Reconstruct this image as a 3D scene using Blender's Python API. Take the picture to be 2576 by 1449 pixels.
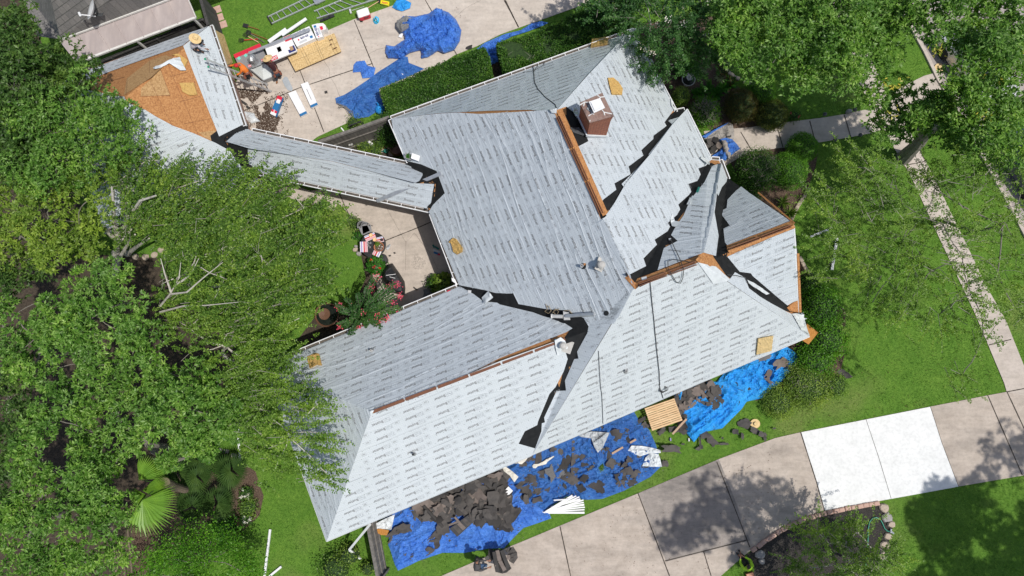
import bpy, bmesh, math, random
import numpy as np
from mathutils import Vector, Matrix, Quaternion
from mathutils.geometry import tessellate_polygon
random.seed(7); RS = np.random.RandomState(11)
for o in list(bpy.data.objects): bpy.data.objects.remove(o)
scene = bpy.context.scene
COL = scene.collection
# ---------------------------------------------------------------- camera, sky, sun
FPX, CX, CY, HC = 1761.0, 1288.0, 724.5, 34.0          # focal length in the 2576-wide picture, camera height in metres
NAD = (1352.0, 931.0)                                   # where the plumb line meets the picture
nv = Vector(((NAD[0]-CX)/FPX, -(NAD[1]-CY)/FPX, -1)).normalized()
QC = nv.rotation_difference(Vector((0, 0, -1)))
cam = bpy.data.cameras.new('camera'); camo = bpy.data.objects.new('camera', cam); COL.objects.link(camo)
camo.location = (0, 0, HC); camo.rotation_mode = 'QUATERNION'; camo.rotation_quaternion = QC
cam.sensor_width = 36; cam.lens = 36*FPX/2576; cam.clip_start = 0.5; cam.clip_end = 600
scene.camera = camo
RC = np.array(QC.to_matrix())
SUNV = Vector((1.27, -0.56, 2.9)).normalized()
elev = math.asin(SUNV.z); rot = math.atan2(SUNV.x, SUNV.y)
w = bpy.data.worlds.new('World'); scene.world = w; w.use_nodes = True
nt = w.node_tree; bg = nt.nodes['Background']
sky = nt.nodes.new('ShaderNodeTexSky'); sky.sky_type = 'NISHITA'; sky.sun_disc = False
sky.sun_elevation = elev; sky.sun_rotation = rot; sky.dust_density = 2.0; sky.air_density = 1.0
nt.links.new(sky.outputs[0], bg.inputs[0]); bg.inputs[1].default_value = 0.10
sl = bpy.data.lights.new('sun', 'SUN'); sl.energy = 3.6; sl.angle = math.radians(0.8); sl.color = (1, 0.955, 0.89)
so = bpy.data.objects.new('sun', sl); COL.objects.link(so); so.rotation_mode = 'QUATERNION'
so.rotation_quaternion = SUNV.to_track_quat('Z', 'Y'); so.location = (20, -10, 40)
scene.view_settings.view_transform = 'Standard'; scene.view_settings.look = 'None'
scene.view_settings.exposure = 0.0; scene.view_settings.gamma = 1; scene.view_settings.use_curve_mapping = False
scene.render.engine = 'CYCLES'
scene.cycles.max_bounces = 6; scene.cycles.transparent_max_bounces = 4; scene.cycles.use_denoising = True
scene.render.resolution_x = 1024; scene.render.resolution_y = 576
# ---------------------------------------------------------------- picture coordinates -> world
ZO = {'1': (0, 0), '2': (628.9, 0), '3': (1257.8, 0), '4': (1884.2, 0)}
def z(key, *pts):
    """points read in an enlarged tile -> 2576-wide picture coordinates"""
    ox = ZO[key[0]][0]; oy = {'': 0, 'b': 471.7, 'c': 945.9}[key[1:]]
    return [(ox+p[0]*.34729, oy+p[1]*.34729) for p in pts]
def rays(P):
    P = np.asarray(P, float).reshape(-1, 2)
    d = np.stack([(P[:, 0]-CX)/FPX, -(P[:, 1]-CY)/FPX, -np.ones(len(P))], 1)
    return d @ RC.T
def W(x, y, zz=0.0):
    d = rays([(x, y)])[0]; t = (zz-HC)/d[2]
    return Vector((d[0]*t, d[1]*t, zz))
def WP(pts, zz=0.0): return [W(p[0], p[1], zz if len(p) < 3 else p[2]) for p in pts]
def PX(P):
    P = np.asarray(P, float).reshape(-1, 3)-np.array([0, 0, HC])
    c = P @ RC
    return np.stack([CX-c[:, 0]/c[:, 2]*FPX, CY+c[:, 1]/c[:, 2]*FPX], 1)
# ---------------------------------------------------------------- value noise
TB = RS.rand(256, 256)
def vn(x, y, s=0):
    x = np.asarray(x, float)+s*17.3; y = np.asarray(y, float)+s*9.7
    xi = np.floor(x).astype(int); yi = np.floor(y).astype(int); fx = x-xi; fy = y-yi
    fx = fx*fx*(3-2*fx); fy = fy*fy*(3-2*fy)
    a = TB[xi % 256, yi % 256]; b = TB[(xi+1) % 256, yi % 256]; c = TB[xi % 256, (yi+1) % 256]; d = TB[(xi+1) % 256, (yi+1) % 256]
    return (a*(1-fx)+b*fx)*(1-fy)+(c*(1-fx)+d*fx)*fy
def ridge(x, y, s=0, p=4): return (1-np.abs(2*vn(x, y, s)-1))**p
# ---------------------------------------------------------------- objects
ORG = {}
def tag(o, label=None, cat=None, group=None, kind=None):
    if label: o['label'] = label
    if cat: o['category'] = cat
    if group: o['group'] = group
    if kind: o['kind'] = kind
    return o
def thing(name, loc, label, cat, group=None):
    o = bpy.data.objects.new(name, None); COL.objects.link(o); o.location = loc; o.empty_display_size = .2
    ORG[o.name] = Vector(loc); return tag(o, label, cat, group)
def mesh(name, V, F, mats, parent=None, mi=None, smooth=False, uv=None, loc=None):
    """V in world coordinates; F list of index tuples or an (n,k) array"""
    V = np.asarray([tuple(v) for v in V] if not isinstance(V, np.ndarray) else V, dtype=np.float64).reshape(-1, 3)
    if parent is not None: org = np.array(ORG[parent.name])
    elif loc is not None: org = np.array(loc)
    else: org = np.array([V[:, 0].mean(), V[:, 1].mean(), V[:, 2].min()]) if len(V) else np.zeros(3)
    me = bpy.data.meshes.new(name)
    if isinstance(F, np.ndarray):
        k = F.shape[1]; n = len(F)
        me.vertices.add(len(V)); me.vertices.foreach_set('co', (V-org).astype(np.float32).ravel())
        me.loops.add(n*k); me.loops.foreach_set('vertex_index', F.astype(np.int32).ravel())
        me.polygons.add(n); me.polygons.foreach_set('loop_start', np.arange(0, n*k, k, dtype=np.int32))
        me.update(calc_edges=True); me.validate()
    else:
        me.from_pydata((V-org).tolist(), [], [list(f) for f in F]); me.validate()
    for m in (mats if isinstance(mats, (list, tuple)) else [mats]): me.materials.append(m)
    if mi is not None: me.polygons.foreach_set('material_index', np.asarray(mi, dtype=np.int32))
    if smooth: me.polygons.foreach_set('use_smooth', np.ones(len(me.polygons), dtype=bool))
    if uv is not None:
        l = me.uv_layers.new(name='UVMap'); vi = np.zeros(len(me.loops), dtype=np.int32); me.loops.foreach_get('vertex_index', vi)
        l.data.foreach_set('uv', np.asarray(uv, dtype=np.float32)[vi].ravel())
    o = bpy.data.objects.new(name, me); COL.objects.link(o)
    if parent is not None: o.parent = parent; ORG[o.name] = ORG[parent.name]
    else: o.location = org; ORG[o.name] = Vector(org)
    return o
class MB:
    """collects shapes for ONE mesh"""
    def __init__(s): s.V = []; s.F = []; s.M = []
    def add(s, V, F, m=0):
        b = len(s.V); s.V += [tuple(v) for v in V]; s.F += [tuple(i+b for i in f) for f in F]; s.M += [m]*len(F)
    def box(s, c, size, rz=0, m=0, R=None, bev=0):
        hx, hy, hz = size[0]/2, size[1]/2, size[2]/2; c = Vector(c)
        R = R or Matrix.Rotation(rz, 3, 'Z')
        if bev:
            b = bev; vs = []; 
            for zz, ins in ((-hz, b), (-hz+b, 0), (hz-b, 0), (hz, b)):
                x, y = hx-ins, hy-ins
                for px, py in ((-x+b, -y), (x-b, -y), (x, -y+b), (x, y-b), (x-b, y), (-x+b, y), (-x, y-b), (-x, -y+b)): vs.append(c+R @ Vector((px, py, zz)))
            fs = [tuple(range(7, -1, -1)), tuple(range(24, 32))]
            for k in range(3):
                for i in range(8): j = (i+1) % 8; fs.append((k*8+i, k*8+j, k*8+8+j, k*8+8+i))
            s.add(vs, fs, m); return
        vs = [c+R @ Vector((x*hx, y*hy, q*hz)) for q in (-1, 1) for x, y in ((-1, -1), (1, -1), (1, 1), (-1, 1))]
        s.add(vs, [(3, 2, 1, 0), (4, 5, 6, 7), (0, 1, 5, 4), (1, 2, 6, 5), (2, 3, 7, 6), (3, 0, 4, 7)], m)
    def bar(s, a, b, wd, ht, m=0, up=Vector((0, 0, 1))):
        a = Vector(a); b = Vector(b); d = (b-a); L = d.length
        if L < 1e-6: return
        x = d/L; y = up.cross(x)
        if y.length < 1e-3: y = Vector((1, 0, 0)).cross(x)
        y.normalize(); zz = x.cross(y); R = Matrix((x, y, zz)).transposed()
        s.box((a+b)/2, (L, wd, ht), R=R, m=m)
    def tube(s, pts, r, n=6, m=0, cap=True):
        pts = [Vector(p) for p in pts]; rs = r if isinstance(r, (list, tuple)) else [r]*len(pts)
        vs = []; prev = None
        for i, p in enumerate(pts):
            d = (pts[min(i+1, len(pts)-1)]-pts[max(i-1, 0)])
            d = d.normalized() if d.length > 1e-9 else Vector((0, 0, 1))
            if prev is None: a = d.orthogonal().normalized()
            else:
                a = prev-d*prev.dot(d); a = a.normalized() if a.length > 1e-6 else d.orthogonal().normalized()
            prev = a; b = d.cross(a)
            for k in range(n): t = 2*math.pi*k/n; vs.append(p+(a*math.cos(t)+b*math.sin(t))*rs[i])
        fs = [(i*n+k, i*n+(k+1) % n, (i+1)*n+(k+1) % n, (i+1)*n+k) for i in range(len(pts)-1) for k in range(n)]
        if cap: fs += [tuple(range(n-1, -1, -1)), tuple(range((len(pts)-1)*n, len(pts)*n))]
        s.add(vs, fs, m)
    def lathe(s, c, prof, n=20, m=0, R=None, squash=1):
        c = Vector(c); R = R or Matrix.Identity(3); vs = []
        for r, h in prof:
            for k in range(n): t = 2*math.pi*k/n; vs.append(c+R @ Vector((r*math.cos(t), r*squash*math.sin(t), h)))
        fs = [(i*n+k, i*n+(k+1) % n, (i+1)*n+(k+1) % n, (i+1)*n+k) for i in range(len(prof)-1) for k in range(n)]
        if prof[0][0] > 1e-4: fs.append(tuple(range(n-1, -1, -1)))
        if prof[-1][0] > 1e-4: fs.append(tuple(range((len(prof)-1)*n, len(prof)*n)))
        s.add(vs, fs, m)
    def prism(s, pts, z0, z1, m=0, mside=None):
        n = len(pts); A = sum(pts[i][0]*pts[(i+1) % n][1]-pts[(i+1) % n][0]*pts[i][1] for i in range(n))
        if A < 0: pts = pts[::-1]
        vs = [(p[0], p[1], z0) for p in pts]+[(p[0], p[1], z1) for p in pts]
        s.add(vs, [tuple(range(n, 2*n))], m)
        s.add(vs, [tuple(range(n-1, -1, -1))]+[(i, (i+1) % n, n+(i+1) % n, n+i) for i in range(n)], m if mside is None else mside)
    def build(s, name, mats, parent=None, smooth=False, loc=None): return mesh(name, s.V, s.F, mats, parent, s.M, smooth, loc=loc)
def copy_tree(o, parent=None):
    c = o.copy(); COL.objects.link(c)
    if parent is not None: c.parent = parent
    for ch in list(o.children): copy_tree(ch, c)
    return c
def smooth_angle(o):
    for p in o.data.polygons: p.use_smooth = True
    return o
# ---------------------------------------------------------------- materials
def newmat(name):
    m = bpy.data.materials.new(name); m.use_nodes = True; return m, m.node_tree, m.node_tree.nodes['Principled BSDF']
def N(nt, typ, **kw):
    n = nt.nodes.new(typ)
    for k, v in kw.items():
        if k == 'inp':
            for a, b in v.items(): n.inputs[a].default_value = b
        else: setattr(n, k, v)
    return n
def math_(nt, op, a, b=None):
    n = nt.nodes.new('ShaderNodeMath'); n.operation = op
    for i, v in enumerate((a, b)):
        if v is None: continue
        if hasattr(v, 'links'): nt.links.new(v, n.inputs[i])
        else: n.inputs[i].default_value = v
    return n.outputs[0]
def mixc(nt, f, a, b, typ='MIX'):
    n = nt.nodes.new('ShaderNodeMix'); n.data_type = 'RGBA'; n.blend_type = typ
    for i, v in ((0, f), (6, a), (7, b)):
        if hasattr(v, 'links'): nt.links.new(v, n.inputs[i])
        else: n.inputs[i].default_value = v if i == 0 else (*v[:3], 1)
    return n.outputs[2]
def ramp(nt, fac, stops):
    n = nt.nodes.new('ShaderNodeValToRGB'); cr = n.color_ramp
    while len(cr.elements) < len(stops): cr.elements.new(.5)
    for e, (p, c) in zip(cr.elements, stops): e.position = p; e.color = (*c, 1) if not isinstance(c, (int, float)) else (c, c, c, 1)
    nt.links.new(fac, n.inputs[0]); return n.outputs[0]
def coords(nt, kind='Object', scale=(1, 1, 1), rot=(0, 0, 0)):
    t = nt.nodes.new('ShaderNodeTexCoord'); mp = nt.nodes.new('ShaderNodeMapping')
    mp.inputs['Scale'].default_value = scale; mp.inputs['Rotation'].default_value = rot
    nt.links.new(t.outputs[kind], mp.inputs[0]); return mp.outputs[0]
def noise(nt, vec, scale, detail=4, rough=.55, dist=0):
    n = nt.nodes.new('ShaderNodeTexNoise'); n.inputs['Scale'].default_value = scale; n.inputs['Detail'].default_value = detail
    n.inputs['Roughness'].default_value = rough; n.inputs['Distortion'].default_value = dist
    nt.links.new(vec, n.inputs['Vector']); return n.outputs['Fac']
def bump(nt, bsdf, h, strength=.5, dist=.02):
    b = nt.nodes.new('ShaderNodeBump'); b.inputs['Strength'].default_value = strength; b.inputs['Distance'].default_value = dist
    nt.links.new(h, b.inputs['Height']); nt.links.new(b.outputs[0], bsdf.inputs['Normal']); return b
def simple(name, c1, c2=None, scale=6, rough=.7, bmp=.2, bdist=.01, metal=0, detail=5, aniso=(1, 1, 1), spec=.5, c3=None, rot=0, lo=.3, hi=.7):
    m, nt, b = newmat(name); v = coords(nt, scale=aniso, rot=(0, 0, rot))
    f = noise(nt, v, scale, detail)
    c2 = c2 or tuple(x*.8 for x in c1)
    st = [(lo, c1), (hi, c2)] if c3 is None else [(lo, c1), ((lo+hi)/2, c2), (hi, c3)]
    nt.links.new(ramp(nt, f, st), b.inputs['Base Color'])
    b.inputs['Roughness'].default_value = rough; b.inputs['Metallic'].default_value = metal; b.inputs['Specular IOR Level'].default_value = spec
    if bmp: bump(nt, b, f, bmp, bdist)
    return m
M = {}
# roof underlayment: printed grid, button nails, laps, wrinkles (uv in metres)
def felt_mat(name, base, wr=1.0):
    m, nt, b = newmat(name); uvc = coords(nt, 'UV'); sp = nt.nodes.new('ShaderNodeSeparateXYZ'); nt.links.new(uvc, sp.inputs[0]); u, v = sp.outputs[0], sp.outputs[1]
    def line(c, per, wd): return math_(nt, 'LESS_THAN', math_(nt, 'FRACT', math_(nt, 'MULTIPLY', c, 1/per)), wd/per)
    g = math_(nt, 'MAXIMUM', line(u, .085, .011), line(v, .085, .011))
    col = mixc(nt, math_(nt, 'MULTIPLY', g, .30), base, (.30, .34, .37))
    f1 = noise(nt, coords(nt, scale=(1, 1, 1)), .6, 3); col = mixc(nt, .35, col, ramp(nt, f1, [(.3, .86), (.7, 1.0)]), 'MULTIPLY')
    row = math_(nt, 'FLOOR', math_(nt, 'MULTIPLY', v, 1/.34)); du = math_(nt, 'SUBTRACT', math_(nt, 'FRACT', math_(nt, 'ADD', math_(nt, 'MULTIPLY', u, 1/.31), math_(nt, 'MULTIPLY', row, .37))), .5)
    dv = math_(nt, 'SUBTRACT', math_(nt, 'FRACT', math_(nt, 'MULTIPLY', v, 1/.34)), .5)
    r2 = math_(nt, 'ADD', math_(nt, 'POWER', math_(nt, 'MULTIPLY', du, .31), 2.0), math_(nt, 'POWER', math_(nt, 'MULTIPLY', dv, .34), 2.0))
    dot = math_(nt, 'LESS_THAN', r2, .016**2)
    col = mixc(nt, math_(nt, 'MULTIPLY', dot, .8), col, (.12, .13, .14))
    lap = line(v, 1.2, .02); col = mixc(nt, math_(nt, 'MULTIPLY', lap, .45), col, (.25, .27, .29))
    nt.links.new(col, b.inputs['Base Color']); b.inputs['Roughness'].default_value = .42; b.inputs['Specular IOR Level'].default_value = .45
    w1 = noise(nt, coords(nt, 'UV', scale=(.42, 2.6, 1), rot=(0, 0, -.1)), 1.0, 5, .6, 1.6); w2 = noise(nt, coords(nt, 'UV', scale=(1.4, 7, 1), rot=(0, 0, .2)), 1.0, 3, .6, 1.2)
    r1 = math_(nt, 'POWER', math_(nt, 'SUBTRACT', 1.0, math_(nt, 'ABSOLUTE', math_(nt, 'SUBTRACT', math_(nt, 'MULTIPLY', w1, 4.0), 2.0))), 3.0)
    h = math_(nt, 'ADD', math_(nt, 'MAXIMUM', r1, 0), math_(nt, 'MULTIPLY', w2, .6)); h = math_(nt, 'ADD', h, math_(nt, 'MULTIPLY', lap, -.5))
    bump(nt, b, h, .42*wr, .02)
    return m
M['felt'] = felt_mat('roof_felt', (.55, .60, .64)); M['felt_flat'] = felt_mat('roof_felt_taut_sunlit', (.57, .615, .64), .6)  # felt_flat also tinted a touch lighter, sunlight painted into the bright slopes
M['ink'] = simple('printed_ink', (.21, .22, .23), (.25, .26, .27), 3, .6, 0); M['ink_light'] = simple('printed_ink_grey', (.33, .36, .39), (.36, .39, .42), 3, .6, 0)
M['liner'] = simple('black_valley_liner', (.011, .012, .013), (.020, .021, .022), 5, .8, .4, .02, spec=.2)
def osb_mat(name, c1, c2, c3, rot=0):
    m, nt, b = newmat(name)
    v1 = coords(nt, scale=(1, 3.2, 1), rot=(0, 0, rot)); v2 = coords(nt, scale=(3.0, 1, 1), rot=(0, 0, rot+.5))
    f = math_(nt, 'MULTIPLY', math_(nt, 'ADD', noise(nt, v1, 9, 4, .7), noise(nt, v2, 8, 4, .7)), .5)
    nt.links.new(ramp(nt, f, [(.36, c1), (.5, c2), (.62, c3)]), b.inputs['Base Color']); b.inputs['Roughness'].default_value = .75
    bump(nt, b, f, .3, .01); return m
M['osb'] = osb_mat('osb_deck', (.22, .09, .030), (.44, .20, .070), (.56, .30, .12), .39)
M['osb_new'] = osb_mat('osb_sheet', (.34, .21, .08), (.60, .42, .19), (.74, .56, .30), .39)
M['osb_mid'] = osb_mat('osb_deck_mid', (.24, .13, .05), (.44, .26, .11), (.56, .37, .18), .39)
M['ridge_gap'] = simple('ridge_wood', (.13, .055, .03), (.20, .08, .04), 9, .8, .3)
M['white'] = simple('white_metal', (.80, .81, .82), (.70, .71, .72), 2, .4, .05)
M['gutter_dirt'] = simple('gutter_debris', (.05, .04, .03), (.16, .14, .12), 30, .95, .6)
def brick_mat(name, c1, c2, mortar, s=1.0):
    m, nt, b = newmat(name); t = nt.nodes.new('ShaderNodeTexCoord'); geo = nt.nodes.new('ShaderNodeNewGeometry')
    sp = nt.nodes.new('ShaderNodeSeparateXYZ'); nt.links.new(t.outputs['Object'], sp.inputs[0])
    rx = math_(nt, 'ADD', math_(nt, 'MULTIPLY', sp.outputs[0], .93), math_(nt, 'MULTIPLY', sp.outputs[1], .37)); ry = math_(nt, 'SUBTRACT', math_(nt, 'MULTIPLY', sp.outputs[1], .93), math_(nt, 'MULTIPLY', sp.outputs[0], .37))
    cb = nt.nodes.new('ShaderNodeCombineXYZ'); nt.links.new(math_(nt, 'ADD', rx, ry), cb.inputs[0]); nt.links.new(sp.outputs[2], cb.inputs[1])
    br = nt.nodes.new('ShaderNodeTexBrick'); nt.links.new(cb.outputs[0], br.inputs['Vector'])
    for k, val in (('Color1', (*c1, 1)), ('Color2', (*c2, 1)), ('Mortar', (*mortar, 1)), ('Scale', 1.0), ('Mortar Size', .012*s), ('Brick Width', .21*s), ('Row Height', .078*s), ('Bias', -.2)): br.inputs[k].default_value = val
    f = noise(nt, t.outputs['Object'], 7, 4); nt.links.new(mixc(nt, .5, br.outputs['Color'], ramp(nt, f, [(.3, .7), (.7, 1.15)]), 'MULTIPLY'), b.inputs['Base Color'])
    b.inputs['Roughness'].default_value = .85; bump(nt, b, br.outputs['Fac'], -.5, .01); return m
M['brick'] = brick_mat('red_brick', (.36, .115, .06), (.44, .17, .09), (.16, .07, .045)); M['brick_wall'] = brick_mat('house_brick', (.30, .14, .09), (.36, .19, .13), (.35, .31, .27))
M['rust_metal'] = simple('rusty_cap_metal', (.16, .085, .065), (.26, .17, .14), 5, .55, .2, c3=(.10, .06, .05))
M['sealant'] = simple('white_sealant', (.78, .78, .76), None, 4, .5, .1)
M['galv'] = simple('galvanised_metal', (.45, .47, .49), (.6, .62, .64), 6, .35, .1, metal=.6); M['alu'] = simple('aluminium', (.55, .56, .58), (.68, .69, .70), 12, .38, .1, metal=.5)
M['alu_dark'] = simple('weathered_aluminium', (.26, .27, .28), (.38, .39, .40), 12, .45, .1, metal=.4)
M['dark_metal'] = simple('dark_steel', (.05, .055, .06), (.09, .095, .10), 10, .5, .2)
M['black'] = simple('black_plastic', (.018, .018, .02), (.03, .03, .032), 8, .55, .2); M['black_cloth'] = simple('black_cover_cloth', (.016, .017, .019), (.03, .031, .034), 3, .6, .7, .05)
M['flue'] = simple('aged_flue_metal', (.50, .49, .46), (.36, .35, .33), 6, .6, .2)
M['pvc'] = simple('white_pipe', (.72, .71, .68), (.6, .59, .56), 6, .5, .1)
def shingle_mat(name, cs):
    m, nt, b = newmat(name); v = coords(nt, rot=(0, 0, -.37))
    br = nt.nodes.new('ShaderNodeTexBrick'); nt.links.new(v, br.inputs['Vector'])
    for k, val in (('Color1', (*cs[0], 1)), ('Color2', (*cs[1], 1)), ('Mortar', (*cs[2], 1)), ('Scale', 1.0), ('Mortar Size', .008), ('Brick Width', .30), ('Row Height', .13), ('Bias', 0)): br.inputs[k].default_value = val
    f = noise(nt, v, 14, 6, .7); nt.links.new(mixc(nt, .8, br.outputs['Color'], ramp(nt, f, [(.3, .65), (.7, 1.25)]), 'MULTIPLY'), b.inputs['Base Color'])
    b.inputs['Roughness'].default_value = .9; bump(nt, b, br.outputs['Fac'], -.6, .015); return m
M['shingle'] = shingle_mat('asphalt_shingles', ((.21, .20, .19), (.16, .155, .15), (.09, .09, .085)))
M['panel'] = simple('faded_cover_panel', (.42, .36, .34), (.36, .31, .30), 2, .6, .1, aniso=(1, .3, 1), rot=-.37, c3=(.46, .40, .38))
# ground surfaces
def grass_mat():
    m, nt, b = newmat('lawn_grass'); v = coords(nt)
    f1 = noise(nt, v, 45, 6, .75); f2 = noise(nt, v, 1.1, 4, .6); f3 = noise(nt, v, .23, 3, .5)
    c = ramp(nt, f1, [(.3, (.045, .11, .014)), (.5, (.11, .235, .034)), (.72, (.20, .34, .065))])
    f5 = noise(nt, v, 7, 6, .75); c = mixc(nt, .8, c, ramp(nt, f5, [(.33, (.60, .66, .6)), (.5, (1, 1, 1)), (.66, (1.4, 1.28, 1.3))]), 'MULTIPLY'); c = mixc(nt, .75, c, ramp(nt, f2, [(.3, (.75, .85, .6)), (.7, (1.25, 1.15, 1.0))]), 'MULTIPLY')
    dry = ramp(nt, f3, [(.56, 0.0), (.68, .4)]); c = mixc(nt, dry, c, (.27, .27, .10))
    nt.links.new(c, b.inputs['Base Color']); b.inputs['Roughness'].default_value = .9; b.inputs['Specular IOR Level'].default_value = .2
    bump(nt, b, f1, 1.0, .05); return m
M['grass'] = grass_mat()
def concrete_mat(name, c1, c2, stain=0.0, speck=.2, dark=(.09, .085, .08)):
    m, nt, b = newmat(name); v = coords(nt); f1 = noise(nt, v, 1.3, 5, .6); f2 = noise(nt, v, 40, 3, .7); f3 = noise(nt, coords(nt, scale=(.5, 1.4, 1), rot=(0, 0, -.4)), .55, 5, .65)
    c = ramp(nt, f1, [(.32, c1), (.68, c2)]); c = mixc(nt, speck, c, ramp(nt, f2, [(.3, .5), (.6, 1.05)]), 'MULTIPLY')
    f4 = noise(nt, v, 7, 4, .6); c = mixc(nt, .5, c, ramp(nt, f4, [(.25, .70), (.55, 1.0)]), 'MULTIPLY'); f6 = noise(nt, coords(nt, scale=(.6, 3.5, 1), rot=(0, 0, -.38)), 1.2, 6, .7); c = mixc(nt, .5 if speck > .06 else .1, c, ramp(nt, f6, [(.35, .74), (.6, 1.0)]), 'MULTIPLY')
    if stain: c = mixc(nt, ramp(nt, f3, [(.48, 0.0), (.66, stain)]), c, dark)
    nt.links.new(c, b.inputs['Base Color']); b.inputs['Roughness'].default_value = .88; bump(nt, b, f2, .25, .004); return m
M['drive'] = concrete_mat('driveway_concrete', (.52, .455, .39), (.62, .55, .475), .12); M['drive_old'] = concrete_mat('stained_driveway_concrete', (.44, .375, .315), (.56, .485, .415), .30, .3)
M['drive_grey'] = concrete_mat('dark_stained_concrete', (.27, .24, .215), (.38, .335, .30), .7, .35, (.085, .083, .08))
M['newconc'] = concrete_mat('new_white_concrete', (.72, .73, .72), (.80, .81, .80), 0, .055); M['patio'] = concrete_mat('patio_concrete', (.50, .435, .375), (.61, .535, .465), .15, .4)
M['walk'] = concrete_mat('walkway_concrete', (.50, .44, .38), (.58, .51, .45), .1); M['street'] = concrete_mat('street_concrete', (.36, .32, .30), (.45, .40, .37), .2, .3)
M['joint'] = simple('joint_gap', (.035, .03, .025), (.09, .075, .06), 6, .95, .3)
M['mulch'] = simple('brown_mulch', (.035, .022, .015), (.10, .065, .045), 28, .95, 1.0, .05, c3=(.20, .14, .10)); M['mulch_dark'] = simple('black_mulch', (.012, .011, .010), (.035, .031, .028), 30, .95, 1.0, .05, c3=(.09, .08, .07))
M['soil'] = simple('dark_soil', (.03, .022, .015), (.08, .06, .04), 8, .95, .8, .04); M['dirt'] = simple('roof_grit', (.05, .028, .017), (.10, .06, .038), 30, .95, .8, .02)  # soil is plain dark brown, mottled at random
M['stone'] = simple('edging_stone', (.34, .27, .20), (.46, .38, .30), 5, .85, .5, .02, c3=(.26, .22, .18)); M['stone_grey'] = simple('grey_stone', (.24, .23, .22), (.38, .36, .34), 6, .85, .5, .02)
M['paver_brick'] = simple('pink_paver', (.45, .28, .22), (.55, .38, .31), 7, .85, .4, .02)
M['wood_old'] = simple('weathered_fence_wood', (.10, .095, .088), (.20, .185, .165), 8, .9, .5, .01, aniso=(1, 1, .12)); M['wood_dark'] = simple('dark_fence_wood', (.035, .034, .034), (.075, .072, .07), 8, .9, .5, .01, aniso=(1, 1, .12))
M['wood_warm'] = simple('brown_fence_wood', (.14, .11, .08), (.24, .19, .14), 8, .9, .5, .01, aniso=(1, 1, .12))
M['pine'] = simple('pallet_pine', (.58, .38, .20), (.70, .50, .29), 8, .8, .2, .01, aniso=(.3, 1, 1), rot=.3); M['tan_wood'] = simple('tan_board', (.42, .28, .19), (.5, .36, .25), 8, .8, .2)
def tarp_mat(name, c1, c2, rough=.38):
    m, nt, b = newmat(name); v = coords(nt); f = noise(nt, v, 2.5, 5, .65, .5); f2 = noise(nt, coords(nt, scale=(1, 1.7, 1), rot=(0, 0, -.5)), 6, 6, .62, 1.5); f3 = noise(nt, v, 30, 3, .7)
    c = ramp(nt, f, [(.3, c1), (.7, c2)]); c = mixc(nt, ramp(nt, f3, [(.62, 0.0), (.74, .35)]), c, (.12, .10, .09))
    nt.links.new(c, b.inputs['Base Color']); b.inputs['Roughness'].default_value = rough; b.inputs['Specular IOR Level'].default_value = .5
    r = math_(nt, 'ABSOLUTE', math_(nt, 'SUBTRACT', f2, .5)); bump(nt, b, math_(nt, 'ADD', math_(nt, 'MULTIPLY', r, 2.0), f), .9, .06); return m
M['tarp'] = tarp_mat('blue_tarp', (.03, .14, .56), (.085, .26, .74)); M['tarp_navy'] = tarp_mat('navy_blue_tarp', (.022, .105, .38), (.05, .19, .52)); M['tarp_bright'] = tarp_mat('bright_blue_tarp', (.01, .27, .80), (.04, .42, .92))
M['tarp_grey'] = tarp_mat('grey_tarp_side', (.24, .24, .23), (.32, .31, .30), .6); M['tarp_silver'] = tarp_mat('silver_tarp_side', (.34, .32, .30), (.45, .42, .39), .5)
M['scrap'] = simple('torn_roof_felt', (.042, .039, .037), (.088, .080, .074), 2.2, .85, .5, .03, c3=(.06, .054, .05)); M['scrap_dark'] = simple('torn_black_felt', (.028, .026, .025), (.05, .046, .043), 2.2, .8, .5, .03)
M['scrap_shingle'] = simple('old_shingle_scrap', (.09, .09, .09), (.22, .22, .22), 45, .95, .4, .01); M['scrap_brown'] = simple('brown_felt_backing', (.14, .115, .10), (.2, .165, .145), 5, .9, .3)
M['sheet_white'] = simple('white_felt_scrap', (.66, .70, .72), (.56, .60, .62), 4, .45, .5, .03); M['cream'] = simple('cream_felt_strip', (.70, .68, .60), (.6, .58, .5), 4, .5, .5, .03)
M['foam'] = simple('yellow_insulation_foam', (.50, .30, .085), (.58, .38, .13), 14, .95, .9, .03, c3=(.38, .20, .05)); M['foam_light'] = simple('tan_foam_block', (.50, .37, .17), (.58, .44, .22), 14, .95, .5, .02)
M['foam_orange'] = simple('orange_foam', (.40, .17, .035), (.50, .24, .06), 14, .95, .9, .03)
# foliage: colour varies from leaf to leaf
def leaf_mat(name, cols, rough=.40, trans=.34):
    m, nt, b = newmat(name); g = nt.nodes.new('ShaderNodeNewGeometry'); c = ramp(nt, g.outputs['Random Per Island'], [(i/(len(cols)-1), q) for i, q in enumerate(cols)])
    c = mixc(nt, .8, c, ramp(nt, noise(nt, coords(nt), .8, 3, .6), [(.34, (.62, .72, .7)), (.5, (1.05, 1.05, 1.0)), (.68, (1.6, 1.42, 1.1))]), 'MULTIPLY'); nt.links.new(c, b.inputs['Base Color']); b.inputs['Roughness'].default_value = rough; b.inputs['Specular IOR Level'].default_value = .22
    tr = nt.nodes.new('ShaderNodeBsdfTranslucent'); nt.links.new(mixc(nt, 1.0, c, (1.5, 1.5, .6), 'MULTIPLY'), tr.inputs[0])
    mx = nt.nodes.new('ShaderNodeMixShader'); mx.inputs[0].default_value = trans; nt.links.new(b.outputs[0], mx.inputs[1]); nt.links.new(tr.outputs[0], mx.inputs[2])
    nt.links.new(mx.outputs[0], nt.nodes['Material Output'].inputs[0]); return m
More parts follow.
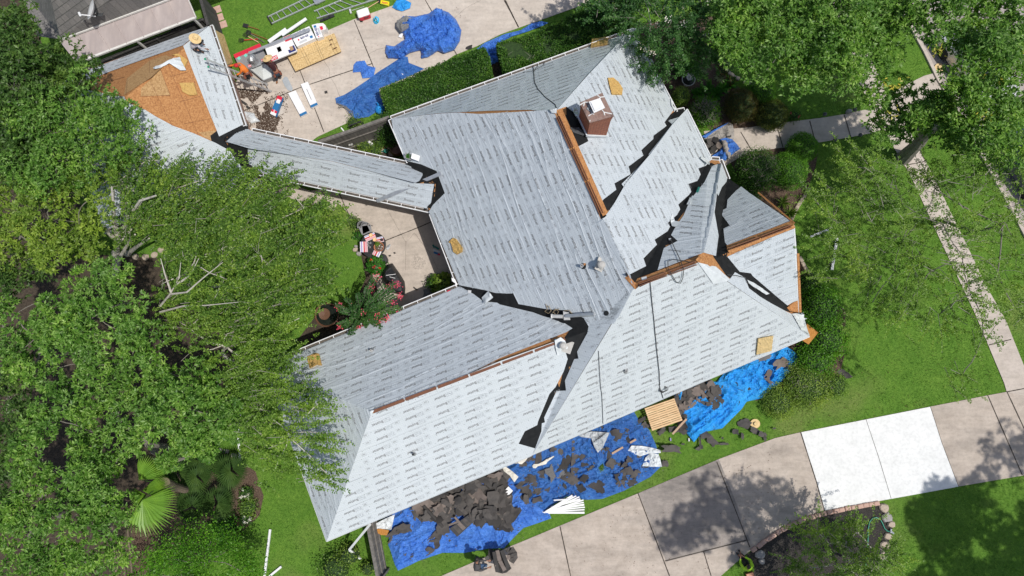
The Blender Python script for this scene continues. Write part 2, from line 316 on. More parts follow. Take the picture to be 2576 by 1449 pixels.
M['lf_oak'] = leaf_mat('oak_leaves', [(.05, .135, .018), (.095, .215, .03), (.16, .31, .052), (.27, .42, .13)])
M['lf_dark'] = leaf_mat('dark_oak_leaves', [(.028, .065, .012), (.05, .11, .022), (.085, .165, .036), (.14, .24, .07)])
M['lf_lime'] = leaf_mat('yellow_green_leaves', [(.08, .15, .015), (.14, .24, .03), (.21, .32, .055), (.28, .38, .08)])
M['lf_elm'] = leaf_mat('fine_elm_leaves', [(.045, .10, .016), (.08, .165, .024), (.13, .24, .036), (.23, .35, .07)])
M['lf_elm2'] = leaf_mat('fresh_elm_leaves', [(.065, .13, .016), (.11, .21, .026), (.16, .28, .045), (.23, .35, .08)])
M['lf_hedge'] = leaf_mat('hedge_leaves', [(.02, .06, .010), (.04, .115, .016), (.07, .17, .025), (.12, .23, .045)])
M['lf_shrub'] = leaf_mat('shrub_leaves', [(.05, .15, .012), (.085, .235, .018), (.14, .32, .026)]); M['lf_olive'] = leaf_mat('olive_shrub_leaves', [(.035, .05, .008), (.07, .08, .012), (.06, .10, .012), (.12, .13, .02)])
M['lf_rust'] = leaf_mat('bronze_shrub_leaves', [(.04, .045, .010), (.085, .06, .018), (.06, .085, .012), (.10, .07, .02)])
M['lf_myrtle'] = leaf_mat('myrtle_leaves', [(.03, .085, .025), (.05, .13, .035), (.08, .18, .05)]); M['lf_yellow'] = leaf_mat('young_yellow_leaves', [(.45, .42, .06), (.6, .55, .12)])
M['lf_palm'] = leaf_mat('palm_frond', [(.13, .26, .03), (.2, .38, .06)], .35, .2); M['lf_palm_dark'] = leaf_mat('small_palm_frond', [(.035, .075, .018), (.06, .115, .03)], .35, .2)
M['lf_strap'] = leaf_mat('broad_garden_leaves', [(.03, .12, .012), (.05, .18, .02), (.08, .24, .03)]); M['lf_pale'] = leaf_mat('striped_pale_leaves', [(.20, .26, .12), (.32, .38, .22)])
M['pink'] = leaf_mat('pink_blossom', [(.62, .07, .14), (.72, .13, .22)], .5, .2); M['whitefl'] = leaf_mat('white_blossom', [(.75, .72, .68), (.85, .80, .78)], .5, .2); M['redfl'] = leaf_mat('red_blossom', [(.65, .03, .03), (.75, .10, .05)], .5, .2)
M['blade'] = leaf_mat('grass_blades', [(.055, .145, .016), (.095, .225, .028), (.14, .30, .04), (.21, .37, .07)], .5, .3)
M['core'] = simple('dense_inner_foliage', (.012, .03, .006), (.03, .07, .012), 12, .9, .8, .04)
M['bark'] = simple('grey_bark', (.13, .12, .10), (.24, .22, .19), 9, .9, .6, .02, aniso=(1, 1, .3)); M['bark_pale'] = simple('pale_smooth_bark', (.36, .33, .28), (.52, .49, .43), 5, .7, .3, .02, c3=(.28, .25, .20))
M['bark_twig'] = simple('grey_twigs', (.17, .16, .13), (.26, .24, .20), 5, .8, .2); M['palm_bark'] = simple('palm_trunk', (.16, .12, .09), (.26, .2, .15), 14, .9, .8, .03, aniso=(1, 3, 1))
# people and goods
def cl(name, c, r=.8, b=.4): return simple(name, c, tuple(x*.75 for x in c), 7, r, b, .02)
M['skin'] = cl('skin', (.36, .18, .115), .55, .1); M['orange'] = cl('orange_shirt_cloth', (.80, .20, .025)); M['red'] = cl('red_cloth', (.60, .02, .03)); M['hivis'] = cl('lime_shirt_cloth', (.42, .75, .03)); M['maroon'] = cl('maroon_shirt_cloth', (.045, .010, .012))
M['jeans'] = cl('denim', (.025, .05, .075)); M['bluejeans'] = cl('blue_denim', (.07, .13, .24)); M['whitecloth'] = cl('white_shirt_cloth', (.62, .60, .66)); M['blackcloth'] = cl('black_trousers', (.018, .018, .02)); M['greycloth'] = cl('charcoal_shirt_cloth', (.075, .07, .072))
M['boot'] = cl('tan_leather_boot', (.26, .11, .035)); M['darkboot'] = cl('dark_boot', (.06, .04, .03)); M['straw'] = simple('straw', (.62, .44, .20), (.74, .56, .30), 20, .85, .5, .01); M['leather'] = cl('tool_belt_leather', (.22, .07, .04)); M['hair'] = cl('dark_hair', (.012, .010, .009), .5)
def flat(name, c, rough=.5): return simple(name, c, tuple(x*.92 for x in c), 3, rough, 0)
for k, c in dict(p_red=(.62, .02, .05), p_white=(.82, .82, .82), p_navy=(.02, .03, .16), p_grey=(.25, .25, .26), p_teal=(.18, .62, .52), p_blue=(.02, .16, .38), p_yellow=(.80, .68, .01), p_green=(.02, .25, .06), p_teal_dark=(.01, .16, .13), p_pink=(.70, .38, .42), p_lilac=(.35, .3, .6),
                 p_orange=(.85, .55, .3), p_terra=(.48, .19, .10), p_hose=(.02, .30, .20), p_grey_light=(.55, .56, .57), p_cardboard=(.42, .27, .15), p_cyan=(.05, .45, .75), p_black=(.02, .02, .02), p_green_tip=(.0, .32, .16), p_brown=(.14, .07, .04)).items(): M[k] = flat(k[2:]+'_paint', c)
M['plastic'] = simple('clear_plastic_wrap', (.70, .72, .74), (.5, .54, .58), 12, .2, .6, .03); M['glass_dark'] = simple('dark_window_glass', (.02, .025, .03), (.03, .035, .04), 2, .08, 0)
M['rope'] = cl('dark_rope', (.06, .06, .06)); M['rope_tan'] = cl('tan_rope', (.36, .28, .17)); M['concrete_pot'] = simple('pale_stone_urn', (.5, .49, .47), (.38, .37, .36), 9, .8, .3); M['water'] = simple('dark_water', (.01, .014, .012), (.02, .025, .02), 6, .05, .5, .02)
M['carpaint'] = simple('silver_car_paint', (.6, .61, .63), None, 2, .25, 0, metal=.4); M['carpaint2'] = simple('dark_blue_car_paint', (.05, .075, .11), None, 2, .25, 0, metal=.4); M['tyre'] = cl('tyre_rubber', (.02, .02, .02))
# ================================================================ ground
def tess(pts): return [tuple(t) for t in tessellate_polygon([[Vector((p[0], p[1], 0)) for p in pts]])]
HARD = []
def slab(name, px, zz, m, kind='structure', th=None):
    """flat sheet (or slab of thickness th) whose outline is given in picture coordinates"""
    P = WP(px, zz); mb = MB()
    if name in ('driveway', 'patio', 'path', 'sidewalk', 'street', 'mulch_bed', 'bare_soil'): HARD.append(px)
    if th: mb.prism([(p.x, p.y) for p in P], zz-th, zz, 0)
    else:
        A = sum(P[i].x*P[(i+1) % len(P)].y-P[(i+1) % len(P)].x*P[i].y for i in range(len(P)))
        if A < 0: P = P[::-1]
        mb.add(P, [tuple(range(len(P)))])
    o = mb.build(name, m, loc=(P[0].x, P[0].y, 0)); return tag(o, kind=kind)
bpy_lawn = tag(mesh('lawn', [(-70, -60, 0), (70, -60, 0), (70, 60, 0), (-70, 60, 0)], [(0, 1, 2, 3)], M['grass'], loc=(0, 0, 0)), kind='structure')
DRIVE_T = [(560, 300), (600, 190)]+z('2', (590, 208), (750, 140), (1020, 45), (1180, -30), (1500, -200))+[(1560, -60)]+z('3', (700, 0), (0, 250))+z('2', (1650, 332), (1480, 400), (900, 800), (490, 990))+[(760, 372), (640, 400)]
slab('driveway', DRIVE_T, .03, M['drive'])
DRIVE_UP = [(1000, 1500), (1110, 1449)]+z('2c', (1992, 1188))+z('3c', (75, 1235), (440, 1082), (1000, 850), (1300, 722), (1590, 600), (1992, 450))+z('4c', (375, 407), (1312, 222), (1730, 140), (1992, 92))+[(2720, 940)]
DRIVE_LO = [(2720, 1165)]+z('4c', (1992, 720), (1520, 800), (1030, 888), (940, 908), (740, 935), (550, 975), (350, 1052), (200, 1145), (100, 1215), (0, 1272))+z('3c', (1700, 1360), (1600, 1449), (1450, 1600))+[(1700, 1560), (1000, 1620)]
slab('driveway', DRIVE_UP+DRIVE_LO, .03, M['drive_old'])
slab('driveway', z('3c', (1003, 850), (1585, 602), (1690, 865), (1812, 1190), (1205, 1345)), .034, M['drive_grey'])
slab('driveway', z('4c', (378, 408), (1312, 223), (1400, 490), (1518, 801), (1030, 890), (740, 937), (548, 975), (490, 770)), .036, M['newconc'])
slab('patio', [(780, 480), (870, 470), (1110, 530), (1190, 740), (1000, 860), (940, 700), (900, 560), (850, 510)], .03, M['patio'])
slab('path', [(640, 430), (780, 480), (850, 510), (840, 530), (700, 490), (620, 470)], .026, M['patio'])
slab('path', [(1770, 330)]+z('4', (0, 922), (140, 900), (270, 885), (550, 850), (700, 825), (880, 785), (1010, 755), (1050, 900), (900, 962), (700, 1000), (480, 1036), (240, 1070), (0, 1100))+[(1820, 420), (1790, 400)], .03, M['walk'])
slab('path', [(2235, 235)]+z('4', (1270, 548), (1358, 525), (1410, 640))+[(2270, 300)], .03, M['walk'])
SW_L = [(2040, -60), (2110, 90)]+z('4', (820, 640), (880, 782), (1000, 985), (1085, 1130), (1170, 1270))+z('4b', (1390, 390), (1640, 920), (1850, 1420))+z('4c', (1867, 115))
SW_R = [(2640, 1010), (2620, 960)]+z('4b', (1992, 1290), (1860, 960), (1740, 750), (1530, 320), (1420, 90))+z('4', (1325, 1250), (1240, 1100), (1130, 880), (970, 600))+[(2150, 60), (2090, -70)]
slab('sidewalk', SW_L+SW_R, .033, M['walk'])
KERB = [(2230, -50)]+z('4', (1170, 190), (1270, 370), (1365, 565), (1480, 760))+z('4b', (1850, 60), (1992, 330))+[(2700, 820)]
slab('street', KERB+[(3100, 700), (2700, -200)], -.0+.012, M['street'])
kb = MB()
for a, b in zip(KERB[:-1], KERB[1:]): kb.bar(W(*a, .05), W(*b, .05), .16, .12)
tag(kb.build('kerb', M['walk']), kind='structure')
# control joints cut in the concrete
jm = MB()
def joint(pts, wd=.045, zz=.041, wob=0):
    for a, b in zip(pts[:-1], pts[1:]):
        n = 8; A = W(*a, zz); B = W(*b, zz); d = (B-A); q = Vector((-d.y, d.x, 0)).normalized()*wd/2; P = [A+d*i/n+q*random.uniform(-wob, wob) for i in range(n+1)]
        for i in range(n):
            w1 = q*random.uniform(.75, 1.2); w2 = q*random.uniform(.75, 1.2); b0 = len(jm.V); jm.add([P[i]-w1, P[i+1]-w2, P[i+1]+w2, P[i]+w1], [(0, 1, 2, 3)])
for p in (z('2', (755, 145), (905, 510)), z('2', (1270, 0), (1500, 400)), z('2', (1850, 0), (1945, 198)), z('2', (362, 510), (535, 955)), z('2', (885, 460), (360, 635), (0, 785), (-60, 810)), [z('2', (-60, 810))[0], (598, 300)],
          z('3', (30, 0), (135, 195)), z('3c', (1000, 850), (1100, 1110), (1228, 1449)), z('3c', (1570, 620), (1810, 1240)), z('3c', (1195, 1340), (1490, 1265), (1785, 1190)), z('3c', (1475, 1270), (1530, 1449)), z('3c', (435, 1090), (512, 1449)),
          z('4c', (1730, 140), (1980, 718)), z('4c', (1870, 115), (2050, 500)), z('4c', (375, 407), (490, 770), (548, 975)), z('4', (205, 920), (245, 1065)), z('4', (440, 875), (482, 1033)), z('4', (690, 830), (740, 1000)), z('4', (880, 782), (1005, 755)), z('4', (-60, 955), (20, 1090)),
          z('4', (1145, 1195), (1290, 1165)), z('4b', (1740, 1140), (1900, 1100)), z('4b', (1560, 700), (1700, 640)), z('4c', (1867, 115), (2060, 78)), z('2b', (640, 30), (725, 215)), z('2b', (980, 385), (1230, 285), (1320, 245)), [(2300, 345), (2325, 400)]):
    joint(p)
for p in (z('4c', (848, 315), (940, 590), (1030, 888)), z('4c', (1315, 224), (1400, 490), (1518, 800))): joint(p, .02)
def crack(pts): joint(pts, .008, .042, 2)
for p in (z('2', (860, 390), (920, 360), (985, 342)), z('2', (590, 570), (620, 620), (650, 700)), z('2', (530, 430), (575, 500), (578, 560)), z('2', (1480, 130), (1560, 60), (1690, -10)), z('2b', (985, 140), (1090, 330), (1130, 400), (1125, 600)), z('2b', (1130, 400), (1190, 330), (1300, 470), (1360, 590))): crack(p)
tag(jm.build('driveway_joints', M['joint'], loc=(0, 0, 0)), kind='structure')
# planting beds and bare soil
slab('mulch_bed', [(1600, 60), (1800, 40), (1790, 110), (1830, 200), (1900, 250), (1985, 300), (1884, 322), (1790, 330), (1740, 280), (1690, 260), (1640, 150)], .008, M['mulch'])
slab('mulch_bed', [(1830, 395), (1884, 385), (1960, 370), (2060, 370), (2052, 420)]+z('4b', (430, 0), (370, 110), (300, 240), (360, 480), (480, 670), (700, 900), (700, 1180), (640, 1420), (250, 1449))+[(1900, 1010), (1950, 850), (1900, 520)], .008, M['mulch'])
slab('mulch_bed', z('4c', (560, 985), (750, 945), (945, 915), (1000, 1000), (1040, 1100), (1000, 1250), (910, 1360), (880, 1449), (860, 1600), (-20, 1600), (40, 1400), (-20, 1290), (100, 1225), (350, 1062)), .008, M['mulch_dark'])
slab('mulch_bed', z('1c', (1180, 600), (1400, 530), (1560, 520), (1700, 590), (1850, 690), (1910, 870), (1880, 1010), (1750, 1130), (1600, 1210), (1500, 1300), (1000, 1449), (900, 1449), (930, 900), (1050, 700)), .008, M['mulch'])
slab('bare_soil', [(-60, -20), (60, 0), (110, 120), (140, 300), (240, 640), (420, 650), (430, 760), (560, 800), (600, 900), (560, 1080), (400, 1130), (330, 1449), (300, 1520), (-120, 1520)], .006, M['soil'])
slab('mulch_bed', [(880, 790), (920, 700), (900, 600), (880, 540), (905, 545), (925, 640), (1010, 760), (900, 840), (780, 880), (745, 860), (790, 800)], .007, M['soil'])
slab('mulch_bed', z('2', (490, 1010), (990, 850), (1120, 1130), (900, 1150), (500, 1050)), .008, M['soil'])
slab('mulch_bed', [(950, 215), (1500, 60), (1590, 60), (1000, 290)], .008, M['soil'])

# ================================================================ the house
E = 2.9; ZR = 7.6
VA = (985, 300, E); VB = (1591, 80, E); VC = (1697, 284, E); VD = (1722, 279, E); VE = (1783, 402, E); VF = (1809, 404, E); VG = (1828, 452, E)
PK = (1997, 565, 6.5); Q1 = (2009, 790, E); SE = (2036, 847, E); SW = (822, 1362, E); WN = (664, 924, E); CC = (1158, 721, E)
J = (1398, 280, ZR); M1 = (1516, 547, ZR); R1 = (1594, 722, ZR); R2 = (1758, 660, 7.5); ST = (1803, 648, 6.4); L1 = (934, 1036, 5.7); VV = (1474, 834, 5.9); XX = (1338, 1146, E)
TNE = (528, 66, E); TNW = (133, 205, E); TSW = (262, 580, E); TSE = (640, 424, E); TP = (318, 243, 6.0)
K0 = (566, 352, 3.75); K1 = (1096, 463, 3.75); KN0 = (588, 321, 2.8); KN1 = (1038, 418, 2.8); KS0 = (602, 422, 2.8); KS1 = (1090, 529, 2.8)
FAC = dict(MW=[VA, CC, VV, R1, M1, J], MN=[VA, J, VB], ME=[VB, J, M1, VC], GS=[VC, M1, VD], GE=[VD, M1, R1, VE], SN=[VE, R1, R2, VF], SS=[VF, R2, ST, VG], P=[VG, ST, PK], Q=[ST, Q1, PK], RE=[R2, SE, Q1, ST],
           RS=[R1, XX, SE, R2], RW=[R1, VV, XX], LS=[VV, L1, SW, XX], LW=[L1, WN, SW], LN=[WN, L1, VV, CC], KN=[KN0, K0, K1, KN1], KS=[K0, KS0, KS1, K1], TN=[TNE, TP, TNW], TE=[TNE, TSE, TP], TS=[TSE, TSW, TP], TW=[TSW, TNW, TP])
EDGE = dict(MW=(VA, CC), MN=(VB, VA), ME=(VC, VB), GS=(VD, VC), GE=(VE, VD), SN=(VF, VE), SS=(VG, VF), P=(PK, ST), Q=(ST, PK), RE=(SE, Q1), RS=(XX, SE), RW=(R1, XX), LS=(SW, XX), LW=(WN, SW), LN=(CC, WN), KN=(KN1, KN0), KS=(KS0, KS1), TN=(TNE, TNW), TE=(TSE, TNE), TS=(TSW, TSE), TW=(TNW, TSW))
FT = {}
for k, f in FAC.items():
    P = [W(*v) for v in f]
    tr = tessellate_polygon([[Vector((v[0], v[1], 0)) for v in f]])
    FT[k] = [([f[i][:2] for i in t], [P[i] for i in t]) for t in tr]
def drape(px, facs, dz=0.0):
    """points of the picture -> points on the roof planes (dz metres above them)"""
    px = np.asarray(px, float).reshape(-1, 2); best = np.full(len(px), -1e9); out = np.zeros((len(px), 3)); R = rays(px)
    for k in facs:
        for t2, t3 in FT[k]:
            (x0, y0), (x1, y1), (x2, y2) = t2; det = (y1-y2)*(x0-x2)+(x2-x1)*(y0-y2)
            if abs(det) < 1e-6: continue
            a = ((y1-y2)*(px[:, 0]-x2)+(x2-x1)*(px[:, 1]-y2))/det; b = ((y2-y0)*(px[:, 0]-x2)+(x0-x2)*(px[:, 1]-y2))/det
            mn = np.minimum(np.minimum(a, b), 1-a-b); n = (t3[1]-t3[0]).cross(t3[2]-t3[0]).normalized()
            if abs(n.z) < .05: continue
            nn = np.array(n); q = np.array(t3[0]) @ nn; t = (q-HC*nn[2])/(R @ nn); pts = R*t[:, None]; pts[:, 2] += HC
            sc_ = np.where(mn > -1e-4, 10+pts[:, 2], mn); s = sc_ > best+1e-9; best[s] = sc_[s]; out[s] = pts[s]
    out[:, 2] += dz; return out
def wrk(u, v, s):
    wv = v+1.1*vn(u*.3, v*.35, s+3); a = vn(u*.25, v*.35, s+5); h = .022*ridge(u*.22+v*.06, wv*2.3, s, 9)*(.2+1.1*a)+.015*ridge(u*.5-v*.15, wv*3.5, s+1, 8)*(1.2-a)+.012*vn(u*.8, v*1.2, s+2)
    return h
def frame(k):
    a, b = EDGE[k]; A = W(*a); B = W(*b); U = (B-A).normalized(); P = [W(*v) for v in FAC[k]]; n = Vector((0, 0, 0))
    for t2, t3 in FT[k]:
        q = (t3[1]-t3[0]).cross(t3[2]-t3[0]); n += q if q.z > 0 else -q
    n.normalize(); V_ = n.cross(U).normalized()
    if V_.z < 0: V_ = -V_
    return np.array(A), np.array(U), np.array(V_), np.array(n)
def polygrid(px, ang, su, sv):
    """outline in picture coordinates cut into a grid of cells su x sv (picture px) turned by ang"""
    bm = bmesh.new(); vs = [bm.verts.new((p[0], p[1], 0)) for p in px]; 
    for t_ in tessellate_polygon([[Vector((p[0], p[1], 0)) for p in px]]):
        try: bm.faces.new([vs[i] for i in t_])
        except ValueError: pass
    P = np.array([(p[0], p[1]) for p in px]); c, s = math.cos(ang), math.sin(ang)
    for (dx, dy, st) in ((c, s, su), (-s, c, sv)):
        q = P @ np.array((dx, dy)); t = math.floor(q.min()/st)*st+st
        while t < q.max():
            bmesh.ops.bisect_plane(bm, geom=bm.verts[:]+bm.edges[:]+bm.faces[:], dist=1e-4, plane_co=(dx*t, dy*t, 0), plane_no=(dx, dy, 0)); t += st
    bm.verts.index_update(); V = np.array([(v.co.x, v.co.y) for v in bm.verts]); F = [tuple(v.index for v in f.verts) for f in bm.faces]
    # force anticlockwise seen from above (picture y runs down)
    G = []
    for f in F:
        a = sum(V[f[i]][0]*V[f[(i+1) % len(f)]][1]-V[f[(i+1) % len(f)]][0]*V[f[i]][1] for i in range(len(f))); G.append(f[::-1] if a > 0 else f)
    bm.free(); return V, G
def inpoly(pts, poly):
    pts = np.asarray(pts, float); poly = np.asarray(poly, float); x, y = pts[:, 0], pts[:, 1]; c = np.zeros(len(pts), bool); j = len(poly)-1
    for i in range(len(poly)):
        xi, yi = poly[i]; xj, yj = poly[j]
        if yi != yj: c ^= ((yi > y) != (yj > y)) & (x < (xj-xi)*(y-yi)/(yj-yi)+xi)
        j = i
    return c
# printed words
def text_mesh(body, size, off=0.0, align='LEFT'):
    cu = bpy.data.curves.new('t', 'FONT'); cu.body = body; cu.size = size; cu.offset = off; cu.resolution_u = 1; cu.align_x = align; cu.fill_mode = 'BOTH'
    ob = bpy.data.objects.new('t', cu); COL.objects.link(ob); dg = bpy.context.evaluated_depsgraph_get(); me = ob.evaluated_get(dg).to_mesh()
    V = np.array([v.co[:2] for v in me.vertices]) if len(me.vertices) else np.zeros((0, 2)); F = [tuple(p.vertices) for p in me.polygons]
    ob.evaluated_get(dg).to_mesh_clear(); bpy.data.objects.remove(ob); bpy.data.curves.remove(cu); return V, F
def rect2(x0, y0, x1, y1): return np.array([(x0, y0), (x1, y0), (x1, y1), (x0, y1)]), [(0, 1, 2, 3)]
FEv, FEf = text_mesh('Felt', .185, -.001); wF = FEv[:, 0].max(); BUv, BUf = text_mesh('Buster', .185, .005); BUv = BUv+np.array((wF+.015, 0)); wT = BUv[:, 0].max()
GAv, GAf = text_mesh('GAF', .075, .002)
LOGO = []   # (verts, faces, material index)
LOGO.append((BUv, BUf, 1)); LOGO.append((FEv, FEf, 2))
for r in ((-.02, -.03, -.012, .15), (-.012, .142, wF+.005, .15), (-.012, -.03, wF+.005, -.022)): q = rect2(*r); LOGO.append((q[0], q[1], 2))
GAFL = [(GAv, GAf, 1)]; gw = GAv[:, 0].max()
for r in ((-.04, -.04, -.033, .10), (gw+.033, -.04, gw+.04, .10), (-.033, .093, gw+.033, .10), (-.033, -.04, gw+.033, -.033)): q = rect2(*r); GAFL.append((q[0], q[1], 2))
DASH = [(*rect2(0, 0, .62, .011), 2)]
house = thing('house', W(1400, 700, 0), 'large brick house with hipped roof being re-roofed, covered in pale grey underlayment', 'house')
felt_id = [0]
def felt(px, facs, main=None, flips=(1,), ph=0.0, vph=0.0, name='underlayment', m='felt', dz=.035, text=True, parent=None, seedo=0, wamp=1.0):
    main = main or facs[0]; felt_id[0] += 1; sd = felt_id[0]*3+seedo
    O, U, V_, n = frame(main); a, b = EDGE[main]; ang = math.atan2(b[1]-a[1], b[0]-a[0])
    g, F = polygrid(px, ang, 4.0, 1.15); P0 = drape(g, facs)
    u = (P0-O) @ U; v = (P0-O) @ V_; P = P0.copy(); P[:, 2] += dz+wrk(u, v, sd)*wamp
    uv = np.stack([u, v], 1); V = [P]; FF = list(F); MI = [0]*len(F); nb = len(P); UV = [uv]
    if text:
        vmin, vmax, umin, umax = v.min(), v.max(), u.min(), u.max(); k = 0; vv = math.floor(vmin/1.2)*1.2; roll = 0
        while vv < vmax:
            fl = flips[roll % len(flips)]; off = (roll*.53+ph) % 1.36
            for r in range(3):
                vr = vv+vph+.18+r*.37
                uu = math.floor(umin/1.36)*1.36+off+r*.07-2.4
                while uu < umax+1.2:
                    for L, du, dv in ((LOGO, 0, 0), (GAFL, .94, .03)):
                        wd = wT if L is LOGO else gw; su = 1 if fl > 0 else -1
                        c = O+U*(uu+du+wd/2)+V_*(vr+dv+.06); ends = np.array([c+U*t*wd/2 for t in (-1, 0, 1)]); pe = PX(ends)
                        if inpoly(pe, px).all():
                            for lv, lf, mi in L:
                                q = lv-np.array((wd/2, .06)); q = q*su; W3 = c+q[:, :1]*U+q[:, 1:]*V_; pp = PX(W3); D = drape(pp, facs); uq = (D-O) @ U; vq = (D-O) @ V_; D[:, 2] += dz+wrk(uq, vq, sd)*wamp+.008
                                V.append(D); UV.append(np.stack([uq, vq], 1)); FF += [tuple(i+nb for i in f) for f in lf]; MI += [mi]*len(lf); nb += len(D)
                    uu += 1.36
            uu = math.floor(umin/1.36)*1.36+off+.3
            while uu < umax:
                c = O+U*uu+V_*(vv+vph+.02); pe = PX(np.array([c, c+U*.62]))
                if inpoly(pe, px).all():
                    lv, lf, mi = DASH[0]; W3 = c+lv[:, :1]*U+lv[:, 1:]*V_; D = drape(PX(W3), facs); uq = (D-O) @ U; vq = (D-O) @ V_; D[:, 2] += dz+wrk(uq, vq, sd)*wamp+.008
                    V.append(D); UV.append(np.stack([uq, vq], 1)); FF += [tuple(i+nb for i in f) for f in lf]; MI += [mi]*len(lf); nb += len(D)
                uu += 1.36
            vv += 1.2; roll += 1
    o = mesh(name, np.concatenate(V), FF, [M[m], M['ink'], M['ink_light']], parent or house, MI, uv=np.concatenate(UV))
    return o
def liner(px, facs, dz=.015, name='valley_liner'):
    g, F = polygrid(px, .4, 4, 4); P = drape(g, facs, dz); P[:, 2] += .012*vn(P[:, 0]*2, P[:, 1]*2, 5); return mesh(name, P, F, M['liner'], house)
# decks
mb = MB()
for k in FAC:
    for t2, t3 in FT[k]:
        n = (t3[1]-t3[0]).cross(t3[2]-t3[0]); t = t3 if n.z > 0 else t3[::-1]; mb.add(t, [(0, 1, 2)])
deck = mb.build('roof_deck', M['osb'], house)
# soffit, fascia and walls
def eave_ring(vs, name_w, inset=.55, wallm='brick_wall', zt=2.72):
    P = [W(v[0], v[1], v[2]) for v in vs]; n = len(P); A = sum(P[i].x*P[(i+1) % n].y-P[(i+1) % n].x*P[i].y for i in range(n))
    if A < 0: P = P[::-1]
    mbf = MB(); mbf.add([(p.x, p.y, zt) for p in P], [tuple(range(n-1, -1, -1))])
    for i in range(n):
        a, b = P[i], P[(i+1) % n]
        if (b-a).length < .05: continue
        mbf.add([(a.x, a.y, zt), (b.x, b.y, zt), (b.x, b.y, b.z-.002), (a.x, a.y, a.z-.002)], [(0, 1, 2, 3)])
    mbf.build('soffit', M['white'], house)
    Q = []
    for i in range(n):
        a, b, c = P[i-1], P[i], P[(i+1) % n]; d1 = (b-a).to_2d().normalized(); d2 = (c-b).to_2d().normalized(); n1 = Vector((-d1.y, d1.x)); n2 = Vector((-d2.y, d2.x)); s = (n1+n2); s = s/max(.3, s.length_squared/2+1e-6) if s.length > .1 else n1
        Q.append((b.x+s.x*inset/1.0, b.y+s.y*inset/1.0))
    mw = MB(); mw.prism(Q, 0, zt-.003); mw.build('wall', M[wallm], house); return Q
WQ = eave_ring([VA, VB, VC, VD, VE, VF, VG, (1997, 565, 2.9), Q1, SE, SW, WN, CC], 'wall')
eave_ring([(VG[0], VG[1], 2.9), (1994, 566, 2.88), (2007, 789, 2.88), (1900, 760, 2.88)], 'wall', .3) if False else None
gm = MB(); a = W(*VG); b = W(*PK); c = W(*Q1)            # brick gable under the right-hand peak
a0 = Vector((a.x, a.y, 2.73)); c0 = Vector((c.x, c.y, 2.73)); inn = Vector((-.06, -.0, 0)); gm.add([a0+inn, c0+inn, c+inn, b+inn, a+inn], [(0, 1, 2, 3, 4)]); gm.build('gable_wall', M['brick_wall'], house)
eave_ring([TNE, TSE, TSW, TNW], 'wall', .45); 
eave_ring([KN0, KN1, KS1, KS0], 'wall', .35)
# windows and doors on the walls (seen only from the side)
def wall_window(p, q, t, wd=1.1, h=1.3, z0=.9, door=False):
    p = Vector((*p, 0)); q = Vector((*q, 0)); d = (q-p).normalized(); c = p+(q-p)*t; out = Vector((d.y, -d.x, 0))
    f = MB(); zc = z0+h/2; f.box(c+out*.02+Vector((0, 0, zc)), (wd+.14, .06, h+.14), rz=math.atan2(d.y, d.x)); o = f.build('window' if not door else 'door', M['white'], house)
    g = MB(); g.box(c+out*.045+Vector((0, 0, zc)), (wd, .03, h), rz=math.atan2(d.y, d.x)); g.build('pane' if not door else 'door_panel', M['glass_dark'] if not door else M['wood_warm'], o)
for i in (1, 3, 5, 8): wall_window(WQ[i], WQ[(i+1) % len(WQ)], .5) if (Vector(WQ[i])-Vector(WQ[(i+1) % len(WQ)])).length > 2 else None
n_ = len(WQ)
for i in range(n_):
    L = (Vector(WQ[i])-Vector(WQ[(i+1) % n_])).length
    if L > 8:
        for t in (.2, .5, .8): wall_window(WQ[i], WQ[(i+1) % n_], t)
# --- black liner showing in the valleys
liner(z('3', (1362, 835), (1345, 782), (1290, 790), (1180, 870), (1080, 970), (1000, 1080), (900, 1190), (800, 1300), (690, 1440), (720, 1500), (800, 1520), (900, 1400), (1100, 1130), (1240, 930)), ['ME', 'GS', 'GE'])
liner(z('3b', (690, 85), (760, 40), (860, 0), (890, 10), (790, 190), (735, 235)), ['ME', 'GS', 'MW'], .016)
liner(z('3', (480, 778), (535, 720), (580, 755), (575, 850), (642, 1022), (532, 1080), (457, 957), (495, 950), (485, 915), (440, 832), (482, 835)), ['ME'], .018, 'chimney_liner_shadow')  # black liner beside the chimney, its upper part painting the chimney's cast shadow
liner(z('3', (1530, 1180), (1435, 1215), (1440, 1260), (1340, 1330), (1300, 1449))+z('3b', (1180, 220), (1080, 380), (980, 520), (905, 635), (950, 660), (1012, 722), (1080, 690), (1145, 600), (1200, 420), (1300, 390), (1280, 250), (1420, 60))+z('3', (1490, 1330), (1560, 1195)), ['GE', 'SN'])
liner(z('3', (1650, 1290), (1735, 1350), (1660, 1449))+z('3b', (1650, 140), (1680, 280), (1640, 420), (1665, 445), (1640, 500), (1760, 600), (1830, 625), (1900, 700), (1992, 780))+z('4b', (150, 740), (285, 850), (300, 905), (150, 860), (0, 740))+z('3b', (1760, 720), (1640, 640), (1545, 500), (1560, 300), (1535, 190), (1560, 40), (1600, 0)), ['SS', 'P', 'Q', 'RE'])
liner(z('2b', (1500, 700), (1600, 715), (1720, 735), (1800, 760), (1920, 750))+z('3b', (100, 750), (150, 830), (340, 870), (480, 880), (610, 925), (660, 1040), (580, 1190), (600, 1260), (500, 1300), (500, 1449))+z('3c', (495, 0), (490, 115), (400, 118), (340, 310), (320, 360), (255, 528), (120, 495), (165, 385), (260, 350), (350, 110), (400, 0))+z('3b', (430, 1449), (470, 1280), (440, 1130), (500, 1040), (420, 1000), (300, 975), (0, 900))+z('2b', (1900, 870), (1690, 865), (1540, 785)), ['MW', 'RW', 'LS', 'LN'])
